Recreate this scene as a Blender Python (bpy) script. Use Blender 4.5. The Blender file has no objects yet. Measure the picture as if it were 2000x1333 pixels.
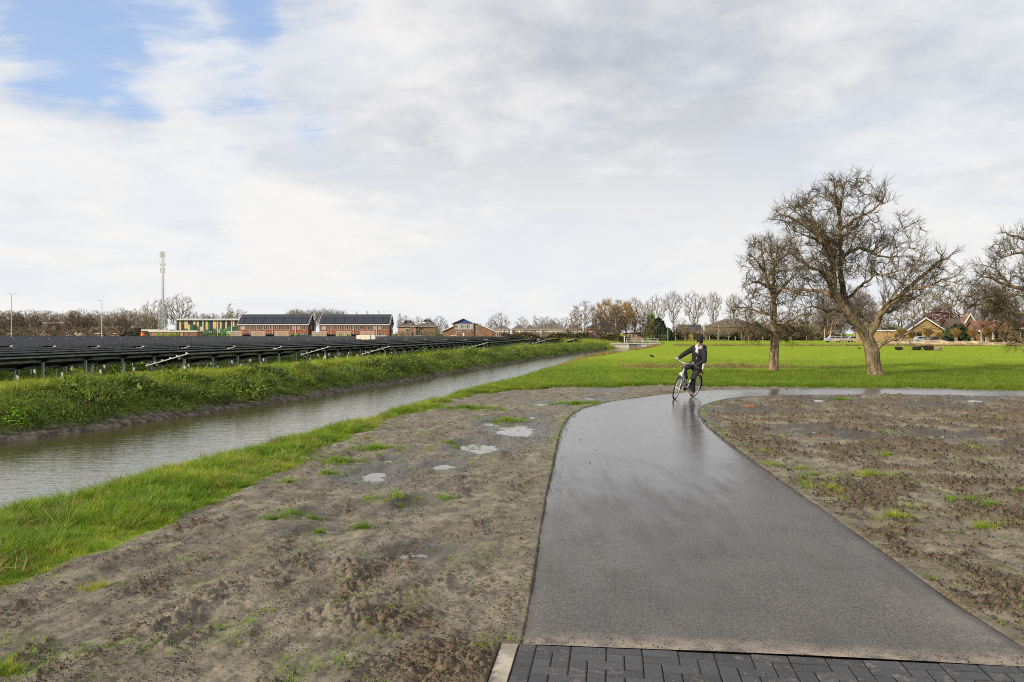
import bpy, bmesh, math, random
import numpy as np
from mathutils import Vector, Matrix, Euler

random.seed(7)
rng = np.random.default_rng(7)
scene = bpy.context.scene
COL = scene.collection
R = math.radians

# ------------------------------------------------------------------ camera
CAM_H = 1.95
cd = bpy.data.cameras.new('camera')
cam = bpy.data.objects.new('camera', cd)
COL.objects.link(cam)
cam.location = (0, 0, CAM_H)
cam.rotation_euler = (R(90), 0, 0)
cd.sensor_width = 36
cd.lens = 28.8
cd.shift_y = -0.00725
cd.clip_start = 0.05
cd.clip_end = 12000
scene.camera = cam
scene.view_settings.view_transform = 'Standard'
scene.view_settings.look = 'None'
scene.view_settings.exposure = 0.15
scene.view_settings.gamma = 1.0
scene.view_settings.use_curve_mapping = False
scene.cycles.use_denoising = False
scene.cycles.filter_width = 1.0
scene.cycles.sample_clamp_indirect = 3.0
scene.cycles.sample_clamp_direct = 5.0
scene.cycles.max_bounces = 6
scene.cycles.diffuse_bounces = 3
scene.cycles.glossy_bounces = 3
scene.cycles.transparent_max_bounces = 8

SUN_EL, SUN_AZ = R(21), math.atan2(-0.80, -0.60)      # sun stands left and a little behind the camera
sun_dir = Vector((math.sin(SUN_AZ) * math.cos(SUN_EL), math.cos(SUN_AZ) * math.cos(SUN_EL), math.sin(SUN_EL)))

# ------------------------------------------------------------------ node helper
class NT:
    def __init__(s, tree):
        s.t = tree
    def n(s, typ, props=None, **inp):
        nd = s.t.nodes.new(typ)
        for k, v in (props or {}).items():
            setattr(nd, k, v)
        for k, v in inp.items():
            key = int(k[1:]) if k[0] == '_' and k[1:].isdigit() else k.replace('_', ' ')
            s.put(nd.inputs[key], v)
        return nd
    def put(s, sock, v):
        if isinstance(v, bpy.types.NodeSocket):
            s.t.links.new(v, sock)
        elif isinstance(v, bpy.types.Node):
            s.t.links.new(v.outputs[0], sock)
        else:
            if isinstance(v, tuple) and len(v) == 3 and sock.type == 'RGBA':
                v = (*v, 1)
            sock.default_value = v
    def math(s, op, a, b=0.0, clamp=False):
        nd = s.t.nodes.new('ShaderNodeMath'); nd.operation = op; nd.use_clamp = clamp
        s.put(nd.inputs[0], a); s.put(nd.inputs[1], b)
        return nd.outputs[0]
    def mix(s, f, a, b, mode='MIX'):
        nd = s.t.nodes.new('ShaderNodeMix'); nd.data_type = 'RGBA'; nd.blend_type = mode
        nd.clamp_factor = True
        s.put(nd.inputs[0], f); s.put(nd.inputs[6], a); s.put(nd.inputs[7], b)
        return nd.outputs[2]
    def ramp(s, f, lo, hi, a=0.0, b=1.0):
        nd = s.t.nodes.new('ShaderNodeMapRange'); nd.interpolation_type = 'SMOOTHSTEP'
        s.put(nd.inputs[0], f); s.put(nd.inputs[1], lo); s.put(nd.inputs[2], hi)
        s.put(nd.inputs[3], a); s.put(nd.inputs[4], b)
        return nd.outputs[0]
    def noise(s, vec, scale, detail=4.0, rough=0.55, dist=0.0):
        nd = s.t.nodes.new('ShaderNodeTexNoise')
        if vec is not None: s.put(nd.inputs['Vector'], vec)
        nd.inputs['Scale'].default_value = scale
        nd.inputs['Detail'].default_value = detail
        nd.inputs['Roughness'].default_value = rough
        nd.inputs['Distortion'].default_value = dist
        return nd.outputs[0]

# ------------------------------------------------------------------ world: sky with a broken layer of cloud
world = bpy.data.worlds.new('World')
scene.world = world
world.use_nodes = True
wt = world.node_tree
for n_ in list(wt.nodes): wt.nodes.remove(n_)
W = NT(wt)
sky = W.n('ShaderNodeTexSky', dict(sky_type='NISHITA', sun_disc=False, sun_elevation=SUN_EL, sun_rotation=SUN_AZ,
                                  air_density=1.0, dust_density=1.0, ozone_density=2.0))
tc = W.n('ShaderNodeTexCoord')
sep = W.n('ShaderNodeSeparateXYZ', _0=tc.outputs['Generated'])
dx, dy, dz = sep.outputs[0], sep.outputs[1], sep.outputs[2]
zc = W.math('MAXIMUM', dz, 0.0)
den = W.math('ADD', zc, 0.22)
pv = W.n('ShaderNodeCombineXYZ', _0=W.math('DIVIDE', dx, den), _1=W.math('DIVIDE', dy, den), _2=0.3).outputs[0]
n_big = W.noise(pv, 0.95, 5, 0.5, 0.3)
n_mid = W.noise(pv, 2.3, 7, 0.55, 0.25)
n_fin = W.noise(pv, 6.5, 8, 0.6, 0.35)
mpw = W.n('ShaderNodeMapping', _0=pv); mpw.inputs['Rotation'].default_value = (0, 0, .6); mpw.inputs['Scale'].default_value = (1.0, 2.1, 1)
n_wisp = W.noise(mpw.outputs[0], 1.7, 8, 0.62, 0.5)
# gap in the cloud, upper left of the view, described by directions in the sky
def blob(cx, cy, cz, k):
    v = Vector((cx, cy, cz)).normalized()
    dp = W.n('ShaderNodeVectorMath', dict(operation='DOT_PRODUCT'), _0=tc.outputs['Generated'], _1=tuple(v)).outputs['Value']
    return W.math('POWER', W.math('MAXIMUM', dp, 0.0), k)
def pdir(px, py): return ((px - 1000) / 1600, 1.0, (652 - py) / 1600)
gap = blob(*pdir(165, 115), 330)
for px_, py_, k_, w_ in ((480, 10, 900, .90), (60, 10, 420, .7), (255, 215, 900, .85), (430, 195, 420, .62), (330, 50, 300, .55), (620, 260, 900, .40), (560, -120, 200, .8), (150, -150, 160, .9)):
    gap = W.math('MAXIMUM', gap, W.math('MULTIPLY', blob(*pdir(px_, py_), k_), w_))
cover = W.math('ADD', gap, W.math('MULTIPLY', W.math('MULTIPLY', W.math('ADD', W.math('SUBTRACT', n_wisp, 0.5), W.math('MULTIPLY', W.math('SUBTRACT', n_fin, 0.5), 0.5)), 2.6), W.ramp(gap, 0.02, 0.4)))
blue_m = W.ramp(cover, 0.22, 1.02)
shade = W.math('ADD', W.math('ADD', W.math('MULTIPLY', n_big, 0.30), W.math('MULTIPLY', n_mid, 0.42)), W.math('MULTIPLY', n_fin, 0.28))
grey = W.math('MULTIPLY', W.math('MAXIMUM', blob(*pdir(1330, 40), 16), W.math('MULTIPLY', blob(*pdir(760, 170), 90), 0.45)), 0.15)
shade = W.math('SUBTRACT', shade, grey)
cl = W.ramp(shade, 0.23, 0.57)
hz = W.ramp(dz, 0.34, 0.02)                       # the layer is thinner and whiter towards the horizon
cl = W.math('MAXIMUM', cl, W.math('MULTIPLY', hz, 0.88))
c_cloud = W.mix(cl, (4.4, 4.7, 5.4, 1), (8.5, 8.35, 8.2, 1))
c_cloud = W.mix(W.math('MULTIPLY', hz, 0.6), c_cloud, (8.3, 8.3, 8.2, 1))
n_tint = W.noise(pv, 1.5, 6, 0.6, 0.6)
c_cloud = W.mix(W.math('MULTIPLY', W.ramp(n_tint, 0.42, 0.64), 0.32), c_cloud, (5.9, 6.7, 7.9, 1))
c_sky = W.mix(1.0, sky.outputs[0], (1.5, 1.75, 2.05, 1), 'MULTIPLY')
c_sky = W.mix(0.4, c_sky, (2.6, 4.3, 7.6, 1))
col_w = W.mix(W.math('MULTIPLY', blue_m, 0.76), c_cloud, c_sky)
bg = W.n('ShaderNodeBackground', Color=col_w, Strength=0.1)
wo = W.n('ShaderNodeOutputWorld')
wt.links.new(bg.outputs[0], wo.inputs[0])

sl = bpy.data.lights.new('sun', 'SUN')
sl.energy = 5.0
sl.angle = R(1.5)
sl.color = (1.0, 0.88, 0.66)
so = bpy.data.objects.new('sun', sl)
COL.objects.link(so)
so.rotation_euler = sun_dir.to_track_quat('Z', 'Y').to_euler()

# ------------------------------------------------------------------ materials
MATS = {}
def new_mat(name):
    m = bpy.data.materials.new(name); m.use_nodes = True
    for n_ in list(m.node_tree.nodes): m.node_tree.nodes.remove(n_)
    MATS[name] = m
    return m, NT(m.node_tree)
def finish(m, N, shader):
    o = N.n('ShaderNodeOutputMaterial'); m.node_tree.links.new(shader, o.inputs[0]); return m
def mat(name, col, rough=0.7, metal=0.0, var=0.12, scale=3.0, bump=0.0, col2=None, spec=0.4, bscale=None):
    """plain procedural material: colour varied by noise in object space, optional fine relief"""
    if name in MATS: return MATS[name]
    m, N = new_mat(name)
    tcn = N.n('ShaderNodeTexCoord')
    nz = N.noise(tcn.outputs['Object'], scale, 5, 0.6)
    c2 = col2 or tuple(c * (1 - 2.2 * var) for c in col)
    c1 = tuple(min(1, c * (1 + var)) for c in col)
    c = N.mix(N.ramp(nz, 0.3, 0.7), (*c2, 1), (*c1, 1))
    p = N.n('ShaderNodeBsdfPrincipled', Base_Color=c, Roughness=rough, Metallic=metal)
    p.inputs['Specular IOR Level'].default_value = spec
    if bump:
        b = N.n('ShaderNodeBump', Strength=0.8, Distance=bump, Height=N.noise(tcn.outputs['Object'], bscale or scale * 6, 5, 0.6))
        N.put(p.inputs['Normal'], b.outputs[0])
    return finish(m, N, p.outputs[0])

def foliage_mat(name, stops, nscale=0.8, transl=0.35, rnd=0.5, rough=0.6):
    """leaf colour from a world-position noise plus a per-plant random number"""
    m, N = new_mat(name)
    geo = N.n('ShaderNodeNewGeometry'); oi = N.n('ShaderNodeObjectInfo')
    nz = N.noise(geo.outputs['Position'], nscale, 4, 0.6)
    nz2 = N.noise(geo.outputs['Position'], nscale * 7, 2, 0.6)
    f = N.math('ADD', N.math('MULTIPLY', nz, 1 - rnd * 0.5), N.math('MULTIPLY', oi.outputs['Random'], rnd * 0.6))
    f = N.math('ADD', f, N.math('MULTIPLY', N.math('SUBTRACT', nz2, 0.5), 0.5))
    cr = N.n('ShaderNodeValToRGB'); N.put(cr.inputs[0], f)
    el = cr.color_ramp.elements
    while len(el) < len(stops): el.new(0.5)
    for e, (p_, c_) in zip(el, stops): e.position = p_; e.color = (*c_, 1)
    d = N.n('ShaderNodeBsdfPrincipled', Base_Color=cr.outputs[0], Roughness=rough)
    d.inputs['Specular IOR Level'].default_value = 0.35
    t = N.n('ShaderNodeBsdfTranslucent', Color=N.mix(1.0, cr.outputs[0], (1.25, 1.3, 0.7, 1), 'MULTIPLY'))
    mx = N.n('ShaderNodeMixShader', _0=transl, _1=d.outputs[0], _2=t.outputs[0])
    return finish(m, N, mx.outputs[0])

# grasses
G_verge = foliage_mat('verge_grass', [(0.22, (.09, .14, .016)), (0.42, (.13, .235, .02)), (0.60, (.23, .32, .026)), (0.76, (.46, .40, .055))], 0.55, .35, .32)
G_bank = foliage_mat('bank_grass', [(0.22, (.09, .11, .02)), (0.38, (.17, .22, .028)), (0.55, (.27, .33, .035)), (0.76, (.42, .42, .06)), (0.95, (.42, .30, .11))], 0.9)
G_slope = foliage_mat('slope_growth', [(0.22, (.050, .045, .020)), (0.38, (.075, .095, .024)), (0.52, (.12, .175, .028)), (0.70, (.20, .27, .04)), (0.92, (.22, .15, .07))], 0.6)
G_mid = foliage_mat('rough_meadow_grass', [(0.2, (.09, .14, .014)), (0.5, (.15, .225, .02)), (0.8, (.23, .29, .03))], 0.5, .35, .4)
G_field = foliage_mat('field_grass', [(0.2, (.17, .235, .025)), (0.5, (.22, .305, .032)), (0.8, (.29, .35, .04))], 0.25)
G_weed = foliage_mat('weed_leaf', [(0.25, (.10, .19, .015)), (0.6, (.20, .34, .022)), (0.9, (.30, .40, .05))], 1.2)
G_dark = foliage_mat('evergreen_leaf', [(0.25, (.012, .022, .008)), (0.55, (.025, .045, .014)), (0.9, (.05, .075, .02))], 0.5, 0.15)
G_straw = foliage_mat('dry_stalk', [(0.25, (.16, .11, .05)), (0.55, (.27, .20, .10)), (0.9, (.38, .30, .16))], 1.0)
G_dock = foliage_mat('withered_leaf', [(0.25, (.045, .035, .018)), (0.55, (.08, .075, .025)), (0.9, (.13, .13, .04))], 0.8)

def bark_mat(name, c1, c2, moss=None, scale=2.0, bump=0.02):
    m, N = new_mat(name)
    tcn = N.n('ShaderNodeTexCoord')
    mp = N.n('ShaderNodeMapping', _0=tcn.outputs['Object']); mp.inputs['Scale'].default_value = (1, 1, .28)
    nz = N.noise(mp.outputs[0], scale * 5, 6, 0.65, 0.4)
    c = N.mix(N.ramp(nz, 0.35, 0.65), (*c1, 1), (*c2, 1))
    if moss:
        n2 = N.noise(tcn.outputs['Object'], scale * 1.3, 4, 0.6)
        c = N.mix(N.ramp(n2, 0.5, 0.68, 0, 0.8), c, (*moss, 1))
    p = N.n('ShaderNodeBsdfPrincipled', Base_Color=c, Roughness=0.85)
    b = N.n('ShaderNodeBump', Strength=1.0, Distance=bump, Height=nz)
    N.put(p.inputs['Normal'], b.outputs[0])
    return finish(m, N, p.outputs[0])
B_pear = bark_mat('pear_bark', (.07, .05, .033), (.27, .195, .12), (.11, .11, .035), 2.0, 0.03)
B_peartwig = mat('pear_twig', (.085, .066, .032), 0.85, var=.35, scale=1.2)
B_grey = bark_mat('grey_bark', (.10, .085, .06), (.24, .21, .16), (.15, .15, .06), 1.0, .02)
B_twig = mat('bare_twig', (.20, .165, .12), 0.9, var=.2, scale=.3)
B_twigred = mat('reddish_twig', (.16, .115, .085), 0.9, var=.2, scale=.3)
B_twigbrown = mat('brown_twig', (.27, .22, .15), 0.9, var=.25, scale=.3)
B_twiggold = mat('golden_twig', (.30, .19, .055), 0.9, var=.25, scale=.3)
B_twigpink = mat('purple_twig', (.20, .155, .135), 0.9, var=.2, scale=.3)
B_birch = mat('birch_bark', (.45, .36, .26), 0.8, var=.2, scale=1.5)

# building and object materials
M_brick = mat('red_brick', (.25, .088, .055), .85, var=.12, scale=1.5, bump=.004)
M_brickdark = mat('purple_and_shaded_brick', (.085, .055, .06), .85, var=.1, scale=1.5)
M_brickpink = mat('pink_brick', (.36, .21, .16), .85, var=.12, scale=.8)
M_brickbrown = mat('brown_brick', (.21, .12, .075), .85, var=.18, scale=.8)
M_brickyellow = mat('ochre_brick', (.33, .22, .10), .85, var=.12, scale=.8)
M_roofdark = mat('dark_roof_tile', (.045, .045, .052), .6, var=.15, scale=2)
M_roofgrey = mat('grey_roof_tile', (.12, .105, .10), .8, var=.2, scale=.8)
M_roofred = mat('red_roof_tile', (.19, .085, .055), .8, var=.2, scale=.8)
M_white = mat('white_paint', (.60, .59, .57), .5, var=.04)
M_glass = mat('window_glass', (.035, .04, .05), .12, var=.3, scale=.7, spec=.8)
M_glasslight = mat('curtained_glass', (.30, .31, .32), .15, var=.3, scale=.7, spec=.8)
M_concrete = mat('concrete', (.44, .42, .39), .85, var=.12, scale=2, bump=.004)
M_steel = mat('galvanised_steel', (.46, .48, .51), .5, .2, var=.15, scale=4)
M_alu = mat('pale_aluminium', (.48, .49, .50), .35, .3, var=.05, scale=4)
M_panelframe = mat('panel_edge', (.17, .17, .18), .45, .3, var=.2, scale=4)
M_paneltop = mat('panel_glass', (.012, .014, .022), .22, 0.0, var=.2, scale=4, spec=.35)
M_panelback = mat('panel_underside', (.055, .060, .030), .8, var=.35, scale=.8)
M_black = mat('black_and_shaded_steel', (.012, .012, .013), .6, var=.2, scale=4)
M_greenclad = mat('green_cladding', (.035, .15, .055), .6, var=.12, scale=.5)
M_tanclad = mat('tan_cladding', (.58, .41, .18), .6, var=.1, scale=.5)
M_darkclad = mat('slate_cladding', (.025, .028, .045), .5, var=.2, scale=.5)
M_blue = mat('blue_board', (.03, .07, .30), .6, var=.1, scale=1)
M_wood = mat('pale_timber', (.42, .27, .14), .8, var=.15, scale=3)
M_woodgrey = mat('weathered_timber', (.36, .28, .22), .8, var=.15, scale=3)
M_greenmesh = mat('green_mesh', (.03, .10, .07), .8, var=.2, scale=2)
M_tower = mat('tower_steel', (.42, .47, .46), .5, .3, var=.15, scale=1)
M_orange = mat('orange_drum', (.62, .15, .04), .6, var=.1, scale=2)
M_cream = mat('cream_enamel', (.70, .64, .52), .5, var=.05, scale=2)
M_carwhite = mat('white_car_paint', (.34, .37, .42), .25, var=.03, spec=.6)
M_carblue = mat('dark_blue_car_paint', (.02, .03, .07), .2, var=.05, spec=.7)
M_cargrey = mat('grey_blue_car_paint', (.16, .20, .28), .25, var=.05, spec=.6)
M_rubber = mat('tyre_rubber', (.015, .015, .016), .7, var=.2, scale=20)

# ------------------------------------------------------------------ mesh builders
def at(px, py, Y):
    """a point at distance Y seen in direction (px, py); used to take off real positions"""
    return Vector(((px - 1000) / 1600 * Y, Y, CAM_H - (py - 652) / 1600 * Y))
def gr(px, py, z=0.0):
    Y = 1600 * (CAM_H - z) / (py - 652)
    return ((px - 1000) / 1600 * Y, Y)

class MB:
    def __init__(s): s.v = []; s.f = []; s.mi = []; s.smooth = False
    def add(s, vs, fs, mi=0):
        b = len(s.v); s.v.extend([tuple(v) for v in vs]); s.f.extend([tuple(i + b for i in f) for f in fs]); s.mi.extend([mi] * len(fs)); return s
    def box(s, c, d, rz=0.0, mi=0):
        cx, cy, cz = c; x, y, z = d[0] / 2, d[1] / 2, d[2] / 2
        ca, sa = math.cos(rz), math.sin(rz)
        vs = []
        for sz in (-1, 1):
            for sx, sy in ((-1, -1), (1, -1), (1, 1), (-1, 1)):
                X, Y_ = sx * x, sy * y
                vs.append((cx + X * ca - Y_ * sa, cy + X * sa + Y_ * ca, cz + sz * z))
        return s.add(vs, [(3, 2, 1, 0), (4, 5, 6, 7), (0, 1, 5, 4), (1, 2, 6, 5), (2, 3, 7, 6), (3, 0, 4, 7)], mi)
    def bx(s, x0, x1, y0, y1, z0, z1, mi=0):
        return s.box(((x0 + x1) / 2, (y0 + y1) / 2, (z0 + z1) / 2), (x1 - x0, y1 - y0, z1 - z0), 0, mi)
    def prism(s, poly, axis, a, b, mi=0):
        """extrude a 2-D polygon; axis 'x': poly=(y,z), 'y': poly=(x,z), 'z': poly=(x,y)"""
        def P(p, t):
            return {'x': (t, p[0], p[1]), 'y': (p[0], t, p[1]), 'z': (p[0], p[1], t)}[axis]
        n = len(poly)
        vs = [P(p, a) for p in poly] + [P(p, b) for p in poly]
        fs = [tuple(range(n - 1, -1, -1)), tuple(range(n, 2 * n))] + [(i, (i + 1) % n, (i + 1) % n + n, i + n) for i in range(n)]
        return s.add(vs, fs, mi)
    def tube(s, pts, rad, sides=8, cap=True, mi=0):
        pts = [Vector(p) for p in pts]; n = len(pts)
        rad = rad if hasattr(rad, '__len__') else [rad] * n
        t0 = (pts[1] - pts[0]).normalized()
        ref = Vector((0, 0, 1)) if abs(t0.z) < .9 else Vector((1, 0, 0))
        u = t0.cross(ref).normalized(); vs = []
        for i in range(n):
            t = (pts[min(i + 1, n - 1)] - pts[max(i - 1, 0)]).normalized()
            u = (u - t * u.dot(t)); u = u.normalized() if u.length > 1e-6 else t.orthogonal().normalized()
            w = t.cross(u)
            for k in range(sides):
                a = 2 * math.pi * k / sides
                vs.append(pts[i] + (u * math.cos(a) + w * math.sin(a)) * rad[i])
        fs = [(i * sides + k, i * sides + (k + 1) % sides, (i + 1) * sides + (k + 1) % sides, (i + 1) * sides + k) for i in range(n - 1) for k in range(sides)]
        if cap: fs += [tuple(range(sides - 1, -1, -1)), tuple((n - 1) * sides + k for k in range(sides))]
        return s.add(vs, fs, mi)
    def torus(s, c, r1, r2, seg=40, sides=8, axis='y', mi=0, a0=0, a1=2 * math.pi):
        pts = []
        full = abs(a1 - a0 - 2 * math.pi) < 1e-6
        n = seg if full else seg + 1
        vs = []
        for i in range(n):
            a = a0 + (a1 - a0) * i / seg
            cr, sr = math.cos(a), math.sin(a)
            for k in range(sides):
                b = 2 * math.pi * k / sides
                rr = r1 + r2 * math.cos(b); h = r2 * math.sin(b)
                vs.append((c[0] + rr * cr, c[1] + h, c[2] + rr * sr) if axis == 'y' else (c[0] + rr * cr, c[1] + rr * sr, c[2] + h))
        fs = []
        for i in range(n if full else n - 1):
            j = (i + 1) % n
            fs += [(i * sides + k, i * sides + (k + 1) % sides, j * sides + (k + 1) % sides, j * sides + k) for k in range(sides)]
        return s.add(vs, fs, mi)
    def ell(s, c, r, seg=14, rings=9, rot=None, mi=0):
        vs = [(0, 0, -1)]
        for i in range(1, rings):
            ph = -math.pi / 2 + math.pi * i / rings
            for k in range(seg):
                a = 2 * math.pi * k / seg
                vs.append((math.cos(ph) * math.cos(a), math.cos(ph) * math.sin(a), math.sin(ph)))
        vs.append((0, 0, 1)); last = len(vs) - 1
        fs = [(0, 1 + (k + 1) % seg, 1 + k) for k in range(seg)]
        for i in range(rings - 2):
            fs += [(1 + i * seg + k, 1 + i * seg + (k + 1) % seg, 1 + (i + 1) * seg + (k + 1) % seg, 1 + (i + 1) * seg + k) for k in range(seg)]
        fs += [(1 + (rings - 2) * seg + k, 1 + (rings - 2) * seg + (k + 1) % seg, last) for k in range(seg)]
        M = rot.to_matrix() if rot else Matrix.Identity(3)
        out = [Vector(c) + M @ Vector((v[0] * r[0], v[1] * r[1], v[2] * r[2])) for v in vs]
        return s.add(out, fs, mi)
    def mesh(s, name, mats, smooth=False):
        me = bpy.data.meshes.new(name)
        me.from_pydata(s.v, [], s.f)
        for m_ in (mats if isinstance(mats, (list, tuple)) else [mats]): me.materials.append(m_)
        if any(s.mi): me.polygons.foreach_set('material_index', s.mi)
        if smooth or s.smooth: me.polygons.foreach_set('use_smooth', [True] * len(me.polygons))
        me.update()
        return me
    def build(s, name, mats, parent=None, smooth=False, loc=None, rot=None):
        o = bpy.data.objects.new(name, s.mesh(name, mats, smooth))
        COL.objects.link(o)
        if parent is not None: o.parent = parent
        if loc is not None: o.location = loc
        if rot is not None: o.rotation_euler = rot
        return o

def tag(o, label=None, cat=None, group=None, kind=None):
    if label: o['label'] = label
    if cat: o['category'] = cat
    if group: o['group'] = group
    if kind: o['kind'] = kind
    return o
def empty(name, loc=(0, 0, 0), rz=0.0, label=None, cat=None, group=None):
    o = bpy.data.objects.new(name, None); COL.objects.link(o)
    o.empty_display_size = 0.2
    o.location = loc; o.rotation_euler = (0, 0, rz)
    return tag(o, label, cat, group)
KIDS = {}
def dup(root, loc, rz=0.0, label=None, scale=None):
    def kids(o): return [c for c in bpy.data.objects if c.parent == o]
    if root.name not in KIDS:
        KIDS[root.name] = [(c, kids(c)) for c in kids(root)]
    r = root.copy(); COL.objects.link(r); r.location = loc; r.rotation_euler = (0, 0, rz)
    if label: r['label'] = label
    if scale is not None: r.scale = scale
    for c, gs in KIDS[root.name]:
        d = c.copy(); COL.objects.link(d); d.parent = r
        for g in gs:
            e = g.copy(); COL.objects.link(e); e.parent = d
    return r

def fast_mesh(name, V, F, mats, smooth=True, mi=None):
    """V (n,3) array, F (m,4) or (m,3) int array"""
    me = bpy.data.meshes.new(name)
    V = np.ascontiguousarray(V, dtype=np.float32); F = np.ascontiguousarray(F, dtype=np.int32)
    me.vertices.add(len(V)); me.vertices.foreach_set('co', V.ravel())
    k = F.shape[1]
    me.loops.add(F.size); me.loops.foreach_set('vertex_index', F.ravel())
    me.polygons.add(len(F)); me.polygons.foreach_set('loop_start', np.arange(0, F.size, k, dtype=np.int32))
    if smooth: me.polygons.foreach_set('use_smooth', np.ones(len(F), dtype=bool))
    for m_ in (mats if isinstance(mats, (list, tuple)) else [mats]): me.materials.append(m_)
    if mi is not None: me.polygons.foreach_set('material_index', np.asarray(mi, dtype=np.int32))
    me.update(calc_edges=True)
    return me

# ------------------------------------------------------------------ numpy gradient noise
_pr = np.random.default_rng(99); _NP = 8192
_perm = _pr.permutation(_NP).astype(np.int32); _perm = np.r_[_perm, _perm]
_ga = _pr.random(_NP) * 2 * np.pi; _gc, _gs = np.cos(_ga), np.sin(_ga)
def pnoise(x, y, seed=0):
    ix, iy = np.floor(x), np.floor(y); fx, fy = x - ix, y - iy
    u, v = fx * fx * fx * (fx * (fx * 6 - 15) + 10), fy * fy * fy * (fy * (fy * 6 - 15) + 10)
    i0 = (ix.astype(np.int32) + seed * 131) & (_NP - 1); j0 = (iy.astype(np.int32) + seed * 57) & (_NP - 1)
    p0, p1 = _perm[i0], _perm[i0 + 1]
    def g(p, j, dx_, dy_):
        h = _perm[p + j]; return _gc[h] * dx_ + _gs[h] * dy_
    j1 = (j0 + 1) & (_NP - 1)
    n00, n10, n01, n11 = g(p0, j0, fx, fy), g(p1, j0, fx - 1, fy), g(p0, j1, fx, fy - 1), g(p1, j1, fx - 1, fy - 1)
    return ((n00 * (1 - u) + n10 * u) * (1 - v) + (n01 * (1 - u) + n11 * u) * v) * 1.5
def fbm(x, y, octv=4, seed=0, gain=.5):
    s, a, f = 0, 1.0, 1.0
    for i in range(octv):
        s = s + a * pnoise(x * f + 17.3 * i, y * f - 9.1 * i, seed + i); a *= gain; f *= 2.03
    return s
def sstep(a, b, x):
    t = np.clip((x - a) / (b - a), 0, 1); return t * t * (3 - 2 * t)

# ------------------------------------------------------------------ scatter (countless small things as one object)
def lib(objs):
    c = bpy.data.collections.new('sources')
    for o in objs: c.objects.link(o)
    return c
def src(name, me):
    return bpy.data.objects.new(name, me)
def scatter(name, P, rot, scl, coll, nsrc, label=None, cat=None, parent=None):
    me = bpy.data.meshes.new(name)
    n = len(P)
    me.vertices.add(n); me.vertices.foreach_set('co', np.asarray(P, dtype=np.float32).ravel())
    a = me.attributes.new('rot', 'FLOAT_VECTOR', 'POINT'); a.data.foreach_set('vector', np.asarray(rot, dtype=np.float32).ravel())
    a = me.attributes.new('scl', 'FLOAT_VECTOR', 'POINT'); a.data.foreach_set('vector', np.asarray(scl, dtype=np.float32).ravel())
    a = me.attributes.new('idx', 'INT', 'POINT'); a.data.foreach_set('value', rng.integers(0, nsrc, n).astype(np.int32))
    o = bpy.data.objects.new(name, me); COL.objects.link(o)
    ng = bpy.data.node_groups.new('scatter_' + name, 'GeometryNodeTree')
    ng.interface.new_socket('Geometry', in_out='INPUT', socket_type='NodeSocketGeometry')
    ng.interface.new_socket('Geometry', in_out='OUTPUT', socket_type='NodeSocketGeometry')
    N = NT(ng)
    gi = N.n('NodeGroupInput'); go = N.n('NodeGroupOutput')
    ci = N.n('GeometryNodeCollectionInfo'); ci.inputs[0].default_value = coll; ci.inputs[1].default_value = True; ci.inputs[2].default_value = True
    ar = N.n('GeometryNodeInputNamedAttribute', dict(data_type='FLOAT_VECTOR')); ar.inputs[0].default_value = 'rot'
    asl = N.n('GeometryNodeInputNamedAttribute', dict(data_type='FLOAT_VECTOR')); asl.inputs[0].default_value = 'scl'
    ai = N.n('GeometryNodeInputNamedAttribute', dict(data_type='INT')); ai.inputs[0].default_value = 'idx'
    er = N.n('FunctionNodeEulerToRotation', _0=ar.outputs[0])
    mp_ = N.n('GeometryNodeMeshToPoints', _0=gi.outputs[0])
    ip = N.n('GeometryNodeInstanceOnPoints', Points=mp_.outputs[0], Instance=ci.outputs[0], Rotation=er.outputs[0], Scale=asl.outputs[0])
    ip.inputs['Pick Instance'].default_value = True
    N.put(ip.inputs['Instance Index'], ai.outputs[0])
    ng.links.new(ip.outputs[0], go.inputs[0])
    md = o.modifiers.new('scatter', 'NODES'); md.node_group = ng
    if parent is not None: o.parent = parent
    return tag(o, label, cat, None, 'stuff')

# ================================================================== GROUND
XN_Y = np.array([-30, 0, 9.6, 12.3, 19.1, 25.4, 34.7, 44.6, 65, 82, 97.5, 111, 142, 170.])
XN_X = np.array([-14.3, -7.5, -5.35, -4.8, -3.15, -2.05, 0.2, 1.9, 5.3, 9.7, 14, 18, 25, 32])
XF_Y = np.array([-30, 0, 18.4, 20.9, 22.9, 26.2, 31.5, 43, 72.7, 93, 114, 142, 170.])
XF_X = np.array([-23., -16.2, -11.5, -10.8, -10.3, -9.4, -7.9, -5.2, .9, 5.8, 11.4, 17.8, 25])
WZ = -0.55
def xn(Y): return np.interp(Y, XN_Y, XN_X)
def xf(Y): return np.interp(Y, XF_Y, XF_X)

# path edges, taken off at ground level
L_px = [(1021, 1257), (1030, 1200), (1040, 1130), (1050, 1070), (1058, 1020), (1066, 970), (1075, 930), (1083, 890), (1090, 860), (1097, 838), (1108, 819), (1125, 805), (1150, 795), (1200, 784.5), (1260, 776), (1310, 770), (1370, 764.3), (1480, 761), (1600, 760), (1675, 760), (1837, 762), (2000, 765)]
R_px = [(2052, 1308), (1994, 1268), (1942, 1232), (1879, 1191), (1831, 1158), (1772, 1117), (1737, 1088), (1675, 1049), (1642, 1023), (1597, 990), (1545, 954), (1490, 915), (1447, 883), (1412, 857), (1382, 832), (1368, 816), (1364, 806), (1371, 798), (1389, 789), (1431, 779.5), (1480, 776.5), (1577, 774), (1707, 773), (1837, 774), (2000, 778)]
PL = np.array([gr(*p) for p in L_px] + [(24, 26.0), (34, 23.0), (50, 17.0)])
PR = np.array([gr(*p) for p in R_px] + [(22, 23.1), (32, 20.2), (48, 14.2)])
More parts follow.
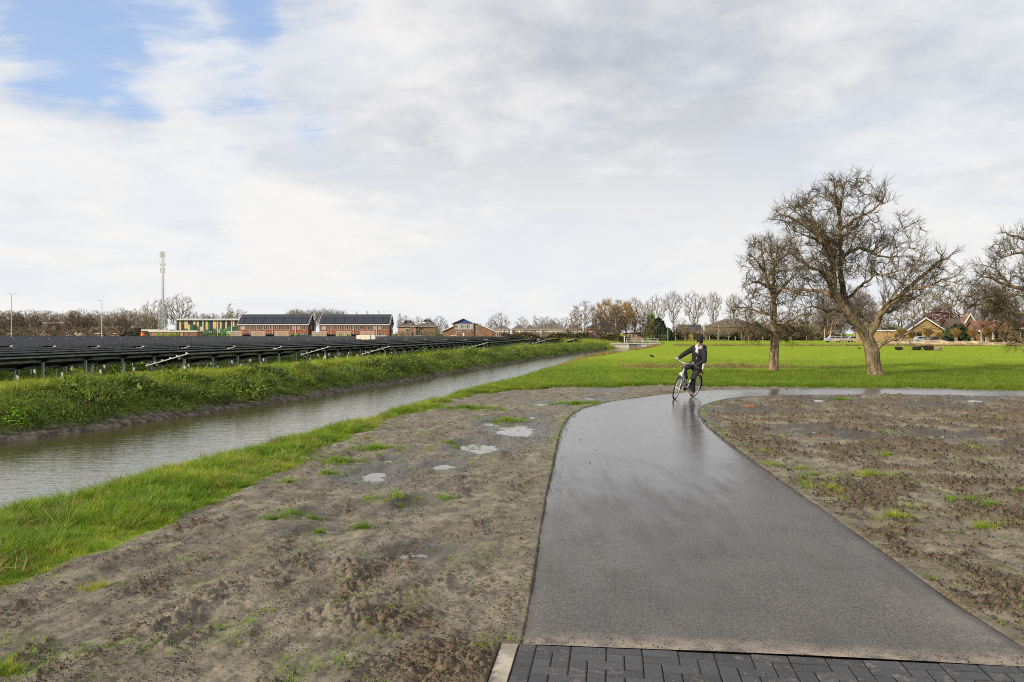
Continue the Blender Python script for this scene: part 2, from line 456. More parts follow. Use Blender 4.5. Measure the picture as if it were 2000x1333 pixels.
def smooth_line(P, n, it=2):
    for _ in range(it):
        Q = [P[0]]
        for a, b in zip(P[:-1], P[1:]): Q += [a * .75 + b * .25, a * .25 + b * .75]
        Q.append(P[-1]); P = np.array(Q)
    d = np.r_[0, np.cumsum(np.hypot(*np.diff(P, axis=0).T))]
    t = np.linspace(0, d[-1], n)
    return np.c_[np.interp(t, d, P[:, 0]), np.interp(t, d, P[:, 1])]
PAVE_A = np.array([[.044 - .0, 5.065 - .03]]); PAVE_B = np.array([[.044 + .9925 * 3.13, 5.065 - .122 * 3.13 - .03]])
LL = smooth_line(PL, 420); RR = smooth_line(PR, 420)
path_poly = np.vstack([PAVE_A, LL[3::3], RR[::-3][:-1], PAVE_B])
def poly_sd(X, Y, poly):
    """signed distance to a closed polygon, negative inside"""
    d2 = np.full(X.shape, 1e12); inside = np.zeros(X.shape, bool)
    n = len(poly)
    for i in range(n):
        ax, ay = poly[i]; bx_, by_ = poly[(i + 1) % n]
        ex, ey = bx_ - ax, by_ - ay
        t = np.clip(((X - ax) * ex + (Y - ay) * ey) / (ex * ex + ey * ey + 1e-12), 0, 1)
        d2 = np.minimum(d2, (X - ax - t * ex) ** 2 + (Y - ay - t * ey) ** 2)
        c = (ay > Y) != (by_ > Y)
        if ey != 0: inside ^= c & (X < (bx_ - ax) * (Y - ay) / ey + ax)
    return np.where(inside, -1, 1) * np.sqrt(d2)

# paved area frame
PO = np.array([0.044, 5.065]); E1 = np.array([.9925, -.122]); E2 = np.array([-.122, -.9925])
pave_poly = np.array([PO, PO + E1 * 3.5, PO + E1 * 3.5 + E2 * 7.0, PO - E1 * .11 + E2 * 7.0, PO - E1 * .11])

# edge between bare soil and grass on the left and far side
mud_px = [(0, 1147), (60, 1135), (130, 1110), (240, 1062), (300, 1035), (380, 1002), (440, 975), (500, 948), (535, 925), (600, 893), (640, 872), (700, 847), (760, 826), (830, 803), (880, 782), (935, 770), (1000, 764), (1060, 760), (1150, 757), (1300, 753.5), (1400, 756), (1500, 757), (1600, 757.5), (1750, 758.5), (1870, 761), (2000, 764)]
MG = np.array([(-6.5, -6.0), (-4.7, 0), (-4.2, 4.0)] + [gr(*p) for p in mud_px] + [(26, 26), (60, 18), (60, -30), (-12, -30)])

puddles = [(727, 927, 42, 13), (940, 875, 36, 9), (1008, 839, 40, 12), (870, 910, 28, 7), (804, 985, 26, 8), (806, 1081, 44, 11), (957, 826, 18, 5),
           (1062, 789, 22, 3.5), (1184, 764.5, 18, 2.6), (1155, 778, 14, 2.2), (985, 815, 16, 3), (1048, 815, 14, 3), (620, 1036, 40, 5), (905, 868, 14, 4), (760, 900, 14, 4), (600, 1003, 20, 5),
           (1610, 781.5, 34, 2.6), (1818, 793, 44, 3), (1603, 845, 36, 4), (1838, 849, 44, 3.5), (1431, 803, 42, 4), (1680, 853, 24, 4), (1960, 868, 36, 4), (1372, 820, 9, 6), (1560, 833, 26, 3), (1900, 781, 40, 2)]
PUD = []
for (px, py, w, h) in puddles:
    x, y = gr(px, py); a = w / 1600 * y; b = abs(gr(px, py - h)[1] - gr(px, py + h)[1]) / 2
    PUD.append((x, y, max(a, .06), max(b, .05)))

# bright pits and low ridges in the left soil: (px a, py a, px b, py b, width m, height m)
ridges = [(310, 1235, 455, 1150, .10, .045), (500, 1140, 600, 1080, .07, .03), (330, 1050, 420, 1035, .05, .02), (380, 1240, 300, 1265, .12, .03),
          (700, 1150, 670, 1110, .14, .04), (700, 1180, 800, 1170, .12, .03), (650, 1210, 740, 1225, .2, .05), (760, 1095, 830, 1070, .1, .03)]
RID = [(*gr(a, b), *gr(c, d), w, h) for a, b, c, d, w, h in ridges]

def masks(X, Y):
    m = {}
    near = np.hypot(X, Y) < 75
    sdm = np.full(X.shape, 50.0); sdp = np.full(X.shape, 50.0); sdv = np.full(X.shape, 50.0)
    sdm[near] = poly_sd(X[near], Y[near], MG)
    sdp[near] = poly_sd(X[near], Y[near], path_poly)
    sdv[near] = poly_sd(X[near], Y[near], pave_poly)
    wig = fbm(X * 1.1, Y * 1.1, 4, 31) * .22 + fbm(X * .35, Y * .35, 2, 32) * .25
    m['sdm'] = sdm + wig * np.clip(Y / 14, .5, 1.3)
    m['sdp'] = sdp; m['sdv'] = sdv
    m['mud'] = sstep(.10, -.06, m['sdm']) * (X > xn(Y) + .25)
    return m

def height(X, Y, m):
    n1 = fbm(X * .55, Y * .55, 4, 1); n2 = fbm(X * 3.1, Y * 3.1, 5, 5, .55)
    a, b = xn(Y), xf(Y)
    far = sstep(150, 146, Y)                          # the canal stops behind the bridge
    z = np.zeros_like(X)
    # meadow and verge
    z += .03 * n1 + .015 * n2
    # small bumps where rough grass ridges cross the meadow
    z += .16 * np.exp(-((Y - 45.5 - .05 * X) / .9) ** 2) * (X > 6) * (X < 15.5) * (0.6 + .6 * n1)
    dit = np.exp(-((Y - 139 + .02 * X) / 3.2) ** 2) * (X > 27)
    z -= .35 * dit
    z += .04 * np.exp(-((Y - 131 + .02 * X) / 1.6) ** 2) * (X > 24) * (.6 + n1)
    st = sstep(26, 34, X - 40) * np.exp(-((Y - 146) / 4.) ** 2)
    z += .0 * st
    # soil
    xr = X - np.interp(Y, [0, 30], [1.7, 4.5])       # which side of the path
    right = sstep(-.5, 1.0, xr) * (Y < 27)
    # streaks run along the drainage direction
    sx, sy = X * .22 + Y * .97, X * .97 - Y * .22
    st1 = fbm(sx * .7, sy * 3.0, 5, 11, .55); st2 = fbm(sx * .6, sy * 2.0, 4, 12)
    clod_l = np.maximum(0, fbm(X * 18, Y * 18, 3, 21, .6)) * sstep(.15, .95, fbm(sx * .9, sy * 2.6, 5, 22, .65) + .05)
    rx = fbm(X * .8, Y * 1.1, 6, 25, .62)
    clod_r = np.abs(fbm(X * 9, Y * 10, 4, 23, .7)) * sstep(-.35, .75, rx + .05 + .5 * fbm(X * 3, Y * 3, 3, 27))
    mudz = (.030 * st1 + .020 * st2 + .045 * clod_l + .007 * fbm(X * 9, Y * 9, 4, 28, .65)) * (1 - right) + (.05 * rx + .085 * clod_r - .015 + .02 * n2) * right
    corner = np.exp(-(((X + .35) / .36) ** 2 + ((Y - 4.8) / .36) ** 2)) + .6 * np.exp(-(((X + .75) / .3) ** 2 + ((Y - 5.55) / .25) ** 2))
    mudz += corner * (.06 * np.abs(fbm(X * 9, Y * 9, 4, 41, .6)) + .01)
    for (x0, y0, x1, y1, w, h) in RID:
        ex, ey = x1 - x0, y1 - y0; t = np.clip(((X - x0) * ex + (Y - y0) * ey) / (ex * ex + ey * ey), 0, 1)
        d = np.hypot(X - x0 - t * ex, Y - y0 - t * ey)
        mudz += h * np.exp(-(d / w) ** 2) * (.4 + 1.6 * np.abs(fbm(X * 10, Y * 10, 3, 43)))
    clod = (clod_l * 1.3 + .10 * np.clip(fbm(X * 5, Y * 5, 3, 71) + .1, 0, 1)) * (1 - right) + clod_r * right * 1.6 + corner * .6
    sdp = m['sdp']
    mudz *= sstep(-.05, .45, sdp) * .85 + .15          # soil is raked level along the asphalt
    mudz += .012 * sstep(.35, .02, sdp) + .02
    wet = np.zeros_like(X)
    for (px_, py_, a_, b_) in PUD:
        e = np.sqrt(((X - px_) / a_) ** 2 + ((Y - py_) / b_) ** 2)
        w_ = np.exp(-(e / 1.25) ** 4)
        mudz = mudz * (1 - .85 * w_) - .042 * w_ + .022 * w_ * fbm(X * 3.5, Y * 2.6, 3, 29)
        wet = np.maximum(wet, np.exp(-(e / 2.1) ** 2))
    mud = m['mud']
    z = z * (1 - mud) + mudz * mud
    z += .02 * sstep(0, .5, m['sdm']) * (1 - mud) * (Y < 70) * (X > a) * (X < 60)
    # near bank falls to the water
    c = sstep(a + .35, a - 1.5, X) * far
    z = z * (1 - c) + (-1.0) * c
    # far bank: muddy rim, slope, grassy top, field of panels behind
    hb = np.interp(Y, [0, 30, 80, 150], [.46, .42, .38, .36])
    d = b - X                                          # metres beyond the far waterline
    prof = np.interp(d, [-1.2, -.25, .0, .22, .5, 3.4, 4.1, 6.0, 8.5], [-1.0, -.85, -.62, -.44, -.40, .96, 1.0, .93, .10])
    lump = .13 * fbm(X * .8, Y * .8, 4, 51) * sstep(.2, 1.5, d) * sstep(9, 6, d)
    bz = np.where(prof > 0, prof * hb, prof) + lump + .02 * n2 * (d > .5)
    bw = sstep(-1.3, -1.0, d) * far
    z = z * (1 - bw) + bz * bw
    z = np.where((Y >= 146) & (d > 8), .05, z)
    # grassy heap beyond the end of the panels
    heap = np.exp(-(((X - 9.) / 7.5) ** 2)) * np.exp(-((Y - 150) / 9) ** 2)
    z += .55 * heap * (.85 + .5 * n1) + .0
    # nothing may poke through the asphalt or the paving
    ins = sstep(.0, -.035, sdp); z = z * (1 - ins) + (-.09) * ins
    insv = sstep(.015, -.02, m['sdv']); z = z * (1 - insv) + (-.10) * insv
    m.update(wet=wet, clod=clod, right=right, bank=sstep(.1, .6, d) * sstep(10, 6, d) * far, rim=sstep(-.3, .0, d) * sstep(.62, .25, d) * far,
             d=d, st=st1, heap=heap, dit=dit, strawbank=st, nearbank=sstep(a + .8, a - .5, X) * (X > b))
    return z

# grid: fine in front of the camera and near it, coarse behind and far away
def steps():
    r = list(np.linspace(0.5, 4.0, 16)[:-1]); py = 1333 + 70.0
    while py > 656.0:
        r.append(3120 / (py - 652))
        py -= 1.35 if py > 860 else .62 if py > 674 else .9 if py > 668 else 1.2
    r += list(np.geomspace(r[-1] * 1.15, 6000, 16))
    return np.array(r)
RS = steps()
A_in = np.radians(np.linspace(-35.5, 35.5, 640))
A_out = np.radians(np.r_[np.linspace(37, 60, 18), np.linspace(65, 295, 34), np.linspace(300, 323, 18)])
AS = np.r_[A_in, A_out]; nA, nR = len(AS), len(RS)
AA, RRg = np.meshgrid(AS, RS)
GX, GY = RRg * np.sin(AA), RRg * np.cos(AA)
GM = masks(GX, GY)
GZ = height(GX, GY, GM)
V = np.stack([GX, GY, GZ], -1).reshape(-1, 3)
i = np.arange(nR - 1)[:, None]; j = np.arange(nA)[None, :]; jn = (j + 1) % nA
F = np.stack([i * nA + j, (i + 1) * nA + j, (i + 1) * nA + jn, i * nA + jn], -1).reshape(-1, 4)
F = F[:, ::-1]
def fm(a): return a.reshape(-1)[F].mean(1)
f_sdp, f_sdv = GM['sdp'].reshape(-1)[F].max(1), GM['sdv'].reshape(-1)[F].max(1)
keep = ~((f_sdp < -.25) | (f_sdv < -.25))
fd = fm(GM['d']); fmud = fm(GM['mud']); fY = fm(GY); fX = fm(GX)
is_bank = (fd > -1.2) & (fd < 8.5) & (fY < 150) & (fX < 40)
is_mud = (fmud > .5) & ~is_bank
xmid = np.interp(fY, [0, 8, 18, 22, 24.6], [1.7, 1.8, 2.7, 5.0, 14.])
is_right = is_mud & (fX > xmid) & (fY < 26.5)
is_field = (fd >= 8.5) & (fY < 260)

# ground material
def ground_material():
    m, N = new_mat('ground_soil_and_turf')
    geo = N.n('ShaderNodeNewGeometry'); P = geo.outputs['Position']
    a1 = N.n('ShaderNodeAttribute', dict(attribute_name='m1')); s1 = N.n('ShaderNodeSeparateColor', _0=a1.outputs[0])
    a2 = N.n('ShaderNodeAttribute', dict(attribute_name='m2')); s2 = N.n('ShaderNodeSeparateColor', _0=a2.outputs[0])
    mud, wet, clod = s1.outputs[0], s1.outputs[1], s1.outputs[2]
    dry, rimm, bright = s2.outputs[0], s2.outputs[1], s2.outputs[2]
    nf = N.noise(P, 38, 6, .7); nm = N.noise(P, 5, 6, .65, .3); nl = N.noise(P, .9, 5, .6, .4); nff = N.noise(P, 160, 3, .7)
    smooth = N.mix(N.ramp(nm, .32, .68), (.100, .085, .062, 1), (.285, .250, .190, 1))
    smooth = N.mix(N.ramp(nl, .40, .62, 0, .6), smooth, (.120, .096, .070, 1))
    rough = N.mix(N.ramp(nf, .3, .7), (.040, .030, .019, 1), (.20, .148, .095, 1))
    cm = N.math('ADD', clod, N.math('MULTIPLY', N.math('SUBTRACT', nm, .5), .55))
    c_m = N.mix(N.ramp(cm, .04, .34), smooth, rough)
    nfx = N.noise(P, 26, 8, .82)
    c_m = N.mix(N.ramp(nfx, .47, .36, 0, .75), c_m, (.035, .027, .020, 1))
    c_m = N.mix(N.ramp(nfx, .58, .68, 0, .35), c_m, (.33, .28, .22, 1))
    c_m = N.mix(N.ramp(nff, .60, .72, 0, .55), c_m, (.06, .048, .036, 1))
    c_m = N.mix(N.ramp(N.noise(P, 90, 2, .5), .70, .76, 0, .5), c_m, (.34, .29, .24, 1))
    c_m = N.mix(N.ramp(wet, .15, .7, 0, .88), c_m, (.062, .050, .038, 1))
    moss = N.math('MULTIPLY', N.ramp(N.noise(P, 2.2, 6, .75), .56, .68), .28)
    c_m = N.mix(moss, c_m, (.12, .14, .03, 1))
    # turf
    t1 = N.noise(P, .35, 5, .6); t2 = N.noise(P, 9, 4, .7)
    mpf = N.n('ShaderNodeMapping', _0=P); mpf.inputs['Scale'].default_value = (.22, 1.1, 1); mpf.inputs['Rotation'].default_value = (0, 0, .05)
    t3 = N.noise(mpf.outputs[0], .8, 5, .6)
    turf = N.mix(N.ramp(t1, .3, .7), (.215, .300, .034, 1), (.285, .350, .045, 1))
    turf = N.mix(N.ramp(t3, .42, .66, 0, .45), turf, (.15, .235, .025, 1))
    turf = N.mix(N.ramp(t2, .35, .62, .25, 0), turf, (.09, .15, .012, 1))
    low = N.mix(N.ramp(t2, .35, .7), (.05, .075, .014, 1), (.12, .165, .025, 1))     # soil and stems under long grass
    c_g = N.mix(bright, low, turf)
    straw = N.mix(N.ramp(t2, .35, .65), (.13, .085, .04, 1), (.36, .27, .15, 1))
    c_g = N.mix(dry, c_g, straw)
    c_g = N.mix(rimm, c_g, N.mix(N.ramp(nm, .4, .65), (.07, .06, .048, 1), (.20, .175, .145, 1)))
    base = N.mix(mud, c_g, c_m)
    rg_m = N.ramp(N.math('ADD', N.math('MULTIPLY', wet, .8), N.math('MULTIPLY', nl, .5)), .25, .95, .72, .22)
    rough_v = N.n('ShaderNodeMix', dict(data_type='FLOAT'), _0=mud, _2=.85, _3=rg_m).outputs[0]
    p = N.n('ShaderNodeBsdfPrincipled', Base_Color=base, Roughness=rough_v)
    N.put(p.inputs['Specular IOR Level'], N.math('MULTIPLY', mud, .4))
    hb_ = N.math('ADD', N.math('MULTIPLY', nf, .8), N.math('ADD', N.math('MULTIPLY', nm, .6), N.math('MULTIPLY', nff, .16)))
    b = N.n('ShaderNodeBump', Strength=.75, Distance=.036, Height=hb_)
    N.put(p.inputs['Normal'], b.outputs[0])
    return finish(m, N, p.outputs[0])
M_ground = ground_material()

dry = np.clip(GM['strawbank'] * 1.6, 0, 1)
dry = np.maximum(dry, sstep(.9, .1, np.abs(GX - xn(GY) - .1)) * sstep(36, 55, GY) * .6 * (GY < 145))
dry = np.maximum(dry, np.exp(-((GY - 45.5 - .05 * GX) / .8) ** 2) * (GX > 6) * (GX < 15.5) * .8)
dry = np.maximum(dry, .45 * np.exp(-((GY - 131 + .02 * GX) / 1.6) ** 2) * (GX > 24) * (GX < 90))
for (px, py, w) in [(1540, 721, .55), (1633, 722, .5), (1470, 721, .5), (1830, 725, .4), (1700, 724, .3)]:
    x, y = gr(px, py); dry = np.maximum(dry, .9 * np.exp(-(((GX - x) / w / 1.6) ** 2 + ((GY - y) / .7) ** 2)))
dry *= np.clip(.65 + fbm(GX * 1.5, GY * .7, 3, 77) * .9, 0, 1)
bright = np.where(GM['d'] > 8, .25, np.where(GM['bank'] > 0, .3, 1.0)) * (1 - sstep(.5, -.5, GX - xn(GY)))
bright = np.maximum(bright, .45 * GM['heap'])
bright = bright * (1 - .55 * GM['dit'])
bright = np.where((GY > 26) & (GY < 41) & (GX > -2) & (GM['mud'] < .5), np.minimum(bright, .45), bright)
bright = np.where(GM['d'] > 3.6, np.maximum(bright, .45 * sstep(3.4, 4.4, GM['d']) * sstep(8.5, 7, GM['d'])), bright)  # crest turf colour raised for the sunlit bank top
rimv = np.clip(GM['rim'], 0, 1) * np.clip(.8 + fbm(GX * 2, GY * 2, 3, 78), 0, 1)
rimv = np.maximum(rimv, sstep(-.25, -.4, GZ) * 1.0 * (GY < 146))
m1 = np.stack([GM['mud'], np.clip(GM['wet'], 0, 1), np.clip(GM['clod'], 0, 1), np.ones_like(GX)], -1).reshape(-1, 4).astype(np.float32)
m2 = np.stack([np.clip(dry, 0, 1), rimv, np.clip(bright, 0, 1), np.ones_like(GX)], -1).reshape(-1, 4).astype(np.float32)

def ground_piece(name, sel):
    f = F[sel & keep]
    u, inv = np.unique(f, return_inverse=True)
    me = fast_mesh(name, V[u], inv.reshape(-1, 4), M_ground)
    for nm_, dat in (('m1', m1), ('m2', m2)):
        at_ = me.color_attributes.new(nm_, 'FLOAT_COLOR', 'POINT'); at_.data.foreach_set('color', dat[u].ravel())
    o = bpy.data.objects.new(name, me); COL.objects.link(o); o['kind'] = 'structure'
    return o
ground_piece('far_canal_bank', is_bank)
ground_piece('soil_left_of_path', is_mud & ~is_right & ~is_bank)
ground_piece('soil_inside_bend', is_right & ~is_bank)
ground_piece('solar_field_ground', is_field & ~is_mud & ~is_bank)
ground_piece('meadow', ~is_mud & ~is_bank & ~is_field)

def gz(x, y):
    x = np.atleast_1d(np.asarray(x, float)); y = np.atleast_1d(np.asarray(y, float))
    m = masks(x, y); return height(x, y, m), m
def gz1(x, y): return float(gz([x], [y])[0][0])

# ------------------------------------------------------------------ canal water
def water_mat(name, base, wave, rough, scl, streak):
    m, N = new_mat(name)
    geo = N.n('ShaderNodeNewGeometry')
    mp = N.n('ShaderNodeMapping', _0=geo.outputs['Position']); mp.inputs['Scale'].default_value = streak; mp.inputs['Rotation'].default_value = (0, 0, -.25)
    n1 = N.noise(mp.outputs[0], scl, 3, .55, .6); n2 = N.noise(mp.outputs[0], scl * 4.2, 2, .5)
    h = N.math('ADD', n1, N.math('MULTIPLY', n2, .30))
    p = N.n('ShaderNodeBsdfPrincipled', Base_Color=(*base, 1), Roughness=rough, IOR=1.5)
    p.inputs['Specular IOR Level'].default_value = 1.0
    b = N.n('ShaderNodeBump', Strength=1.0, Distance=wave, Height=h); N.put(p.inputs['Normal'], b.outputs[0])
    return finish(m, N, p.outputs[0])
M_water = water_mat('canal_water', (.060, .056, .022), .0062, .02, 2.6, (.8, 2.6, 1))
M_puddle = water_mat('puddle_water', (.12, .10, .08), .0006, .03, 9, (1, 1, 1))
ys = np.r_[np.linspace(-20, 140.6, 80)]
wv = []; wf = []
for k, y in enumerate(ys):
    wv += [(float(xf(y)) - .5, y, WZ), (float(xn(y)) - .1, y, WZ)]
    if k: wf.append((2 * k - 2, 2 * k - 1, 2 * k + 1, 2 * k))
MB().add(wv, wf).build('canal_water', M_water)['kind'] = 'structure'

# puddles: irregular sheets lying in the hollows of the soil
for (x, y, a, b) in PUD:
    pb = MB(); nseg = 26; vs = [(x, y, 0)]
    for k in range(nseg):
        t = 2 * math.pi * k / nseg
        vs.append((x + 1.35 * a * math.cos(t), y + 1.35 * b * math.sin(t), 0))
    xs = np.array([v[0] for v in vs]); yy = np.array([v[1] for v in vs])
    lo = gz(x + np.linspace(-a, a, 7) * .7, np.full(7, y))[0].mean()
    pz = float(lo) + .004
    pb.add([(v[0], v[1], pz) for v in vs], [(0, 1 + k, 1 + (k + 1) % nseg) for k in range(nseg)])
    pb.build('puddle', M_puddle)['kind'] = 'structure'

# ------------------------------------------------------------------ asphalt cycle path
def asphalt_mat():
    m, N = new_mat('wet_asphalt')
    geo = N.n('ShaderNodeNewGeometry'); P = geo.outputs['Position']
    a1 = N.n('ShaderNodeAttribute', dict(attribute_name='m1')); s1 = N.n('ShaderNodeSeparateColor', _0=a1.outputs[0])
    wetd, sand, edge = s1.outputs[0], s1.outputs[1], s1.outputs[2]
    mp = N.n('ShaderNodeMapping', _0=P); mp.inputs['Scale'].default_value = (.9, .75, 1)
    nb = N.noise(mp.outputs[0], 1.1, 6, .62, .4); nm = N.noise(P, 7, 6, .7); nf = N.noise(P, 240, 3, .8); ns = N.noise(P, 110, 2, .6)
    mps = N.n('ShaderNodeMapping', _0=P); mps.inputs['Scale'].default_value = (3.2, .45, 1)
    nstk = N.noise(mps.outputs[0], 1.4, 5, .7)
    c = N.mix(N.ramp(nb, .25, .75), (.058, .054, .053, 1), (.094, .089, .086, 1))
    nf2 = N.noise(P, 75, 4, .75)
    c = N.mix(N.ramp(nf2, .36, .66), N.mix(1.0, c, (.36, .36, .36, 1), 'MULTIPLY'), N.mix(1.0, c, (1.75, 1.72, 1.68, 1), 'MULTIPLY'))
    c = N.mix(N.ramp(ns, .63, .70, 0, .7), c, (.30, .275, .245, 1))
    c = N.mix(N.math('MULTIPLY', N.ramp(nm, .50, .72), .16), c, (.15, .125, .10, 1))
    sm = N.math('MULTIPLY', sand, N.ramp(N.math('ADD', nm, N.math('MULTIPLY', nf2, .4)), .50, .84))
    c = N.mix(sm, c, (.33, .27, .20, 1))
    c = N.mix(N.math('MULTIPLY', edge, .55), c, (.045, .038, .03, 1))
    w = N.math('ADD', N.math('ADD', N.math('MULTIPLY', wetd, .80), .16), N.math('SUBTRACT', N.math('MULTIPLY', nb, .26), N.math('MULTIPLY', N.ramp(nstk, .35, .7), .20)))
    rgh = N.ramp(w, .10, .85, .56, .18)
    c = N.mix(N.ramp(w, .3, .9, 0, .45), c, (.05, .05, .053, 1))
    p = N.n('ShaderNodeBsdfPrincipled', Base_Color=c, Roughness=rgh)
    p.inputs['Specular IOR Level'].default_value = .5
    hh = N.math('ADD', N.math('MULTIPLY', nf, .6), N.math('MULTIPLY', nm, .8))
    b = N.n('ShaderNodeBump', Strength=N.ramp(w, .1, .8, .8, .12), Distance=.006, Height=hh); N.put(p.inputs['Normal'], b.outputs[0])
    return finish(m, N, p.outputs[0])
M_asphalt = asphalt_mat()
NC = 26
Pv = []; at1 = []
tt = np.linspace(0, 1, NC)
for k in range(len(LL)):
    for t in tt:
        q = LL[k] * (1 - t) + RR[k] * t
        e = min(t, 1 - t)
        zz = .028 + .014 * math.sin(math.pi * t) - (.010 if e == 0 else 0)
        wn = 0.0
        Pv.append((q[0], q[1], zz))
        far_w = float(sstep(3, 17, np.hypot(q[0] - 0, q[1] - 0)))
        dist_pave = float((q - PO) @ (-E2))
        at1.append((far_w, math.exp(-(max(dist_pave, 0) / .075) ** 1.3) * 1.1 + .5 * max(0, math.exp(-((1 - t) * 3.1 / .35) ** 2)) * math.exp(-((dist_pave) / 1.2) ** 2), math.exp(-(e * 3 / .05)), 1))
Pv = np.array(Pv)
Pv[:, 2] += .006 * fbm(Pv[:, 0] * .8, Pv[:, 1] * .8, 3, 91)
# first row is cut to the line of the paving
for c_ in range(NC):
    q = PO + E1 * (3.13 * tt[c_]); Pv[c_, 0], Pv[c_, 1] = q + np.array([0.0, .004])
    at1[c_] = (at1[c_][0], 1.0, at1[c_][2], 1)
i = np.arange(len(LL) - 1)[:, None]; j = np.arange(NC - 1)[None, :]
Fp = np.stack([i * NC + j, i * NC + j + 1, (i + 1) * NC + j + 1, (i + 1) * NC + j], -1).reshape(-1, 4)
# side skirts give the layer its thickness
nv = len(Pv); sk = []; skf = []
for side, col in ((0, 0), (1, NC - 1)):
    for k in range(len(LL)):
        p_ = Pv[k * NC + col]; sk.append((p_[0], p_[1], -.09)); at1.append((0, .0, 1, 1))
    b0 = nv + side * len(LL)
    for k in range(len(LL) - 1):
        a_, b_ = k * NC + col, (k + 1) * NC + col
        skf.append((a_, b_, b0 + k + 1, b0 + k) if side == 0 else (b_, a_, b0 + k, b0 + k + 1))
me = fast_mesh('cycle_path', np.vstack([Pv, np.array(sk)]), np.vstack([Fp, np.array(skf)]), M_asphalt)
ca = me.color_attributes.new('m1', 'FLOAT_COLOR', 'POINT'); ca.data.foreach_set('color', np.array(at1, dtype=np.float32).ravel())
o = bpy.data.objects.new('cycle_path', me); COL.objects.link(o); o['kind'] = 'structure'

# ------------------------------------------------------------------ block paving with a concrete edge
M_paver = None
def paver_mat():
    m, N = new_mat('charcoal_block')
    geo = N.n('ShaderNodeNewGeometry'); P = geo.outputs['Position']; oi = N.n('ShaderNodeObjectInfo')
    nf = N.noise(P, 170, 3, .75); nm = N.noise(P, 9, 6, .7)
    c = N.mix(oi.outputs['Random'], (.028, .029, .034, 1), (.052, .053, .060, 1))
    c = N.mix(N.ramp(nf, .35, .7), N.mix(1.0, c, (.6, .6, .6, 1), 'MULTIPLY'), N.mix(1.0, c, (1.5, 1.5, 1.45, 1), 'MULTIPLY'))
    c = N.mix(N.ramp(nm, .54, .72, 0, .65), c, (.22, .19, .16, 1))
    c = N.mix(N.ramp(N.noise(P, 60, 2, .5), .70, .74, 0, .8), c, (.4, .36, .3, 1))
    p = N.n('ShaderNodeBsdfPrincipled', Base_Color=c, Roughness=N.ramp(nm, .3, .7, .42, .62))
    b = N.n('ShaderNodeBump', Strength=.7, Distance=.003, Height=nf); N.put(p.inputs['Normal'], b.outputs[0])
    return finish(m, N, p.outputs[0])
M_paver = paver_mat()
M_sandbed = mat('joint_sand', (.055, .046, .036), .95, var=.3, scale=20)
ang = math.atan2(E1[1], E1[0])
bed = MB(); q0, q1, q2, q3 = PO, PO + E1 * 3.45, PO + E1 * 3.45 + E2 * 6.5, PO + E2 * 6.5
bed.add([(*q0, .0255), (*q3, .0255), (*q2, .0255), (*q1, .0255)], [(0, 1, 2, 3)])
qa, qb, qc, qd = PO - E2 * .4 - E1 * .02, PO + E2 * .05 - E1 * .02, PO + E2 * .05 + E1 * 3.5, PO - E2 * .4 + E1 * 3.5
bed.add([(*qa, -.03), (*qb, .012), (*qc, .012), (*qd, -.03)], [(0, 1, 2, 3)])
bed = bed.build('block_paving', M_sandbed); bed['kind'] = 'structure'
U = .1065
def paver_mesh(w, d):
    g = .0035; ch = .006; x, y = w / 2 - g, d / 2 - g
    vs = [(sx * x, sy * y, -.06) for sx, sy in ((-1, -1), (1, -1), (1, 1), (-1, 1))]
    vs += [(sx * x, sy * y, -ch * .8) for sx, sy in ((-1, -1), (1, -1), (1, 1), (-1, 1))]
    vs += [(sx * (x - ch), sy * (y - ch), 0) for sx, sy in ((-1, -1), (1, -1), (1, 1), (-1, 1))]
    fs = [(8, 9, 10, 11)] + [(a + k, a + (k + 1) % 4, b + (k + 1) % 4, b + k) for a, b in ((0, 4), (4, 8)) for k in range(4)]
    return MB().add(vs, fs).mesh('paver', M_paver)
pm_h, pm_s = paver_mesh(2 * U, U), paver_mesh(U, U)
rest = MB()
prng = random.Random(3); npav = 0
def put_paver(cu, cv, kind, vert):
    """cu, cv in units of U: centre along the edge and away from the asphalt"""
    global npav
    c = PO + E1 * (cu * U + .004) + E2 * (cv * U + .004)
    rz = ang + (math.pi / 2 if vert else 0) + prng.uniform(-.006, .006)
    z = .036 + prng.uniform(-.0025, .0025)
    if cv < 13:
        o = bpy.data.objects.new('paver', pm_h if kind == 2 else pm_s); COL.objects.link(o); o.parent = bed
        o.location = (c[0], c[1], z); o.rotation_euler = (prng.uniform(-.008, .008), prng.uniform(-.008, .008), rz); npav += 1
    else:
        w, d = (2 * U, U) if kind == 2 else (U, U)
        rest.box((c[0], c[1], z - .03), (w - .007, d - .007, .06), rz)
NU, NV = 29, 40
put_paver(.5, .5, 1, False)
for k in range(14): put_paver(1 + 2 * k + 1, .5, 2, False)
for k in range(20): put_paver(.5, 2 + 2 * k, 2, True)
used = set()
for v in range(1, NV):
    for u in range(1, NU):
        if (u, v) in used: continue
        c4 = (u - v - 2) % 4
        if c4 == 0 and u + 1 < NU: put_paver(u + 1, v + .5, 2, False); used |= {(u, v), (u + 1, v)}
        elif c4 == 3 and v + 1 < NV: put_paver(u + .5, v + 1, 2, True); used |= {(u, v), (u, v + 1)}
        else: put_paver(u + .5, v + .5, 1, False); used.add((u, v))
rest.build('paver', M_paver, bed)['kind'] = 'stuff'
curb_m = mat('edging_concrete', (.36, .32, .27), .85, var=.2, scale=6, bump=.004)
for k in range(6):
    c = PO - E1 * .056 + E2 * (.5 + k * 1.0 + .01)
    MB().box((0, 0, 0), (.10, .992, .2)).build('edging_stone', curb_m, bed, loc=(c[0], c[1], -.066 + prng.uniform(-.002, .002)), rot=(0, 0, ang))

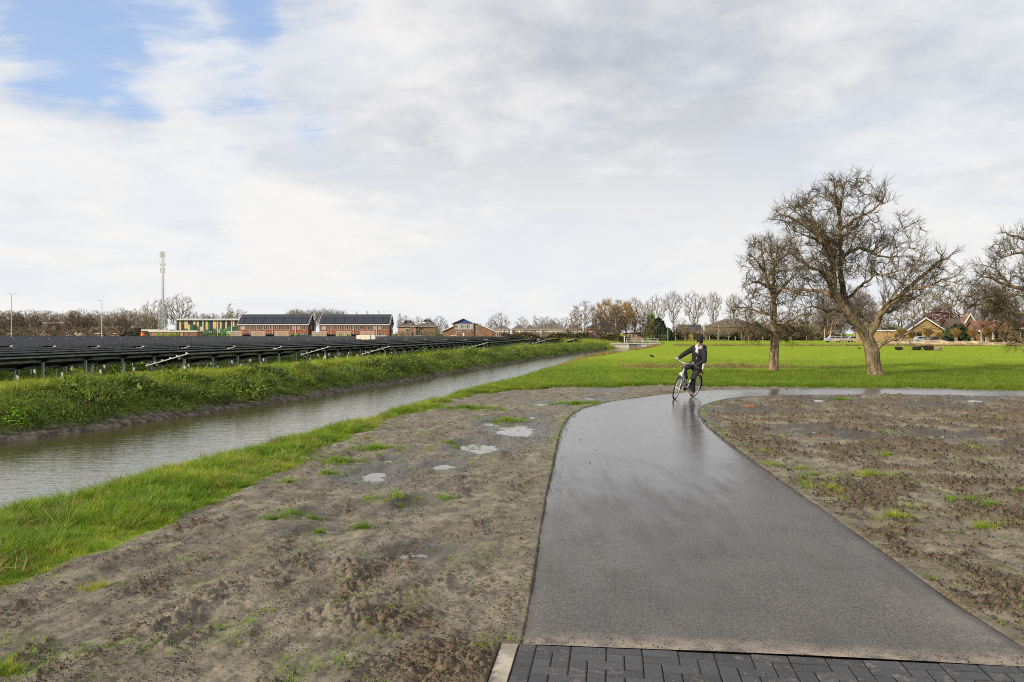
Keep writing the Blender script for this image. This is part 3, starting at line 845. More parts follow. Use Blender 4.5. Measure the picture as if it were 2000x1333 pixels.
# ================================================================== GRASS AND SOIL COVER
def blades(n, h, spread, w, lean=.5, seed=0, segs=3):
    r = random.Random(seed); b = MB()
    for _ in range(n):
        a = r.uniform(0, 2 * math.pi); rr = spread * math.sqrt(r.random()); x, y = rr * math.cos(a), rr * math.sin(a)
        hh = h * r.uniform(.5, 1.0); ln = lean * r.uniform(.3, 1.2) * hh; da = a + r.uniform(-1.2, 1.2)
        px, py = -math.sin(da) * w / 2, math.cos(da) * w / 2; vs = []
        tw = r.uniform(-.6, .6)
        for s in range(segs + 1):
            t = s / segs; off = ln * t ** 1.8; wz = (1 - t ** 1.6) * .95 + .05
            cx, cy, cz = x + math.cos(da) * off, y + math.sin(da) * off, hh * (t - .25 * lean * t * t)
            vs += [(cx + px * wz, cy + py * wz, cz), (cx - px * wz, cy - py * wz, cz)]
        b.add(vs, [(2 * s, 2 * s + 1, 2 * s + 3, 2 * s + 2) for s in range(segs)])
    return b
def leafy(n, rx, rz, size, seed=0, upright=.3, dome=True):
    """a clump of separate small leaves filling a mound"""
    r = random.Random(seed); b = MB()
    for _ in range(n):
        while True:
            x, y, z = r.uniform(-1, 1), r.uniform(-1, 1), r.uniform(0 if dome else -1, 1)
            d = x * x + y * y + z * z
            if d < 1 and r.random() < .25 + d: break
        c = Vector((x * rx, y * rx, z * rz)); s = size * r.uniform(.5, 1.25)
        n_ = Vector((x + r.uniform(-.8, .8), y + r.uniform(-.8, .8), z + upright + r.uniform(-.5, .8))).normalized()
        u = n_.orthogonal().normalized(); u.rotate(Matrix.Rotation(r.uniform(0, 6.28), 3, n_)); v = n_.cross(u)
        b.add([c - u * s * .5, c + v * s * .33 + n_ * s * .08, c + u * s * .5, c - v * s * .33 + n_ * s * .08], [(0, 1, 2, 3)])
    return b
S_verge = lib([src('tuft%d' % k, blades(26, .24, .09, .008, .9, k).mesh('tuft', G_verge)) for k in range(6)])
S_short = lib([src('short%d' % k, blades(16, .11, .13, .010, .8, 20 + k, 2).mesh('short', G_field)) for k in range(5)])
S_bank = lib([src('rough%d' % k, blades(22, .30, .16, .014, 1.0, 40 + k, 2).mesh('rough', G_bank)) for k in range(5)]
             + [src('weedy%d' % k, leafy(26, .16, .16, .055, 60 + k).mesh('weedy', G_bank)) for k in range(3)])
S_seed = lib([src('sprig%d' % k, blades(7, .055, .03, .005, .9, 80 + k, 2).mesh('sprig', G_weed)) for k in range(5)])
def pebbles(seed):
    r = random.Random(seed); bm = bmesh.new(); bmesh.ops.create_icosphere(bm, subdivisions=1, radius=1)
    for v in bm.verts: v.co *= r.uniform(.6, 1.15)
    for v in bm.verts: v.co.z *= .75
    me = bpy.data.meshes.new('clod'); bm.to_mesh(me); bm.free(); return me
M_clod = mat('soil_clod', (.115, .084, .053), .9, var=.3, scale=1.0, bump=.2, bscale=3)
M_peb = mat('pebble', (.36, .30, .25), .8, var=.3, scale=1)
def withm(me, m): me.materials.append(m); return me
S_clod = lib([src('clod%d' % k, withm(pebbles(k), M_clod)) for k in range(6)])
S_peb = lib([src('peb%d' % k, withm(pebbles(30 + k), M_peb)) for k in range(4)])

def cand(n, pymin, pymax, pxmin=-60, pxmax=2060, power=1.0):
    """random ground points, denser near the viewer"""
    py = pymin + (pymax - pymin) * rng.random(n) ** power; px = rng.uniform(pxmin, pxmax, n)
    Y = 3120 / (py - 652); return (px - 1000) / 1600 * Y, Y
def unif(n, x0, x1, y0, y1): return rng.uniform(x0, x1, n), rng.uniform(y0, y1, n)
def infront(x, y): return (np.abs(x) < y * .70 + 1.5) & (y > 1.5)
def spread(name, x, y, coll, ns, s0, s1, label=None, cat=None, tilt=.15, dz=-.01, sx=None, grow=None):
    z, _ = gz(x, y); n = len(x)
    s = rng.uniform(s0, s1, n) * (grow if grow is not None else 1)
    rot = np.c_[rng.normal(0, tilt, n), rng.normal(0, tilt, n), rng.uniform(0, 6.28, n)]
    return scatter(name, np.c_[x, y, z + dz], rot, np.c_[s, s, s * rng.uniform(.7, 1.25, n)], coll, ns, label, cat)

# long grass on the near side of the canal
x, y = unif(330000, -10, 12, 3, 48); k = infront(x, y)
x, y = x[k], y[k]; M_ = masks(x, y); wall = (M_['sdm'] > .02) & (x > xn(y) - .75) & (M_['sdp'] > .1) & (M_['sdv'] > .1)
dens = np.clip(14 / y, .18, 1) ** .8
k = wall & (rng.random(len(x)) < dens) & ~((y > 31.5) & (x > 6)) & (y < 46)
x, y, sd = x[k], y[k], M_['sdm'][k]
gw = np.clip(.55 + sd * .8, .5, 1.0) * (.75 + .45 * (fbm(x * 1.2, y * 1.2, 3, 61) + .4)) * np.clip(y / 16, 1, 1.8) ** .5
spread('verge_grass', x, y, S_verge, 6, .5, .95, grow=np.clip(gw, .3, 1.1))
y = rng.uniform(5, 30, 5200); x = xn(y) + rng.uniform(.1, 4, 5200); M_ = masks(x, y)
k = (M_['sdm'] > .1) & infront(x, y) & (fbm(x * .8, y * .8, 3, 74) + .2 * rng.random(len(x)) > .12)
S_dead = lib([src('dead%d' % q, blades(9, .20, .10, .007, 1.5, 190 + q, 2).mesh('dead', G_straw)) for q in range(3)])
spread('dead_grass', x[k], y[k], S_dead, 3, .6, 1.1, tilt=.5)
# ragged tongues of grass on the soil edge and small patches
x, y = cand(60000, 757, 1333); M_ = masks(x, y)
nn = fbm(x * .9, y * .9, 4, 62) + .7 * np.exp(-np.clip(M_['sdm'], -5, 0) ** 2 / .25) + .0
k = (M_['mud'] > .5) & (M_['sdp'] > .06) & (M_['sdv'] > .05) & (nn > .70) & (y > 9) & (rng.random(len(x)) < .55)
spread('sparse_grass', x[k], y[k], S_verge, 6, .22, .5)
patches = [(540, 1020, .30, .09), (610, 1018, .12, .05), (700, 1038, .22, .06), (622, 1045, .08, .04), (830, 800, 1.0, .5), (990, 823, .7, .25), (925, 800, 1.1, .5), (1125, 790, 1.3, .4),
           (190, 1153, .22, .06), (20, 1318, .17, .10), (575, 1010, .2, .05), (560, 945, .22, .16), (880, 870, .3, .15), (1640, 780, .6, .18), (1510, 908, .25, .1), (1567, 913, .22, .09), (1588, 923, .2, .08),
           (1745, 1013, .30, .15), (1772, 992, .2, .1), (1890, 980, .35, .1), (1930, 996, .25, .08), (1992, 968, .2, .1), (1700, 928, .5, .15), (1920, 1030, .3, .1), (1486, 888, .2, .08), (1730, 890, .3, .1), (640, 930, .25, .12), (1975, 1280, .05, .05), (730, 880, .6, .3), (670, 905, .5, .25)]
xs, ysl, gs = [], [], []
for (px, py, a, b) in patches:
    cx, cy = gr(px, py); n = int(14 + 420 * a * b)
    t = rng.uniform(0, 6.28, n); r_ = np.abs(rng.normal(0, .62, n))
    xs.append(cx + a * r_ * np.cos(t)); ysl.append(cy + b * 1.3 * r_ * np.sin(t)); gs.append(np.full(n, np.clip(.35 + a * .45, .35, .6)) * np.clip(1.15 - .5 * r_, .3, 1))
x, y, g_ = map(np.concatenate, (xs, ysl, gs)); k = poly_sd(x, y, path_poly) > .04
spread('grass_patches', x[k], y[k], S_verge, 6, .6, 1.1, grow=g_[k])
# seedlings
x, y = cand(60000, 765, 1345); M_ = masks(x, y); nn = fbm(x * 1.3, y * 1.3, 5, 63, .65) + .25 * rng.random(len(x))
k = (M_['mud'] > .6) & (M_['sdp'] > .02) & (M_['sdv'] > .03) & (nn > np.where(y < 9, .46, .24)) & (rng.random(len(x)) < .45)
# a thin line of seedlings along the edges of the asphalt
ii = rng.integers(0, 300, 420); ex = LL[ii] * 1.0; off = np.abs(rng.normal(0, .05, 420)) + .015
ex2 = RR[rng.integers(0, 300, 330)]
x = np.r_[x[k], ex[:, 0] - off]; y = np.r_[y[k], ex[:, 1] + rng.normal(0, .02, 420)]
x = np.r_[x, ex2[:, 0] + np.abs(rng.normal(0, .05, 330)) + .03]; y = np.r_[y, ex2[:, 1] + .02]
k = (poly_sd(x, y, path_poly) > .005) & (poly_sd(x, y, pave_poly) > .01)
x, y = x[k], y[k]
spread('seedlings', x, y, S_seed, 5, .4, 1.2, grow=np.clip(y / 12, .75, 1.4))
# short meadow grass, nearest part
x, y = unif(170000, -1, 34, 27.5, 62); k = (np.abs(x) < y * .68 + 1); x, y = x[k], y[k]
M_ = masks(x, y); k = (M_['sdm'] > .0) & (x > xn(y) - .3) & (M_['sdp'] > .15) & (rng.random(len(x)) < np.clip(38 / y, .3, 1) ** 1.5)
x, y = x[k], y[k]
longer = sstep(46, 34, y)
kn = (y < 41.5 + fbm(x * .4, y * .4, 3, 75) * 1.5) & (rng.random(len(y)) < .8)
S_rough = lib([src('rougher%d' % q, blades(20, .20, .12, .009, 1.0, 210 + q, 2).mesh('rougher', G_mid)) for q in range(5)])
spread('rough_meadow_grass', x[kn], y[kn], S_rough, 5, .7, 1.25)
longer = longer * 0; k = (~kn) & (rng.random(len(y)) < sstep(62, 50, y) + .05); x, y, longer = x[k], y[k], longer[k]
spread('meadow_grass', x, y, S_short, 5, .8, 1.3, grow=(.75 + .75 * longer) * np.clip(y / 36, 1, 1.6))
# rough growth of the far bank
x, y = unif(330000, -32, 16, 8, 142); d = xf(y) - x
k = infront(x, y) & (d > .20) & (d < 7.5) & (rng.random(len(x)) < np.clip(26 / y, .2, 1)); x, y, d = x[k], y[k], d[k]
nb = fbm(x * .5, y * .5, 4, 64)
g_ = (.55 + .5 * np.clip(nb + .5, 0, 1.3)) * sstep(-.2, .8, d) * (1 - .45 * sstep(3.0, 4.2, d)) * np.clip(y / 35, 1, 2.2) ** .5
k = rng.random(len(x)) < .5 + .5 * sstep(.3, 1.0, d)
x, y, d, g_ = x[k], y[k], d[k], g_[k]
up_ = rng.random(len(x)) < sstep(2.3, 3.2, d + .5 * fbm(x * .7, y * .7, 3, 66))  # paler grass on the crest: sun on the bank top put into its colour
S_slope = lib([src('slope%d' % q, blades(20, .26, .15, .015, 1.1, 140 + q, 2).mesh('slope', G_slope)) for q in range(4)] + [src('slopeleaf%d' % q, leafy(34, .20, .20, .065, 160 + q).mesh('slopeleaf', G_slope)) for q in range(4)])
spread('bank_growth', x[up_], y[up_], S_bank, 8, .8, 1.4, grow=np.clip(g_[up_], .25, 2.0), tilt=.35)
q_ = ~up_; clump = 1 + .9 * sstep(.15, .6, fbm(x * .45, y * .45, 3, 67))
spread('slope_growth', x[q_], y[q_], S_slope, 8, .8, 1.5, grow=np.clip(g_ * clump, .25, 2.6)[q_], tilt=.4)
# growth on the heap beyond the panels, and straw on the far canal shoulder
x, y = unif(16000, -8, 24, 132, 158); k = np.exp(-((x - 9) / 9.5) ** 2) > .25; x, y = x[k], y[k]
spread('heap_growth', x, y, S_bank, 8, 1.3, 2.2, tilt=.3)
S_straw = lib([src('straw%d' % k, blades(16, .16, .16, .02, 1.6, 90 + k, 2).mesh('straw', G_straw)) for k in range(3)])
y = rng.uniform(38, 144, 3600); x = xn(y) + rng.normal(.1, .32, 3600)
k = fbm(y * .25, x * .2, 3, 68) > -.1; spread('dry_shoulder_grass', x[k], y[k], S_straw, 3, .5, 1.2, tilt=.6, grow=np.clip(y[k] / 70, .8, 1.3))
x1, y1 = unif(2500, 6, 15, 44.6, 46.6); x2, y2 = unif(1500, 26, 75, 130, 132); x3, y3 = unif(5000, 66, 150, 143, 149)
xx, yy2 = [x1, x2, x3], [y1, y2, y3]
for (px, py, w) in [(1540, 721, .7), (1633, 722, .6), (1470, 721, .6)]:
    cx, cy = gr(px, py); xx.append(cx + rng.normal(0, w, 160)); yy2.append(cy + rng.normal(0, .4, 160))
x, y = np.concatenate(xx), np.concatenate(yy2); spread('dry_grass_strips', x, y, S_straw, 3, .6, 1.2, tilt=.6, grow=np.clip(y / 70, .7, 1.5))

# fine crumbs everywhere on the soil
x, y = cand(80000, 800, 1350, power=.9); M_ = masks(x, y); zz = height(x, y, M_)
k = (M_['mud'] > .9) & (M_['sdp'] > .03) & (M_['sdv'] > .03) & (fbm(x * 2.2, y * 2.2, 4, 72, .7) + .5 * rng.random(len(x)) > .30)
n = k.sum(); s = (.0022 + .0055 * rng.random(n) ** 3) * np.clip(y[k] / 7, .9, 2.2)
scatter('soil_crumbs', np.c_[x[k], y[k], zz[k] + s * .3], rng.uniform(0, 6.28, (n, 3)), np.c_[s, s, s * .8], S_clod, 6)
# low bank of cut reeds and straw along the ditch at the right
M_strawbank = mat('matted_straw', (.50, .39, .23), .9, var=.3, scale=.5, bump=.1, bscale=2)
nx_, ny_ = 260, 12; gx_ = np.linspace(62, 170, nx_); gy_ = np.linspace(-2.6, 2.6, ny_); AX, AY = np.meshgrid(gx_, gy_, indexing='ij')
hz_ = np.cos(AY / 2.6 * np.pi / 2) * (.62 + .34 * fbm(AX * .18, AY * .3, 3, 81) + .08 * fbm(AX * 1.1, AY * 1.1, 3, 82)) * sstep(62, 70, AX)
VV = np.stack([AX, 146 + AY - .03 * (AX - 70) + 1.2 * fbm(AX * .06, AX * 0, 2, 83), hz_ - .03], -1).reshape(-1, 3)
a_ = np.arange(nx_ - 1)[:, None] * ny_ + np.arange(ny_ - 1)[None, :]
sb_ = bpy.data.objects.new('straw_bank', fast_mesh('straw_bank', VV, np.stack([a_, a_ + ny_, a_ + ny_ + 1, a_ + 1], -1).reshape(-1, 4), M_strawbank)); COL.objects.link(sb_); sb_['kind'] = 'structure'
# clods and stones
x, y = cand(150000, 762, 1360, power=.8); M_ = masks(x, y); z, _ = gz(x, y)
M2 = dict(M_); zz = height(x, y, M2)
k = (M_['mud'] > .9) & (M_['sdp'] > .05) & (M_['sdv'] > .03) & (rng.random(len(x)) < np.clip(M2['clod'] * 1.7, .012, .8) * (1 - .8 * M2['wet'])) & (rng.random(len(x)) < .45 + .55 * M2['right'])
xk, yk = x[k], y[k]; n = k.sum(); s = (.003 + .0075 * rng.random(n) ** 3) * np.clip(yk / 7, .9, 2.2) * (1 + .5 * M2['right'][k])
scatter('soil_clods', np.c_[xk, yk, zz[k] + s * .2], rng.uniform(0, 6.28, (n, 3)), np.c_[s, s, s * .8], S_clod, 6)
x, y = cand(4000, 762, 1345); M_ = masks(x, y); zz = height(x, y, M_)
k = (M_['mud'] > .9) & (M_['sdp'] > .03) & (M_['sdv'] > .03) & (rng.random(len(x)) < .35)
n = k.sum(); s = (.002 + .005 * rng.random(n) ** 3) * np.clip(y[k] / 7, .9, 2.0)
# crumbs of soil and grit carried onto the asphalt
ii = rng.integers(2, 330, 2600); t_ = np.where(rng.random(2600) < .75, np.abs(rng.normal(0, .018, 2600)), rng.random(2600)); t_ = np.where(rng.random(2600) < .5, t_, 1 - t_)
t_ = np.clip(t_, .003, .997); pq = LL[ii] * (1 - t_)[:, None] + RR[ii] * t_[:, None] + rng.normal(0, .01, (2600, 2)); s_ = (.0018 + .005 * rng.random(2600) ** 4) * np.clip(pq[:, 1] / 7, .9, 2)
u1 = rng.uniform(0, 3.1, 700); v1 = -np.abs(rng.normal(0, .09, 700)); pq2 = PO + E1 * u1[:, None] + E2 * v1[:, None]; s2_ = .0015 + .0045 * rng.random(700) ** 4
scatter('grit_on_asphalt', np.c_[np.r_[pq[:, 0], pq2[:, 0]], np.r_[pq[:, 1], pq2[:, 1]], np.full(3300, .040)], rng.uniform(0, 6.28, (3300, 3)), np.repeat(np.r_[s_, s2_][:, None], 3, 1), S_clod, 6)
scatter('pebbles', np.c_[x[k], y[k], zz[k] + s * .3], rng.uniform(0, 6.28, (n, 3)), np.c_[s, s, s], S_peb, 4)

# ================================================================== TREES
def tubes_mesh(name, tubes, mats, smooth=True):
    """tubes: list of (pts list, radii list, sides, material index) -> one mesh"""
    Vs, Fs, mi = [], [], []; base = 0
    for pts, rad, sides, m_ in tubes:
        P = np.asarray(pts, float); n = len(P); r = np.asarray(rad, float)
        T = np.empty_like(P); T[1:-1] = P[2:] - P[:-2]; T[0] = P[1] - P[0]; T[-1] = P[-1] - P[-2]
        T /= np.linalg.norm(T, axis=1)[:, None] + 1e-9
        ref = np.array([0.31, .17, .93]) if abs(T[0] @ np.array([.31, .17, .93])) < .95 else np.array([1., 0, 0])
        U_ = np.cross(T, ref); U_ /= np.linalg.norm(U_, axis=1)[:, None] + 1e-9
        W_ = np.cross(T, U_)
        a = np.arange(sides) * 2 * np.pi / sides
        ring = P[:, None, :] + r[:, None, None] * (np.cos(a)[None, :, None] * U_[:, None, :] + np.sin(a)[None, :, None] * W_[:, None, :])
        Vs.append(ring.reshape(-1, 3))
        i = np.arange(n - 1)[:, None]; k = np.arange(sides)[None, :]; k2 = (k + 1) % sides
        f = np.stack([i * sides + k + base, i * sides + k2 + base, (i + 1) * sides + k2 + base, (i + 1) * sides + k + base], -1).reshape(-1, 4)
        Fs.append(f); mi.append(np.full(len(f), m_)); base += n * sides
    return fast_mesh(name, np.vstack(Vs), np.vstack(Fs), mats, smooth, np.concatenate(mi))

tr = np.random.default_rng(11)
def unit(v): return v / (math.sqrt(v[0] * v[0] + v[1] * v[1] + v[2] * v[2]) + 1e-9)
def cross3(a, b): return np.array((a[1] * b[2] - a[2] * b[1], a[2] * b[0] - a[0] * b[2], a[0] * b[1] - a[1] * b[0]))
def grow(p, d, L, r0, n, wob, up, r1=.25, spiral=None):
    """a crooked branch: points and radii"""
    pts = [p]; dd = unit(d); q = p.copy()
    for k in range(n):
        dd = unit(dd + tr.normal(0, wob, 3) + np.array([0, 0, up]))
        q = q + dd * L / n; pts.append(q)
    return pts, list(np.linspace(r0, r0 * r1, n + 1))
def side_dir(t, ang):
    a = unit(cross3(t, tr.normal(0, 1, 3))); return unit(t * math.cos(ang) + a * math.sin(ang))

def ramify(tubes_b, tubes_t, pts, rad, spec, lvl=0, centre=None):
    """side branches along a limb. spec: list of (spacing, length, radius, angle, wobble, up, segs)"""
    if lvl >= len(spec): return
    sp, L, r, ang, wob, up, seg, sides = spec[lvl]
    P = np.array(pts); D = np.linalg.norm(np.diff(P, axis=0), axis=1); tot = D.sum(); cum = np.r_[0, np.cumsum(D)]
    s = sp * tr.uniform(.3, 1.2) + (tot * .12 if lvl == 0 else tot * .08)
    while s < tot:
        k = min(np.searchsorted(cum, s) - 1, len(D) - 1); k = max(k, 0)
        f = (s - cum[k]) / D[k]; q = P[k] * (1 - f) + P[k + 1] * f; t = unit(P[k + 1] - P[k])
        rr = rad[k] * (1 - f) + rad[k + 1] * f
        d = side_dir(t, ang * tr.uniform(.7, 1.3))
        if centre is not None: d = unit(d + .45 * unit(q - centre))
        l_ = L * tr.uniform(.5, 1.25) * (1.15 - .45 * s / tot)
        pp, rd = grow(q, d, l_, min(r, rr * .8), seg, wob, up)
        (tubes_t if lvl >= 1 or r < .02 else tubes_b).append((pp, rd, sides, 1 if r < .02 else 0))
        ramify(tubes_b, tubes_t, pp, rd, spec, lvl + 1, centre)
        s += sp * tr.uniform(.6, 1.4)
    # the branch ends in a shoot of its own
def resample(P, step, wob):
    P = np.array(P, float)
    for _ in range(2):
        Q = [P[0]]
        for a, b in zip(P[:-1], P[1:]): Q += [a * .75 + b * .25, a * .25 + b * .75]
        Q.append(P[-1]); P = np.array(Q)
    d = np.r_[0, np.cumsum(np.linalg.norm(np.diff(P, axis=0), axis=1))]; n = max(4, int(d[-1] / step)); t = np.linspace(0, d[-1], n)
    out = np.stack([np.interp(t, d, P[:, k]) for k in range(3)], 1)
    out[1:-1] += tr.normal(0, wob, (n - 2, 3)); return out

def pear_tree(name, Y, sc, ox, oy, trunk, limbs, spec, label, hollow=None, outline=None, nfill=0):
    """trunk and limbs given as picture-plane polylines (x, y, depth, radius in m); turned into real 3-D limbs at distance Y"""
    shrink = outline is not None and nfill == 350
    def P3(x, y, dp):
        if shrink: x = 1080 + (x - 1080) * .78 if x > 1080 else x; y = 190 - (190 - y) * .74 if y < 190 else y
        q = at(ox + x / sc, oy + y / sc, Y); return np.array([q.x, Y + dp, q.z])
    root = P3(trunk[0][0], trunk[0][1], 0); root[2] = gz1(root[0], Y) - .06
    cen = P3(*limbs[0][1][0][:2], 0) + np.array([0, 0, .8])
    tb, tt_ = [], []
    tp = resample([P3(x, y, dp) - root for x, y, dp, r in trunk], .18, .012)
    tp[0] = (0, 0, 0)
    trd = np.interp(np.linspace(0, 1, len(tp)), np.linspace(0, 1, len(trunk)), [q[3] for q in trunk])
    trd[0] *= 1.45; trd[1] *= 1.18; trd[2] *= 1.06
    for (r0, r1), L in [((l[0]), l[1]) for l in limbs]:
        pts3 = []
        dpt = 0
        for q in L: pts3.append(P3(q[0], q[1], q[2] if len(q) > 2 else 0) - root)
        lp = resample(pts3, .22, .025)
        lr = r0 * (1 - np.linspace(0, 1, len(lp))) ** .8 + r1
        tb.append((lp, lr, 10 if r0 > .09 else 7, 0))
        ramify(tb, tt_, lp, lr, spec, 0, cen - root)
    if outline:
        A = np.vstack([np.asarray(t[0]) for t in tb if t[2] >= 7]); par_d = np.vstack([np.gradient(np.asarray(t[0]), axis=0) for t in tb if t[2] >= 7])
        nodes = [q for q in A]; dirs = [unit(q) for q in par_d]; ol = np.array(outline, float); lo, hi = ol.min(0), ol.max(0); cnt = 0; tries = 0
        while cnt < nfill and tries < nfill * 30:
            tries += 1
            q = tr.uniform(lo, hi)
            if poly_sd(np.array([q[0]]), np.array([q[1]]), ol)[0] > 0: continue
            t = P3(q[0], q[1], tr.normal(0, 1.3)) - root
            D = np.linalg.norm(np.array(nodes) - t, axis=1); k = int(np.argmin(D))
            if not .25 < D[k] < .85: continue
            p0 = nodes[k]; L = D[k]; c = p0 + dirs[k] * L * .35 + (t - p0) * .25 + np.array([0, 0, .08 * L]) + tr.normal(0, .08, 3)
            pts_ = [(1 - u) ** 2 * p0 + 2 * u * (1 - u) * c + u * u * t + (tr.normal(0, .022, 3) if 0 < u < 1 else 0) for u in np.linspace(0, 1, 6)]
            rd_ = list(np.linspace(.014 + .018 * L, .009, 6)); tt_.append((pts_, rd_, 4, 0)); cnt += 1
            nodes += pts_[2:]; dirs += [unit(pts_[i_] - pts_[i_ - 1]) for i_ in range(2, 6)]
            ramify(tb, tt_, pts_, rd_, spec, 1, None)
    e = empty(name, tuple(root), 0, label, 'tree')
    tm = tubes_mesh('trunk', [(tp, trd, 18, 0)], [B_pear]);
    # ribs, burrs and flare on the trunk
    co = np.empty(len(tm.vertices) * 3, np.float32); tm.vertices.foreach_get('co', co); co = co.reshape(-1, 3)
    ax = np.stack([np.interp(co[:, 2], tp[:, 2], tp[:, k]) for k in (0, 1)], 1); dv = co[:, :2] - ax; an = np.arctan2(dv[:, 1], dv[:, 0])
    k_ = 1 + .10 * np.sin(an * 3 + 1.3 * co[:, 2] + 1) + .06 * np.sin(an * 7 + co[:, 2] * 2.2) + .09 * fbm(an * 1.3, co[:, 2] * 2.5, 3, 5)
    if hollow: k_ -= hollow[2] * np.exp(-((an - hollow[0]) / .3) ** 2 - ((co[:, 2] - hollow[1]) / .45) ** 2)
    co[:, :2] = ax + dv * k_[:, None]; tm.vertices.foreach_set('co', co.ravel()); tm.update()
    o = bpy.data.objects.new('trunk', tm); COL.objects.link(o); o.parent = e
    big = [t for t in tb if t[2] >= 7]; small = [t for t in tb if t[2] < 7] + tt_
    o = bpy.data.objects.new('limbs', tubes_mesh('limbs', big, [B_pear, B_peartwig])); COL.objects.link(o); o.parent = e
    o = bpy.data.objects.new('crown', tubes_mesh('crown', small, [B_pear, B_peartwig])); COL.objects.link(o); o.parent = e
    return e
SPEC = [(.34, 1.10, .026, .95, .20, .05, 6, 5), (.088, .56, .0105, .95, .22, .06, 4, 3), (.050, .22, .0064, .85, .22, .10, 2, 3)]
big_limbs = [
 ((.19, .03), [(830, 1045, 0), (790, 985, -.1), (730, 915, -.3), (670, 862, -.4), (615, 790, -.5), (598, 735, -.5), (600, 650, -.6), (560, 540, -.8), (500, 450, -1.0), (430, 405, -1.2), (330, 350, -1.3), (250, 325, -1.4)]),
 ((.15, .02), [(775, 965, .1), (740, 860, .3), (705, 740, .5), (700, 600, .6), (708, 480, .6), (706, 380, .7), (702, 250, .7), (730, 130, .8), (748, 55, .8)]),
 ((.10, .015), [(598, 735, -.5), (635, 650, .0), (645, 500, .4), (600, 400, .9), (560, 300, 1.2), (540, 190, 1.4)]),
 ((.085, .015), [(650, 875, -.4), (600, 862, -.6), (550, 885, -.9), (495, 858, -1.2), (430, 850, -1.5), (370, 870, -1.6)]),
 ((.10, .015), [(600, 790, -.5), (545, 700, -1.1), (485, 645, -1.5), (405, 640, -1.9), (330, 590, -2.1), (270, 560, -2.3)]),
 ((.08, .015), [(590, 785, -.5), (520, 750, -.2), (440, 745, .3), (375, 752, .6), (310, 720, 1.0)]),
 ((.14, .02), [(845, 1015, 0), (878, 940, -.3), (880, 885, -.4), (925, 830, -.7), (968, 790, -.9), (1000, 745, -1.1), (1045, 700, -1.3), (1110, 640, -1.4), (1185, 590, -1.5), (1255, 565, -1.5)]),
 ((.085, .015), [(885, 895, -.4), (930, 868, -.1), (1000, 872, .3), (1050, 815, .6), (1120, 778, .9), (1190, 772, 1.2), (1245, 790, 1.5)]),
 ((.09, .015), [(708, 560, .6), (770, 505, 1.0), (870, 478, 1.4), (940, 505, 1.7), (1010, 450, 2.0), (1085, 385, 2.2)]),
 ((.06, .012), [(738, 790, .3), (790, 705, -.3), (850, 660, -.9), (920, 660, -1.4), (960, 640, -1.7)]),
 ((.07, .012), [(870, 1105, 0), (930, 1050, -.4), (1000, 1010, -.8), (1050, 982, -1.0), (1105, 960, -1.2)]),
 ((.07, .012), [(704, 385, .7), (760, 330, .2), (830, 290, -.2), (895, 230, -.5), (905, 150, -.6)]),
 ((.07, .012), [(706, 480, .6), (650, 430, 1.1), (605, 330, 1.6), (510, 255, 2.0), (445, 205, 2.2)]),
 ((.07, .012), [(562, 545, -.8), (500, 500, -1.5), (400, 470, -2.0), (300, 440, -2.3)]),
 ((.055, .012), [(702, 300, .7), (640, 220, -.1), (600, 130, -.6), (590, 90, -.8)]),
 ((.055, .012), [(845, 940, 0), (830, 900, .6), (808, 850, .9), (860, 790, 1.2)]),
 ((.055, .012), [(1000, 745, -1.1), (1080, 740, -1.6), (1150, 700, -2.0), (1220, 690, -2.2)]),
 ((.05, .012), [(880, 480, 1.4), (960, 540, 1.0), (1040, 545, .6), (1110, 540, .4)]),
 ((.05, .012), [(702, 450, .6), (780, 400, 1.6), (850, 370, 2.2), (905, 320, 2.5)]),
 ((.05, .012), [(600, 655, -.6), (540, 600, -1.6), (480, 560, -2.2)]),
 ((.05, .012), [(880, 880, -.4), (960, 690, -1.6), (990, 600, -2.0), (1010, 540, -2.2)]),
]
pear_tree('pear_tree', 36.3, 3.03, 1420, 320,
          [(884, 1270, 0, .29), (868, 1190, 0, .27), (856, 1110, 0, .30), (836, 1040, 0, .27), (815, 1000, 0, .20)], big_limbs, SPEC,
          'tallest bare pear tree with a thick leaning trunk forking low over the meadow',
          None, [(370, 760), (300, 700), (270, 600), (230, 480), (215, 330), (300, 290), (420, 195), (450, 140), (540, 90), (620, 50), (690, 50), (750, 15), (800, 60), (800, 120), (850, 110), (922, 140), (915, 220), (942, 260), (935, 345), (1000, 340), (1060, 315), (1145, 345), (1100, 410), (1092, 480), (1060, 540), (1150, 530), (1285, 560), (1285, 620), (1240, 700), (1255, 795), (1180, 850), (1100, 880), (1060, 840), (1010, 780), (940, 700), (850, 640), (760, 700), (700, 700), (600, 760), (560, 840), (470, 860)], 350)
SPEC2 = [(.34, .95, .024, .95, .22, .04, 6, 5), (.095, .52, .0115, .95, .24, .05, 4, 3), (.062, .21, .0078, .85, .22, .08, 2, 3)]
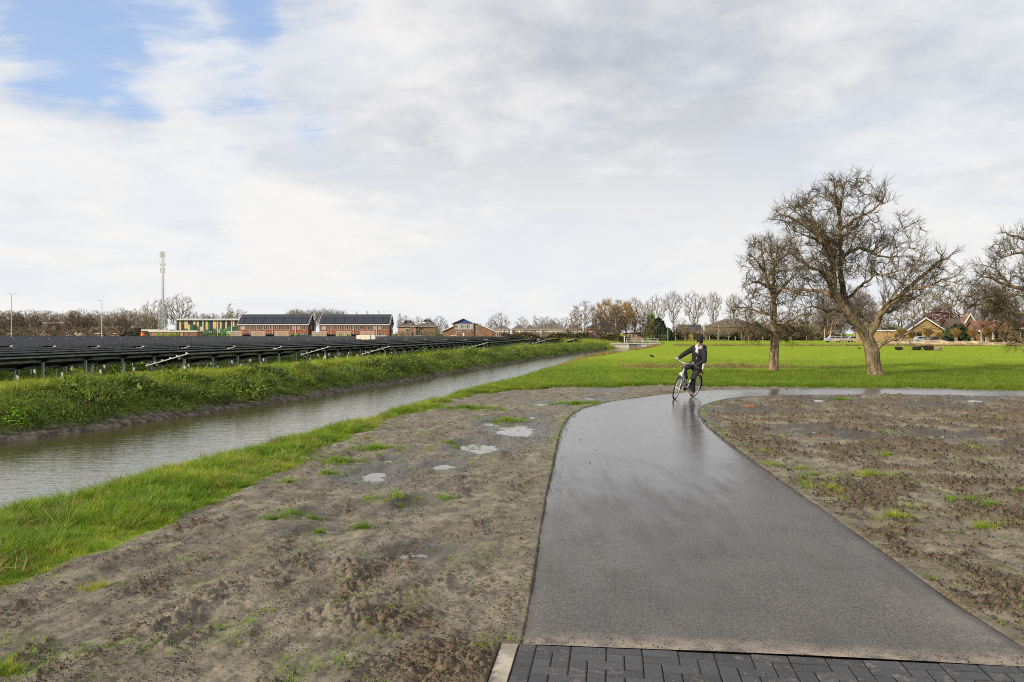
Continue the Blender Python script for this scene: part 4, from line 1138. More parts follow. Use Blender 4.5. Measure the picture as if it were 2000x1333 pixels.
left_limbs = [
 ((.15, .02), [(278, 1030, 0), (272, 940, 0), (280, 870, 0), (282, 780, .1), (240, 705, 0), (215, 640, -.2), (198, 560, -.3), (188, 470, -.4)]),
 ((.09, .015), [(281, 800, .1), (296, 690, .5), (300, 600, .7), (290, 520, .9), (296, 455, 1.0)]),
 ((.08, .015), [(281, 800, .1), (330, 740, .3), (385, 690, .4), (430, 640, .5)]),
 ((.07, .015), [(255, 735, 0), (190, 712, -.4), (140, 700, -.8), (95, 725, -1.1)]),
 ((.07, .015), [(270, 1000, 0), (225, 995, -.3), (180, 975, -.6), (140, 930, -.9), (95, 965, -1.2), (60, 1010, -1.4)]),
 ((.07, .015), [(282, 960, 0), (340, 935, -.5), (390, 905, -.9), (450, 895, -1.3)]),
 ((.06, .015), [(275, 1010, 0), (340, 990, .4), (400, 960, .9), (470, 980, 1.3), (510, 1000, 1.6)]),
 ((.06, .015), [(272, 900, 0), (210, 880, .5), (150, 845, 1.0), (90, 850, 1.4)]),
 ((.06, .012), [(210, 640, -.2), (160, 590, -.7), (115, 560, -1.0)]),
 ((.06, .012), [(275, 850, 0), (330, 830, 1.0), (380, 820, 1.7), (420, 800, 2.0)]),
 ((.05, .012), [(270, 930, 0), (230, 940, -1.2), (190, 900, -1.8), (160, 860, -2.0)]),
 ((.05, .012), [(230, 690, 0), (260, 600, -.9), (250, 520, -1.3)]),
]
pear_tree('pear_tree', 41.0, 3.03, 1420, 320,
          [(270, 1245, 0, .24), (275, 1170, 0, .22), (278, 1100, 0, .21), (278, 1030, 0, .20), (276, 990, 0, .16)], left_limbs, SPEC2,
          'smaller bare pear tree with a straight hollowed trunk and drooping lower branches', (-1.5, .75, .45),
          [(190, 420), (230, 440), (300, 420), (350, 500), (420, 560), (450, 640), (440, 760), (420, 830), (520, 900), (540, 1010), (460, 1040), (340, 1030), (200, 1060), (80, 1060), (20, 960), (20, 860), (90, 780), (70, 690), (85, 560), (120, 430)], 250)
right_limbs = [
 ((.17, .02), [(860, 960, 0), (760, 950, 0), (690, 935, 0), (625, 940, 0), (545, 990, -.2), (465, 972, -.4), (432, 880, -.6), (380, 800, -.8), (280, 770, -1.0), (180, 790, -1.2)]),
 ((.09, .015), [(480, 978, -.4), (425, 1045, -.3), (455, 1100, -.2), (530, 1105, -.1), (630, 1130, 0)]),
 ((.12, .02), [(880, 900, 0), (800, 760, .5), (720, 690, .7), (620, 662, .8), (540, 645, .8), (440, 580, .7), (320, 575, .6)]),
 ((.12, .02), [(900, 860, 0), (860, 600, .2), (760, 440, .2), (660, 390, .1), (540, 395, 0), (430, 440, -.1)]),
 ((.12, .02), [(860, 600, 0), (790, 380, .2), (690, 280, .3), (590, 240, .4), (520, 220, .4)]),
 ((.08, .015), [(540, 990, -.2), (480, 1010, -.8), (380, 1000, -1.4), (300, 1030, -1.8)]),
 ((.08, .015), [(545, 650, .8), (500, 720, .3), (420, 760, .1), (350, 720, -.2)]),
 ((.08, .015), [(690, 935, 0), (640, 860, .8), (560, 840, 1.2), (500, 800, 1.5)]),
 ((.06, .015), [(620, 662, .8), (580, 580, 1.2), (560, 500, 1.5), (480, 470, 1.7)]),
]
pear_tree('pear_tree', 37.0, 4.17, 1850, 400,
          [(905, 1440, 0, .34), (900, 1300, 0, .31), (885, 1100, 0, .30), (880, 960, 0, .28), (890, 880, 0, .2)], right_limbs, SPEC,
          'bare pear tree reaching in from the right edge with long crooked low limbs',
          None, [(640, 170), (560, 180), (440, 230), (380, 340), (360, 420), (440, 500), (280, 530), (300, 600), (430, 690), (300, 640), (180, 720), (130, 820), (260, 900), (420, 960), (250, 1040), (420, 1100), (640, 1140)], 120)

# ---------------------------------------------------------------- background trees, kinds built once and copied
def canopy(h, env, n_t, trunk_top, trunk_r, twig_l, n_tw, seed, droop=0.0, pen=.35, twig_r=.022, rmin=.03, r_pow=.46, curve=.28):
    """trunk plus a crown grown branch by branch towards points spread through an envelope (list of height fraction, radius fraction)"""
    r = np.random.default_rng(seed); ez, er = np.array(env).T
    N_ = [np.array([0., 0, 0])]; par = [-1]; n0 = 7
    d = np.array([r.normal(0, .03), r.normal(0, .03), 1.])
    for k in range(n0): d = unit(d + r.normal(0, .03, 3)); N_.append(N_[-1] + d * h * trunk_top / n0); par.append(len(N_) - 2)
    T = []
    while len(T) < n_t:
        f = r.uniform(ez[0], ez[-1]); R_ = np.interp(f, ez, er) * h
        if r.random() > (R_ / (er.max() * h)) ** 1.3: continue
        a = r.uniform(0, 6.283); q = R_ * r.random() ** .38
        T.append(np.array([q * math.cos(a), q * math.sin(a), f * h]) + N_[-1] * np.array([1, 1, 0]))
    base = N_[max(1, int(n0 * .35))]; T.sort(key=lambda t: np.linalg.norm(t - base) * (1 + .1 * r.random()))
    dist0 = [0.0] * len(N_)
    for k in range(1, len(N_)): dist0[k] = dist0[k - 1] + np.linalg.norm(N_[k] - N_[k - 1])
    tips = []
    lo_ = max(1, int(n0 * max(.15, ez[0] / trunk_top * .9)))
    for t in T:
        A = np.array(N_); D = np.linalg.norm(A - t, axis=1); cost = D + pen * np.array(dist0) + np.where(A[:, 2] > t[2] + .1 * h * droop, (A[:, 2] - t[2]) * 1.6, 0) + np.where(A[:, 2] < ez[0] * h * .55, 99, 0)
        k = int(np.argmin(cost)); p0 = A[k]; L = D[k]
        pd = unit(A[k] - A[par[k]]) if par[k] >= 0 else np.array([0, 0, 1.])
        c = p0 + (pd * .5 + np.array([0, 0, .5])) * L * curve + (t - p0) * .3; prev = k
        ns = 3 if L > h * .06 else 2
        for q in range(1, ns + 1):
            u = q / ns; P = (1 - u) ** 2 * p0 + 2 * u * (1 - u) * c + u * u * t + (r.normal(0, .02 * L, 3) if q < ns else 0)
            N_.append(P); par.append(prev); dist0.append(dist0[prev] + np.linalg.norm(P - A[prev] if prev < len(A) else P - N_[prev])); prev = len(N_) - 1
        tips.append(prev)
    w = np.zeros(len(N_))
    for t in tips: w[t] += 1
    for k in range(len(N_) - 1, 0, -1): w[par[k]] += w[k]
    rad = trunk_r * (w / w[0]) ** r_pow
    rad = np.maximum(rad, rmin)
    tubes = []; child = [0] * len(N_)
    for k in range(n0 + 1, len(N_)):
        p_ = par[k]
        tubes.append(([N_[p_], N_[k]], [min(rad[p_], rad[k] * 1.4), rad[k]], 4 if rad[k] > .09 else 3, 0 if rad[k] > .05 else 1))
        if rad[k] < .12:
            dd0 = unit(N_[k] - N_[p_])
            for _ in range(n_tw):
                dd = unit(dd0 * .8 + r.normal(0, .6, 3) + np.array([0, 0, .35 - droop * 1.2])); u = r.random(); q = N_[p_] * (1 - u) + N_[k] * u; l_ = twig_l * r.uniform(.5, 1.2)
                tubes.append(([q, q + dd * l_ * .5, q + unit(dd + np.array([0, 0, .3 - droop * 1.5])) * l_], [twig_r, twig_r * .85, twig_r * .4], 3, 1))
    tr_ = [rad[k] for k in range(n0 + 1)]; tr_[0] *= 1.3
    return N_[:n0 + 1], tr_, tubes
def proto(name, args, bark, twig, label, cat='tree'):
    tp, trd, tubes = canopy(**args)
    e = empty(name, (0, -400, -50), 0, label, cat)
    o = bpy.data.objects.new('trunk', tubes_mesh('trunk', [(tp, trd, 8, 0)], [bark])); COL.objects.link(o); o.parent = e
    o = bpy.data.objects.new('crown', tubes_mesh('crown', tubes, [bark, twig])); COL.objects.link(o); o.parent = e
    return e
FAN = [(.30, .05), (.45, .13), (.62, .23), (.80, .28), (.92, .22), (1.0, .06)]
RND = [(.24, .12), (.40, .33), (.60, .42), (.80, .36), (.93, .20), (1.0, .05)]
TP = {
 'poplar_a': proto('poplar_tree', dict(h=17, env=FAN, n_t=300, trunk_top=.55, trunk_r=.42, twig_l=1.2, n_tw=2, seed=3, pen=.30, curve=.5), B_grey, B_twig, ''),
 'poplar_b': proto('poplar_tree', dict(h=17, env=[(.26, .06), (.40, .18), (.62, .31), (.80, .33), (.93, .22), (1.0, .05)], n_t=320, trunk_top=.42, trunk_r=.45, twig_l=1.2, n_tw=2, seed=8, pen=.30, curve=.5), B_grey, B_twig, ''),
 'round_a': proto('bare_tree', dict(h=12, env=RND, n_t=300, trunk_top=.62, trunk_r=.30, twig_l=.9, n_tw=2, seed=5, rmin=.028), B_grey, B_twig, ''),
 'round_b': proto('bare_tree', dict(h=12, env=[(.15, .15), (.35, .38), (.60, .42), (.82, .33), (1.0, .06)], n_t=300, trunk_top=.5, trunk_r=.28, twig_l=.9, n_tw=2, seed=15, rmin=.028, twig_r=.022), B_grey, B_twigbrown, ''),
 'hornbeam': proto('hornbeam_tree', dict(h=8, env=[(.18, .10), (.28, .28), (.42, .34), (.62, .29), (.82, .17), (1.0, .03)], n_t=420, trunk_top=.75, trunk_r=.15, twig_l=.5, n_tw=4, seed=6, pen=.5, rmin=.018, twig_r=.020, curve=.1), B_birch, B_twigred, ''),
 'golden': proto('willow_tree', dict(h=14, env=RND, n_t=380, trunk_top=.5, trunk_r=.40, twig_l=1.2, n_tw=4, seed=9, twig_r=.026), B_grey, B_twiggold, ''),
 'slim': proto('slim_tree', dict(h=9, env=[(.2, .06), (.4, .15), (.65, .16), (.85, .10), (1.0, .02)], n_t=150, trunk_top=.85, trunk_r=.12, twig_l=.6, n_tw=2, seed=12, rmin=.02), B_birch, B_twig, ''),
 'birch': proto('birch_tree', dict(h=13, env=[(.2, .12), (.42, .24), (.65, .24), (.85, .15), (1.0, .03)], n_t=260, trunk_top=.85, trunk_r=.17, twig_l=1.2, n_tw=4, seed=14, droop=.7, rmin=.02, twig_r=.020), B_birch, B_twigpink, ''),
 'pollard': proto('pollard_willow', dict(h=3, env=[(.55, .12), (.7, .30), (.85, .30), (1.0, .12)], n_t=120, trunk_top=.5, trunk_r=.26, twig_l=.5, n_tw=3, seed=17, pen=1.2, rmin=.012, twig_r=.012, r_pow=.4), B_grey, B_twiggold, ''),
 'shrub': proto('bare_shrub', dict(h=4, env=[(.02, .2), (.3, .45), (.6, .5), (.85, .35), (1.0, .1)], n_t=120, trunk_top=.12, trunk_r=.08, twig_l=.6, n_tw=2, seed=19, rmin=.018, twig_r=.020), B_grey, B_twigbrown, ''),
}
TH = dict(TP)
# real heights of the kinds
for k_, e in TP.items():
    crown = [c for c in bpy.data.objects if c.parent == e and c.name.startswith('crown')][0]
    co = np.empty(len(crown.data.vertices) * 3, np.float32); crown.data.vertices.foreach_get('co', co)
    TH[k_] = float(np.percentile(co.reshape(-1, 3)[:, 2], 99.3))
placed_proto = set()
def tree(kind, px, ytop, Y, label, group=None, wide=1.0, base=0.0):
    x = (px - 1000) / 1600 * Y; top = CAM_H + (652 - ytop) / 1600 * Y
    s = (top - base) / TH[kind]
    e = dup(TP[kind], (x, Y, base - .05), random.uniform(0, 6.28), label, (s * wide, s * wide, s))
    if group: e['group'] = group
    return e
random.seed(21)
WOOD = 'bare trees of the wood behind the solar field'
YS = [604, 600, 606, 603, 608, 601, 605, 607, 602, 606, 604, 609, 603, 605, 607, 604]
for k_ in range(40):
    px = -40 + k_ * 8.9 + random.uniform(-4, 4)
    tree('round_b' if k_ % 3 else 'round_a', px, random.choice(YS) + random.uniform(0, 10), random.uniform(345, 375), 'bare brown tree in the long wood behind the left end of the solar field', WOOD, 1.15)
for k_ in range(9):
    tree('round_b' if k_ % 2 else 'round_a', 372 + k_ * 12 + random.uniform(-3, 3), 605 + random.uniform(0, 12), 350, 'bare tree rising just behind the roof of the green clad school', 'trees behind the school', 1.0)
for k_, (px, yt) in enumerate([(6, 628), (34, 612), (70, 617), (105, 622), (143, 610), (172, 615), (205, 627), (236, 618), (262, 640)]):
    tree('hornbeam', px, yt, 275, ('leftmost', 'second', 'third', 'fourth', 'fifth and tallest', 'sixth', 'seventh', 'eighth', 'last and lowest')[k_] + ' young brown street tree beyond the left end of the panels', 'young street trees beyond the solar field', 1.1)
for k_ in range(8):
    tree('shrub', -8 + k_ * 34 + random.uniform(-6, 6), 636 + random.uniform(-4, 8), 268 + random.uniform(-4, 4), 'brown leafless shrub at the far left edge of the panels', 'brown shrubs along the far left edge of the panels', 1.6)
tree('round_b', 300, 588, 345, 'wide bare tree directly left of the lattice mast', None, 1.0)
tree('poplar_b', 345, 577, 345, 'tallest bare tree right of the lattice mast with a broad fan crown', None, 1.25)
tree('slim', 448, 594, 340, 'narrow upright bare tree above the right end of the green school', None, .8)
for k_ in range(13):
    tree('poplar_a', 566 + k_ * 8.5, 603 + random.uniform(-1, 4), 380, 'thin bare poplar showing above the roofs of the brick terraces', 'poplars behind the brick terraces', .8)
for px, yt in ((697, 609), (717, 608), (740, 608)):
    tree('slim', px, yt, 380, 'tip of a slim bare tree just over the ridge of the second brick terrace', 'slim tree tips over the second terrace', .5)
for px, yt, t in ((781, 613, 'slim tree between the second terrace and the dark hipped roofs'), (793, 617, 'round bare tree over the left hipped roof'), (815, 619, 'round bare tree over the middle of the hipped roofs'),
                  (838, 621, 'bare tree at the right end of the hipped roofs'), (858, 618, 'bare tree just left of the blue gabled hall')):
    tree('slim' if px in (781,) else 'round_a', px, yt, 300, t, None, .9)
tree('birch', 872, 634, 262, 'small pale tree at the lower left eave of the blue gabled hall', None, .8)
tree('round_a', 977, 612, 262, 'rounded bare tree behind the leftmost pyramid roof', None, 1.1)
for px, yt, t in ((958, 626, 'small loose tree right of the blue gabled hall'), (1019, 620, 'round bare tree over the second pyramid roof'), (1044, 617, 'tall thin tree over the middle pyramid roofs'), (1056, 620, 'bare tree left of the largest pyramid roof'), (1068, 619, 'bare tree directly over the largest pyramid roof'),
                  (1086, 622, 'faint tree right behind the largest pyramid peak'), (1105, 620, 'round bare tree between the two right pyramid roofs')):
    tree('slim' if px in (1044,) else 'round_a', px, yt, 268, t, None, .9)
tree('slim', 1124, 598, 205, 'pale birch-like tree crossing the rightmost pyramid roof', None, 1.2)
tree('round_a', 1141, 589, 200, 'tall single bare tree with a stout trunk left of the hornbeams', None, .95)
tree('golden', 1196, 585, 245, 'large golden brown willow behind the hornbeams', None, 1.3)
tree('golden', 1224, 592, 250, 'second golden willow partly hidden by the bare poplars', None, .9)
tree('hornbeam', 1169, 611, 190, 'leftmost oval hornbeam beside the bridge', None, .95)
tree('hornbeam', 1205, 602, 186, 'middle oval hornbeam above the white gate', None, 1.0)
tree('hornbeam', 1256, 612, 188, 'right oval hornbeam beside the evergreen bush', None, 1.2)
for px, yt, w, t in ((1241, 581, .8, 'first bare poplar right of the golden willow'), (1281, 577, .75, 'second bare poplar in the row'), (1317, 569, .75, 'tallest bare poplar above the twin white poles'), (1357, 570, .8, 'poplar forked low above the yellow shrub'),
                     (1396, 571, .75, 'poplar in the row left of the brown roof'), (1430, 574, .7, 'last poplar of the row beside the hollow pear tree')):
    tree('poplar_b' if px in (1357, 1281) else 'poplar_a', px, yt, 300, t, 'row of bare poplars behind the meadow', w)
tree('poplar_a', 1262, 590, 320, 'slimmer bare poplar between two taller ones', 'row of bare poplars behind the meadow', .6)
for px, yt, t in ((1232, 633, 'young street tree behind the left end of the gate'), (1275, 628, 'young street tree behind the right end of the gate'), (1332, 622, 'young street tree right of the twin poles'), (1381, 630, 'young street tree in front of the dark hedge'),
                  (1402, 625, 'young street tree left of the brown roof eave'), (1423, 618, 'young street tree under the brown roof')):
    tree('round_b', px, yt, 228, t, 'young trees with pale trunks along the meadow edge', .85)
for px, yt, t in ((1478, 600, 'bare tree just left of the hollow pear trunk'), (1532, 605, 'bare tree right of the hollow pear trunk'), (1560, 598, 'broad bare tree between the two pear trees'), (1590, 604, 'bare tree left of the leaning pear limb')):
    tree('round_b', px, yt, 260, t, None, 1.2)
for px, yt, t in ((1620, 566, 'purple twigged birch left of the big pear trunk'), (1645, 552, 'tallest purple twigged birch behind the big pear tree'), (1668, 562, 'birch with a pale trunk above the parked cars'), (1690, 575, 'birch half hidden behind the leaning trunk'), (1610, 590, 'lower birch left of the parked cars')):
    tree('birch', px, yt, 215, t, None, 1.2)
tree('round_b', 1722, 590, 230, 'bare tree over the white fascia of the ochre barn', None, 1.2)
tree('round_b', 1760, 585, 225, 'bare tree over the left slope of the ochre barn', None, 1.2)
tree('round_a', 1800, 560, 260, 'bare tree directly behind the ochre barn gable', None, 1.2)
tree('poplar_b', 1853, 541, 250, 'tall spreading bare tree right of the ochre barn', None, 1.25)
tree('birch', 1904, 548, 235, 'purple twigged birch above the pointed white dormer', None, 1.3)
tree('birch', 1930, 556, 240, 'purple twigged birch left of the low crooked pear limbs', None, 1.3)
tree('round_b', 1965, 575, 250, 'bare tree behind the low crooked limbs at the right', None, 1.3)
tree('round_b', 2005, 570, 245, 'bare tree at the right edge behind the bay window house', None, 1.3)
for px, yt, t in ((1760, 640, 'pollard willow at the left foot of the ochre barn'), (1780, 646, 'second pollard willow before the ochre barn'), (1813, 640, 'golden pollard willow before the middle of the barn'), (1838, 648, 'pollard willow at the right corner of the barn'), (1868, 641, 'golden pollard willow before the dark bush'), (1900, 643, 'pollard willow below the white dormer'),
                  (1930, 640, 'pollard willow before the white porch house'), (1961, 642, 'pollard willow before the long brown hedge')):
    tree('pollard', px, yt, 168, t, None, 1.25)
for k_ in range(10):
    px = 985 + k_ * 16.4 + random.uniform(-3, 3)
    tree('shrub', px, 645 + random.uniform(-3, 5), 196 + random.uniform(-4, 4), 'brown leafless shrub in front of the pyramid roofed houses', 'brown shrubs before the pyramid roofed houses', 1.2)
for k_ in range(7):
    tree('shrub', 778 + k_ * 14 + random.uniform(-3, 3), 641 + random.uniform(-5, 5), 268, 'brown leafless shrub between the hipped houses and the blue hall', 'brown shrubs before the hipped houses', 1.2)
for k_ in range(20):
    tree('shrub', 1466 + k_ * 8.4 + random.uniform(-3, 3), 630 + random.uniform(-6, 8), 236 + random.uniform(-5, 5), 'brown leafless shrub in the dark undergrowth behind the pear trees', 'brown undergrowth behind the pear trees', 1.6)
for k_ in range(16):
    tree('shrub', 1292 + k_ * 11 + random.uniform(-4, 4), 641 + random.uniform(-6, 6), 232 + random.uniform(-4, 4), 'brown leafless shrub under the row of bare poplars', 'brown shrubs under the bare poplars', 1.3)
for k_ in range(16):
    tree('shrub', 1700 + k_ * 19 + random.uniform(-6, 6), 634 + random.uniform(-8, 8), 205 + random.uniform(-5, 5), 'brown leafless shrub among the farm buildings on the right', 'brown shrubs round the farm buildings', 1.3)
e = tree('hornbeam', 1838, 609, 222, 'rust brown copper beech behind the right slope of the barn', None, 1.6)
e.name = 'beech_tree'
M_rust = foliage_mat('rust_leaf', [(.3, (.10, .035, .018)), (.6, (.17, .06, .03)), (.9, (.22, .09, .04))], .8, .2)
for c in [c for c in bpy.data.objects if c.parent == e and c.name.startswith('crown')]:
    c.data = leafy(2600, 3.1, 6.6, .5, 5, .2, False).mesh('crown', M_rust); c.location = (0, 0, 5.2); c.scale = (1, 1, .55)
for k_, e in TP.items():                                  # the first of each kind was only the pattern
    for c in [c for c in bpy.data.objects if c.parent == e]: bpy.data.objects.remove(c)
    bpy.data.objects.remove(e)

# evergreens, hedges, leafy shrubs
def bush(name, px, ytop, Y, w, label, m, n=700, leaf=.35, cat='bush', base=0.0, depth=None, seed=1):
    x = (px - 1000) / 1600 * Y; top = CAM_H + (652 - ytop) / 1600 * Y - base; ww = w / 1600 * Y / 2
    e = empty(name, (x, Y, base), 0, label, cat)
    leafy(n, 1, 1, leaf / ww, seed).build('foliage', m, e).scale = (ww, (depth or ww), top)
    MB().tube([(0, 0, -.1), (.02, 0, top * .5)], [.06 * top * .4 + .03, .03], 6).build('stem', B_grey, e)
    return e
bush('evergreen_tree', 1287, 622, 225, 34, 'dark evergreen tree between the right hornbeam and the twin poles', G_dark, 1600, .7, 'tree', seed=2)
bush('evergreen_tree', 1303, 640, 222, 26, 'lower dark evergreen at the foot of the twin white poles', G_dark, 900, .6, 'tree', seed=3)
bush('evergreen_tree', 1272, 612, 226, 26, 'loose yellowish green tree behind the right hornbeam', G_slope, 520, .6, 'tree', seed=4)
bush('evergreen_bush', 1872, 632, 190, 44, 'large dark evergreen bush beside the right corner of the barn', G_dark, 1400, .6, seed=5)
bush('evergreen_bush', 1740, 638, 205, 60, 'wide green bush showing over the white fascia of the barn wing', G_dark, 1400, .6, seed=6)
bush('evergreen_bush', 1850, 640, 186, 22, 'dark conifer touching the barn corner', G_dark, 700, .5, seed=7)
bush('flowering_shrub', 1350, 648.5, 215, 10, 'shrub with golden yellow leaves among the dark hedge', foliage_mat('yellow_leaf', [(.3, (.24, .15, .02)), (.7, (.36, .25, .03))], 2), 120, .3, seed=8)
k_ = 0
for px, w, t in ((308, 18, 'leftmost'), (322, 20, 'second'), (335, 18, 'third'), (346, 12, 'small separate')):
    bush('laurel_bush', px, 648.5, 262, w, t + ' light green laurel in front of the pink garage wall', G_weed, 260, .35, seed=20 + k_); k_ += 1
for px, w, t in ((415, 16, 'green bush at the right foot of the school facade'), (434, 8, 'low green bush beside the first timber screen'), (446, 12, 'green bush in front of the first timber screen'), (578, 9, 'small bush before the green mesh fence'), (664, 9, 'green bush before the fifth timber screen'), (680, 8, 'low green bush left of the white cabinet')):
    bush('green_bush', px, 651.5, 266, w, t, G_weed, 160, .3, seed=30 + k_); k_ += 1
# long hedges: nobody could count their plants
def hedge(name, px0, px1, ytop, Y, m, n, leaf, seed, base=0.0):
    r = random.Random(seed); b = MB(); x0, x1 = (px0 - 1000) / 1600 * Y, (px1 - 1000) / 1600 * Y; top = CAM_H + (652 - ytop) / 1600 * Y
    for _ in range(n):
        x = r.uniform(x0, x1); hh = top * (.8 + .3 * math.sin(x * .7 + seed) * math.sin(x * .23)); z = base + hh * (1 - r.random() ** 1.6) ; y = Y + r.uniform(-1.2, 1.2)
        s = leaf * r.uniform(.5, 1.2); n_ = Vector((r.uniform(-1, 1), r.uniform(-1.4, .4), r.uniform(-.2, 1.2))).normalized(); u = n_.orthogonal().normalized(); u.rotate(Matrix.Rotation(r.uniform(0, 6.28), 3, n_)); v = n_.cross(u); c = Vector((x, y, z))
        b.add([c - u * s * .5, c + v * s * .35, c + u * s * .5, c - v * s * .35], [(0, 1, 2, 3)])
    return tag(b.build(name, m), None, None, None, 'stuff')
hedge('dark_hedge', 1228, 1470, 650, 232, G_dark, 6500, .6, 1)
hedge('withered_hedge', 1150, 1230, 655, 180, G_dock, 1800, .45, 2)
hedge('withered_hedge', 1440, 1640, 652, 236, G_dock, 4200, .55, 3)
hedge('brown_hedge', 1940, 1990, 660, 176, G_dock, 1800, .3, 4)
hedge('dark_hedge', 1680, 1775, 659, 205, G_dark, 1500, .4, 5)
hedge('far_hedge', 980, 1150, 650, 190, G_dock, 3000, .45, 6)
hedge('far_hedge', 395, 440, 650, 268, G_dock, 900, .4, 7)
hedge('far_hedge', 235, 290, 646, 272, G_dark, 1200, .5, 8)
hedge('dry_reeds', 1290, 1420, 663.5, 226, G_straw, 2500, .3, 9)

# leafy weeds standing on the far bank
wr = random.Random(5)
weeds = [(100, 722, 38, 'bright green leafy weed standing below the first tall post of the panels', G_weed, .5), (238, 712, 38, 'bright green leafy weed below the second pair of posts', G_weed, .55), (352, 716, 30, 'yellowish weed beneath the pale end beam', G_weed, .5), (12, 730, 44, 'leafy weed on the bank crest at the left edge', G_weed, .5),
         (396, 708, 22, 'tall seeding weed right of the pale end beam', G_bank, .6), (432, 708, 26, 'pale feathery weed clump on the crest', G_straw, .5), (530, 702, 18, 'dry pale weed on the crest before the panel posts', G_straw, .5),
         (58, 800, 40, 'upright nettle-like plant halfway down the bank at the left', G_weed, .8), (30, 818, 50, 'bright green plant low on the bank at the left edge', G_weed, .8), (312, 738, 50, 'bright green bush on the upper slope under the pale beam', G_weed, .7), (350, 742, 40, 'green leafy plant right of the brightest slope bush', G_weed, .7),
         (340, 762, 84, 'dark withered dock clump in the middle of the slope', G_dock, .6), (200, 768, 90, 'dark withered thicket on the left half of the slope', G_dock, .6), (245, 752, 40, 'green clump between the two withered thickets', G_weed, .6), (555, 722, 46, 'green nettle clump right of centre on the slope', G_weed, .6),
         (610, 728, 56, 'withered brown clump on the far part of the slope', G_dock, .6), (795, 715, 40, 'reddish brown thicket on the slope below the white cabinet', G_dock, .7), (680, 718, 32, 'green clump left of the reddish thicket', G_weed, .6), (900, 708, 40, 'dark clump far along the canal slope', G_dock, .6), (440, 735, 40, 'leafy clump on the slope below the feathery weed', G_bank, .6)]
def bank_point(px, py):
    """first hit of the view ray with the bank"""
    for Y in np.arange(12, 110, .25):
        x = (px - 1000) / 1600 * Y; z = CAM_H - (py - 652) / 1600 * Y
        if z < gz1(x, Y): return x, Y, z
    return None
Yg = np.arange(12, 120, .2)
def bank_fast(px, py):
    X_ = (px - 1000) / 1600 * Yg; z_, _ = gz(X_, Yg); zr = CAM_H - (py - 652) / 1600 * Yg
    k = np.argmax(zr < z_); return X_[k], Yg[k], z_[k]
for i_, (px, py, w, t, m_, asp) in enumerate(weeds):
    x, Y, z = bank_fast(px, py + w * asp * .3)
    ww = w / 1600 * Y / 2
    e = empty('weed_plant', (x, Y, z - .05), 0, t, 'plant')
    leafy(int(130 + 260 * ww), ww, ww * asp * 1.7, .075 if m_ != G_straw else .05, 100 + i_, .5).build('leaves', m_, e)
    sb = MB()
    for q in range(7):
        a = wr.uniform(0, 6.28); sb.tube([(0, 0, 0), (math.cos(a) * ww * .3, math.sin(a) * ww * .3, ww * asp * .9), (math.cos(a) * ww * .6, math.sin(a) * ww * .6, ww * asp * 1.8)], [.008, .006, .003], 4)
    sb.build('stem', G_weed, e)

# ================================================================== SOLAR FIELD
SL = .11                                                # the rows run away from the viewer, drifting right
RZ = math.atan2(-SL, 1.0)                               # local +y along the row
ZH, ZL, WT = 1.15, .66, 1.75                            # high edge, low edge, width in plan
GROUP_S = 'solar panel rows of the field beyond the canal'
def slab_mesh(n, mod=1.05):
    """n modules: glass on top, dark underside, thin frames; high edge at x=0, low edge at x=-WT"""
    b = MB(); th = .035
    for k in range(n):
        y0, y1 = k * mod + .01, (k + 1) * mod - .01
        vs = [(0, y0, ZH), (0, y1, ZH), (-WT, y1, ZL), (-WT, y0, ZL), (.008, y0, ZH - th), (.008, y1, ZH - th), (-WT + .008, y1, ZL - th), (-WT + .008, y0, ZL - th)]
        b.add(vs, [(0, 1, 2, 3)], 0); b.add(vs, [(7, 6, 5, 4)], 1)
        b.add(vs, [(0, 4, 5, 1), (1, 5, 6, 2), (2, 6, 7, 3), (3, 7, 4, 0)], 2)
    return b
def frame_mb(L, step=2.5, rafters=True):
    b = MB(); xh, xl = -.38, -1.35
    def zz(x): return ZH + (ZH - ZL) * x / WT
    b.bx(xh - .03, xh + .03, 0, L, zz(xh) - .14, zz(xh) - .05, 0)
    b.bx(xl - .03, xl + .03, 0, L, zz(xl) - .14, zz(xl) - .05, 0)
    b.bx(.012, .03, 0, L, ZH - .055, ZH + .004, 0)
    if rafters:  # rafters drawn black: shade under the panels put into their colour
        y = .35
        while y < L:
            b.add([(-.05, y, ZH - .05), (-.05, y + .16, ZH - .05), (-WT + .1, y + .16, ZL), (-WT + .1, y, ZL), (-.1, y, ZH - .17), (-.1, y + .16, ZH - .17), (-WT + .1, y + .16, ZL - .10), (-WT + .1, y, ZL - .10)],
                  [(3, 2, 1, 0), (4, 5, 6, 7), (0, 1, 5, 4), (2, 3, 7, 6), (1, 2, 6, 5), (3, 0, 4, 7)], 1)
            y += step
    return b
def post_mb(z1):
    b = MB(); w, d, t = .09, .06, .008      # C profile
    b.bx(-w / 2, w / 2, -d / 2, -d / 2 + t, 0, z1); b.bx(-w / 2, -w / 2 + t, -d / 2 + t, d / 2, 0, z1); b.bx(w / 2 - t, w / 2, -d / 2 + t, d / 2, 0, z1)
    b.bx(-w / 2 - .035, -w / 2 - .002, -d / 2 - .02, d / 2, 0, z1 * .42)
    return b
zpost = ZH - .38 * (ZH - ZL) / WT - .1; zpost2 = ZH - 1.35 * (ZH - ZL) / WT - .1
me_post, me_post2 = post_mb(zpost).mesh('post', M_steel), post_mb(zpost2).mesh('post', M_steel)
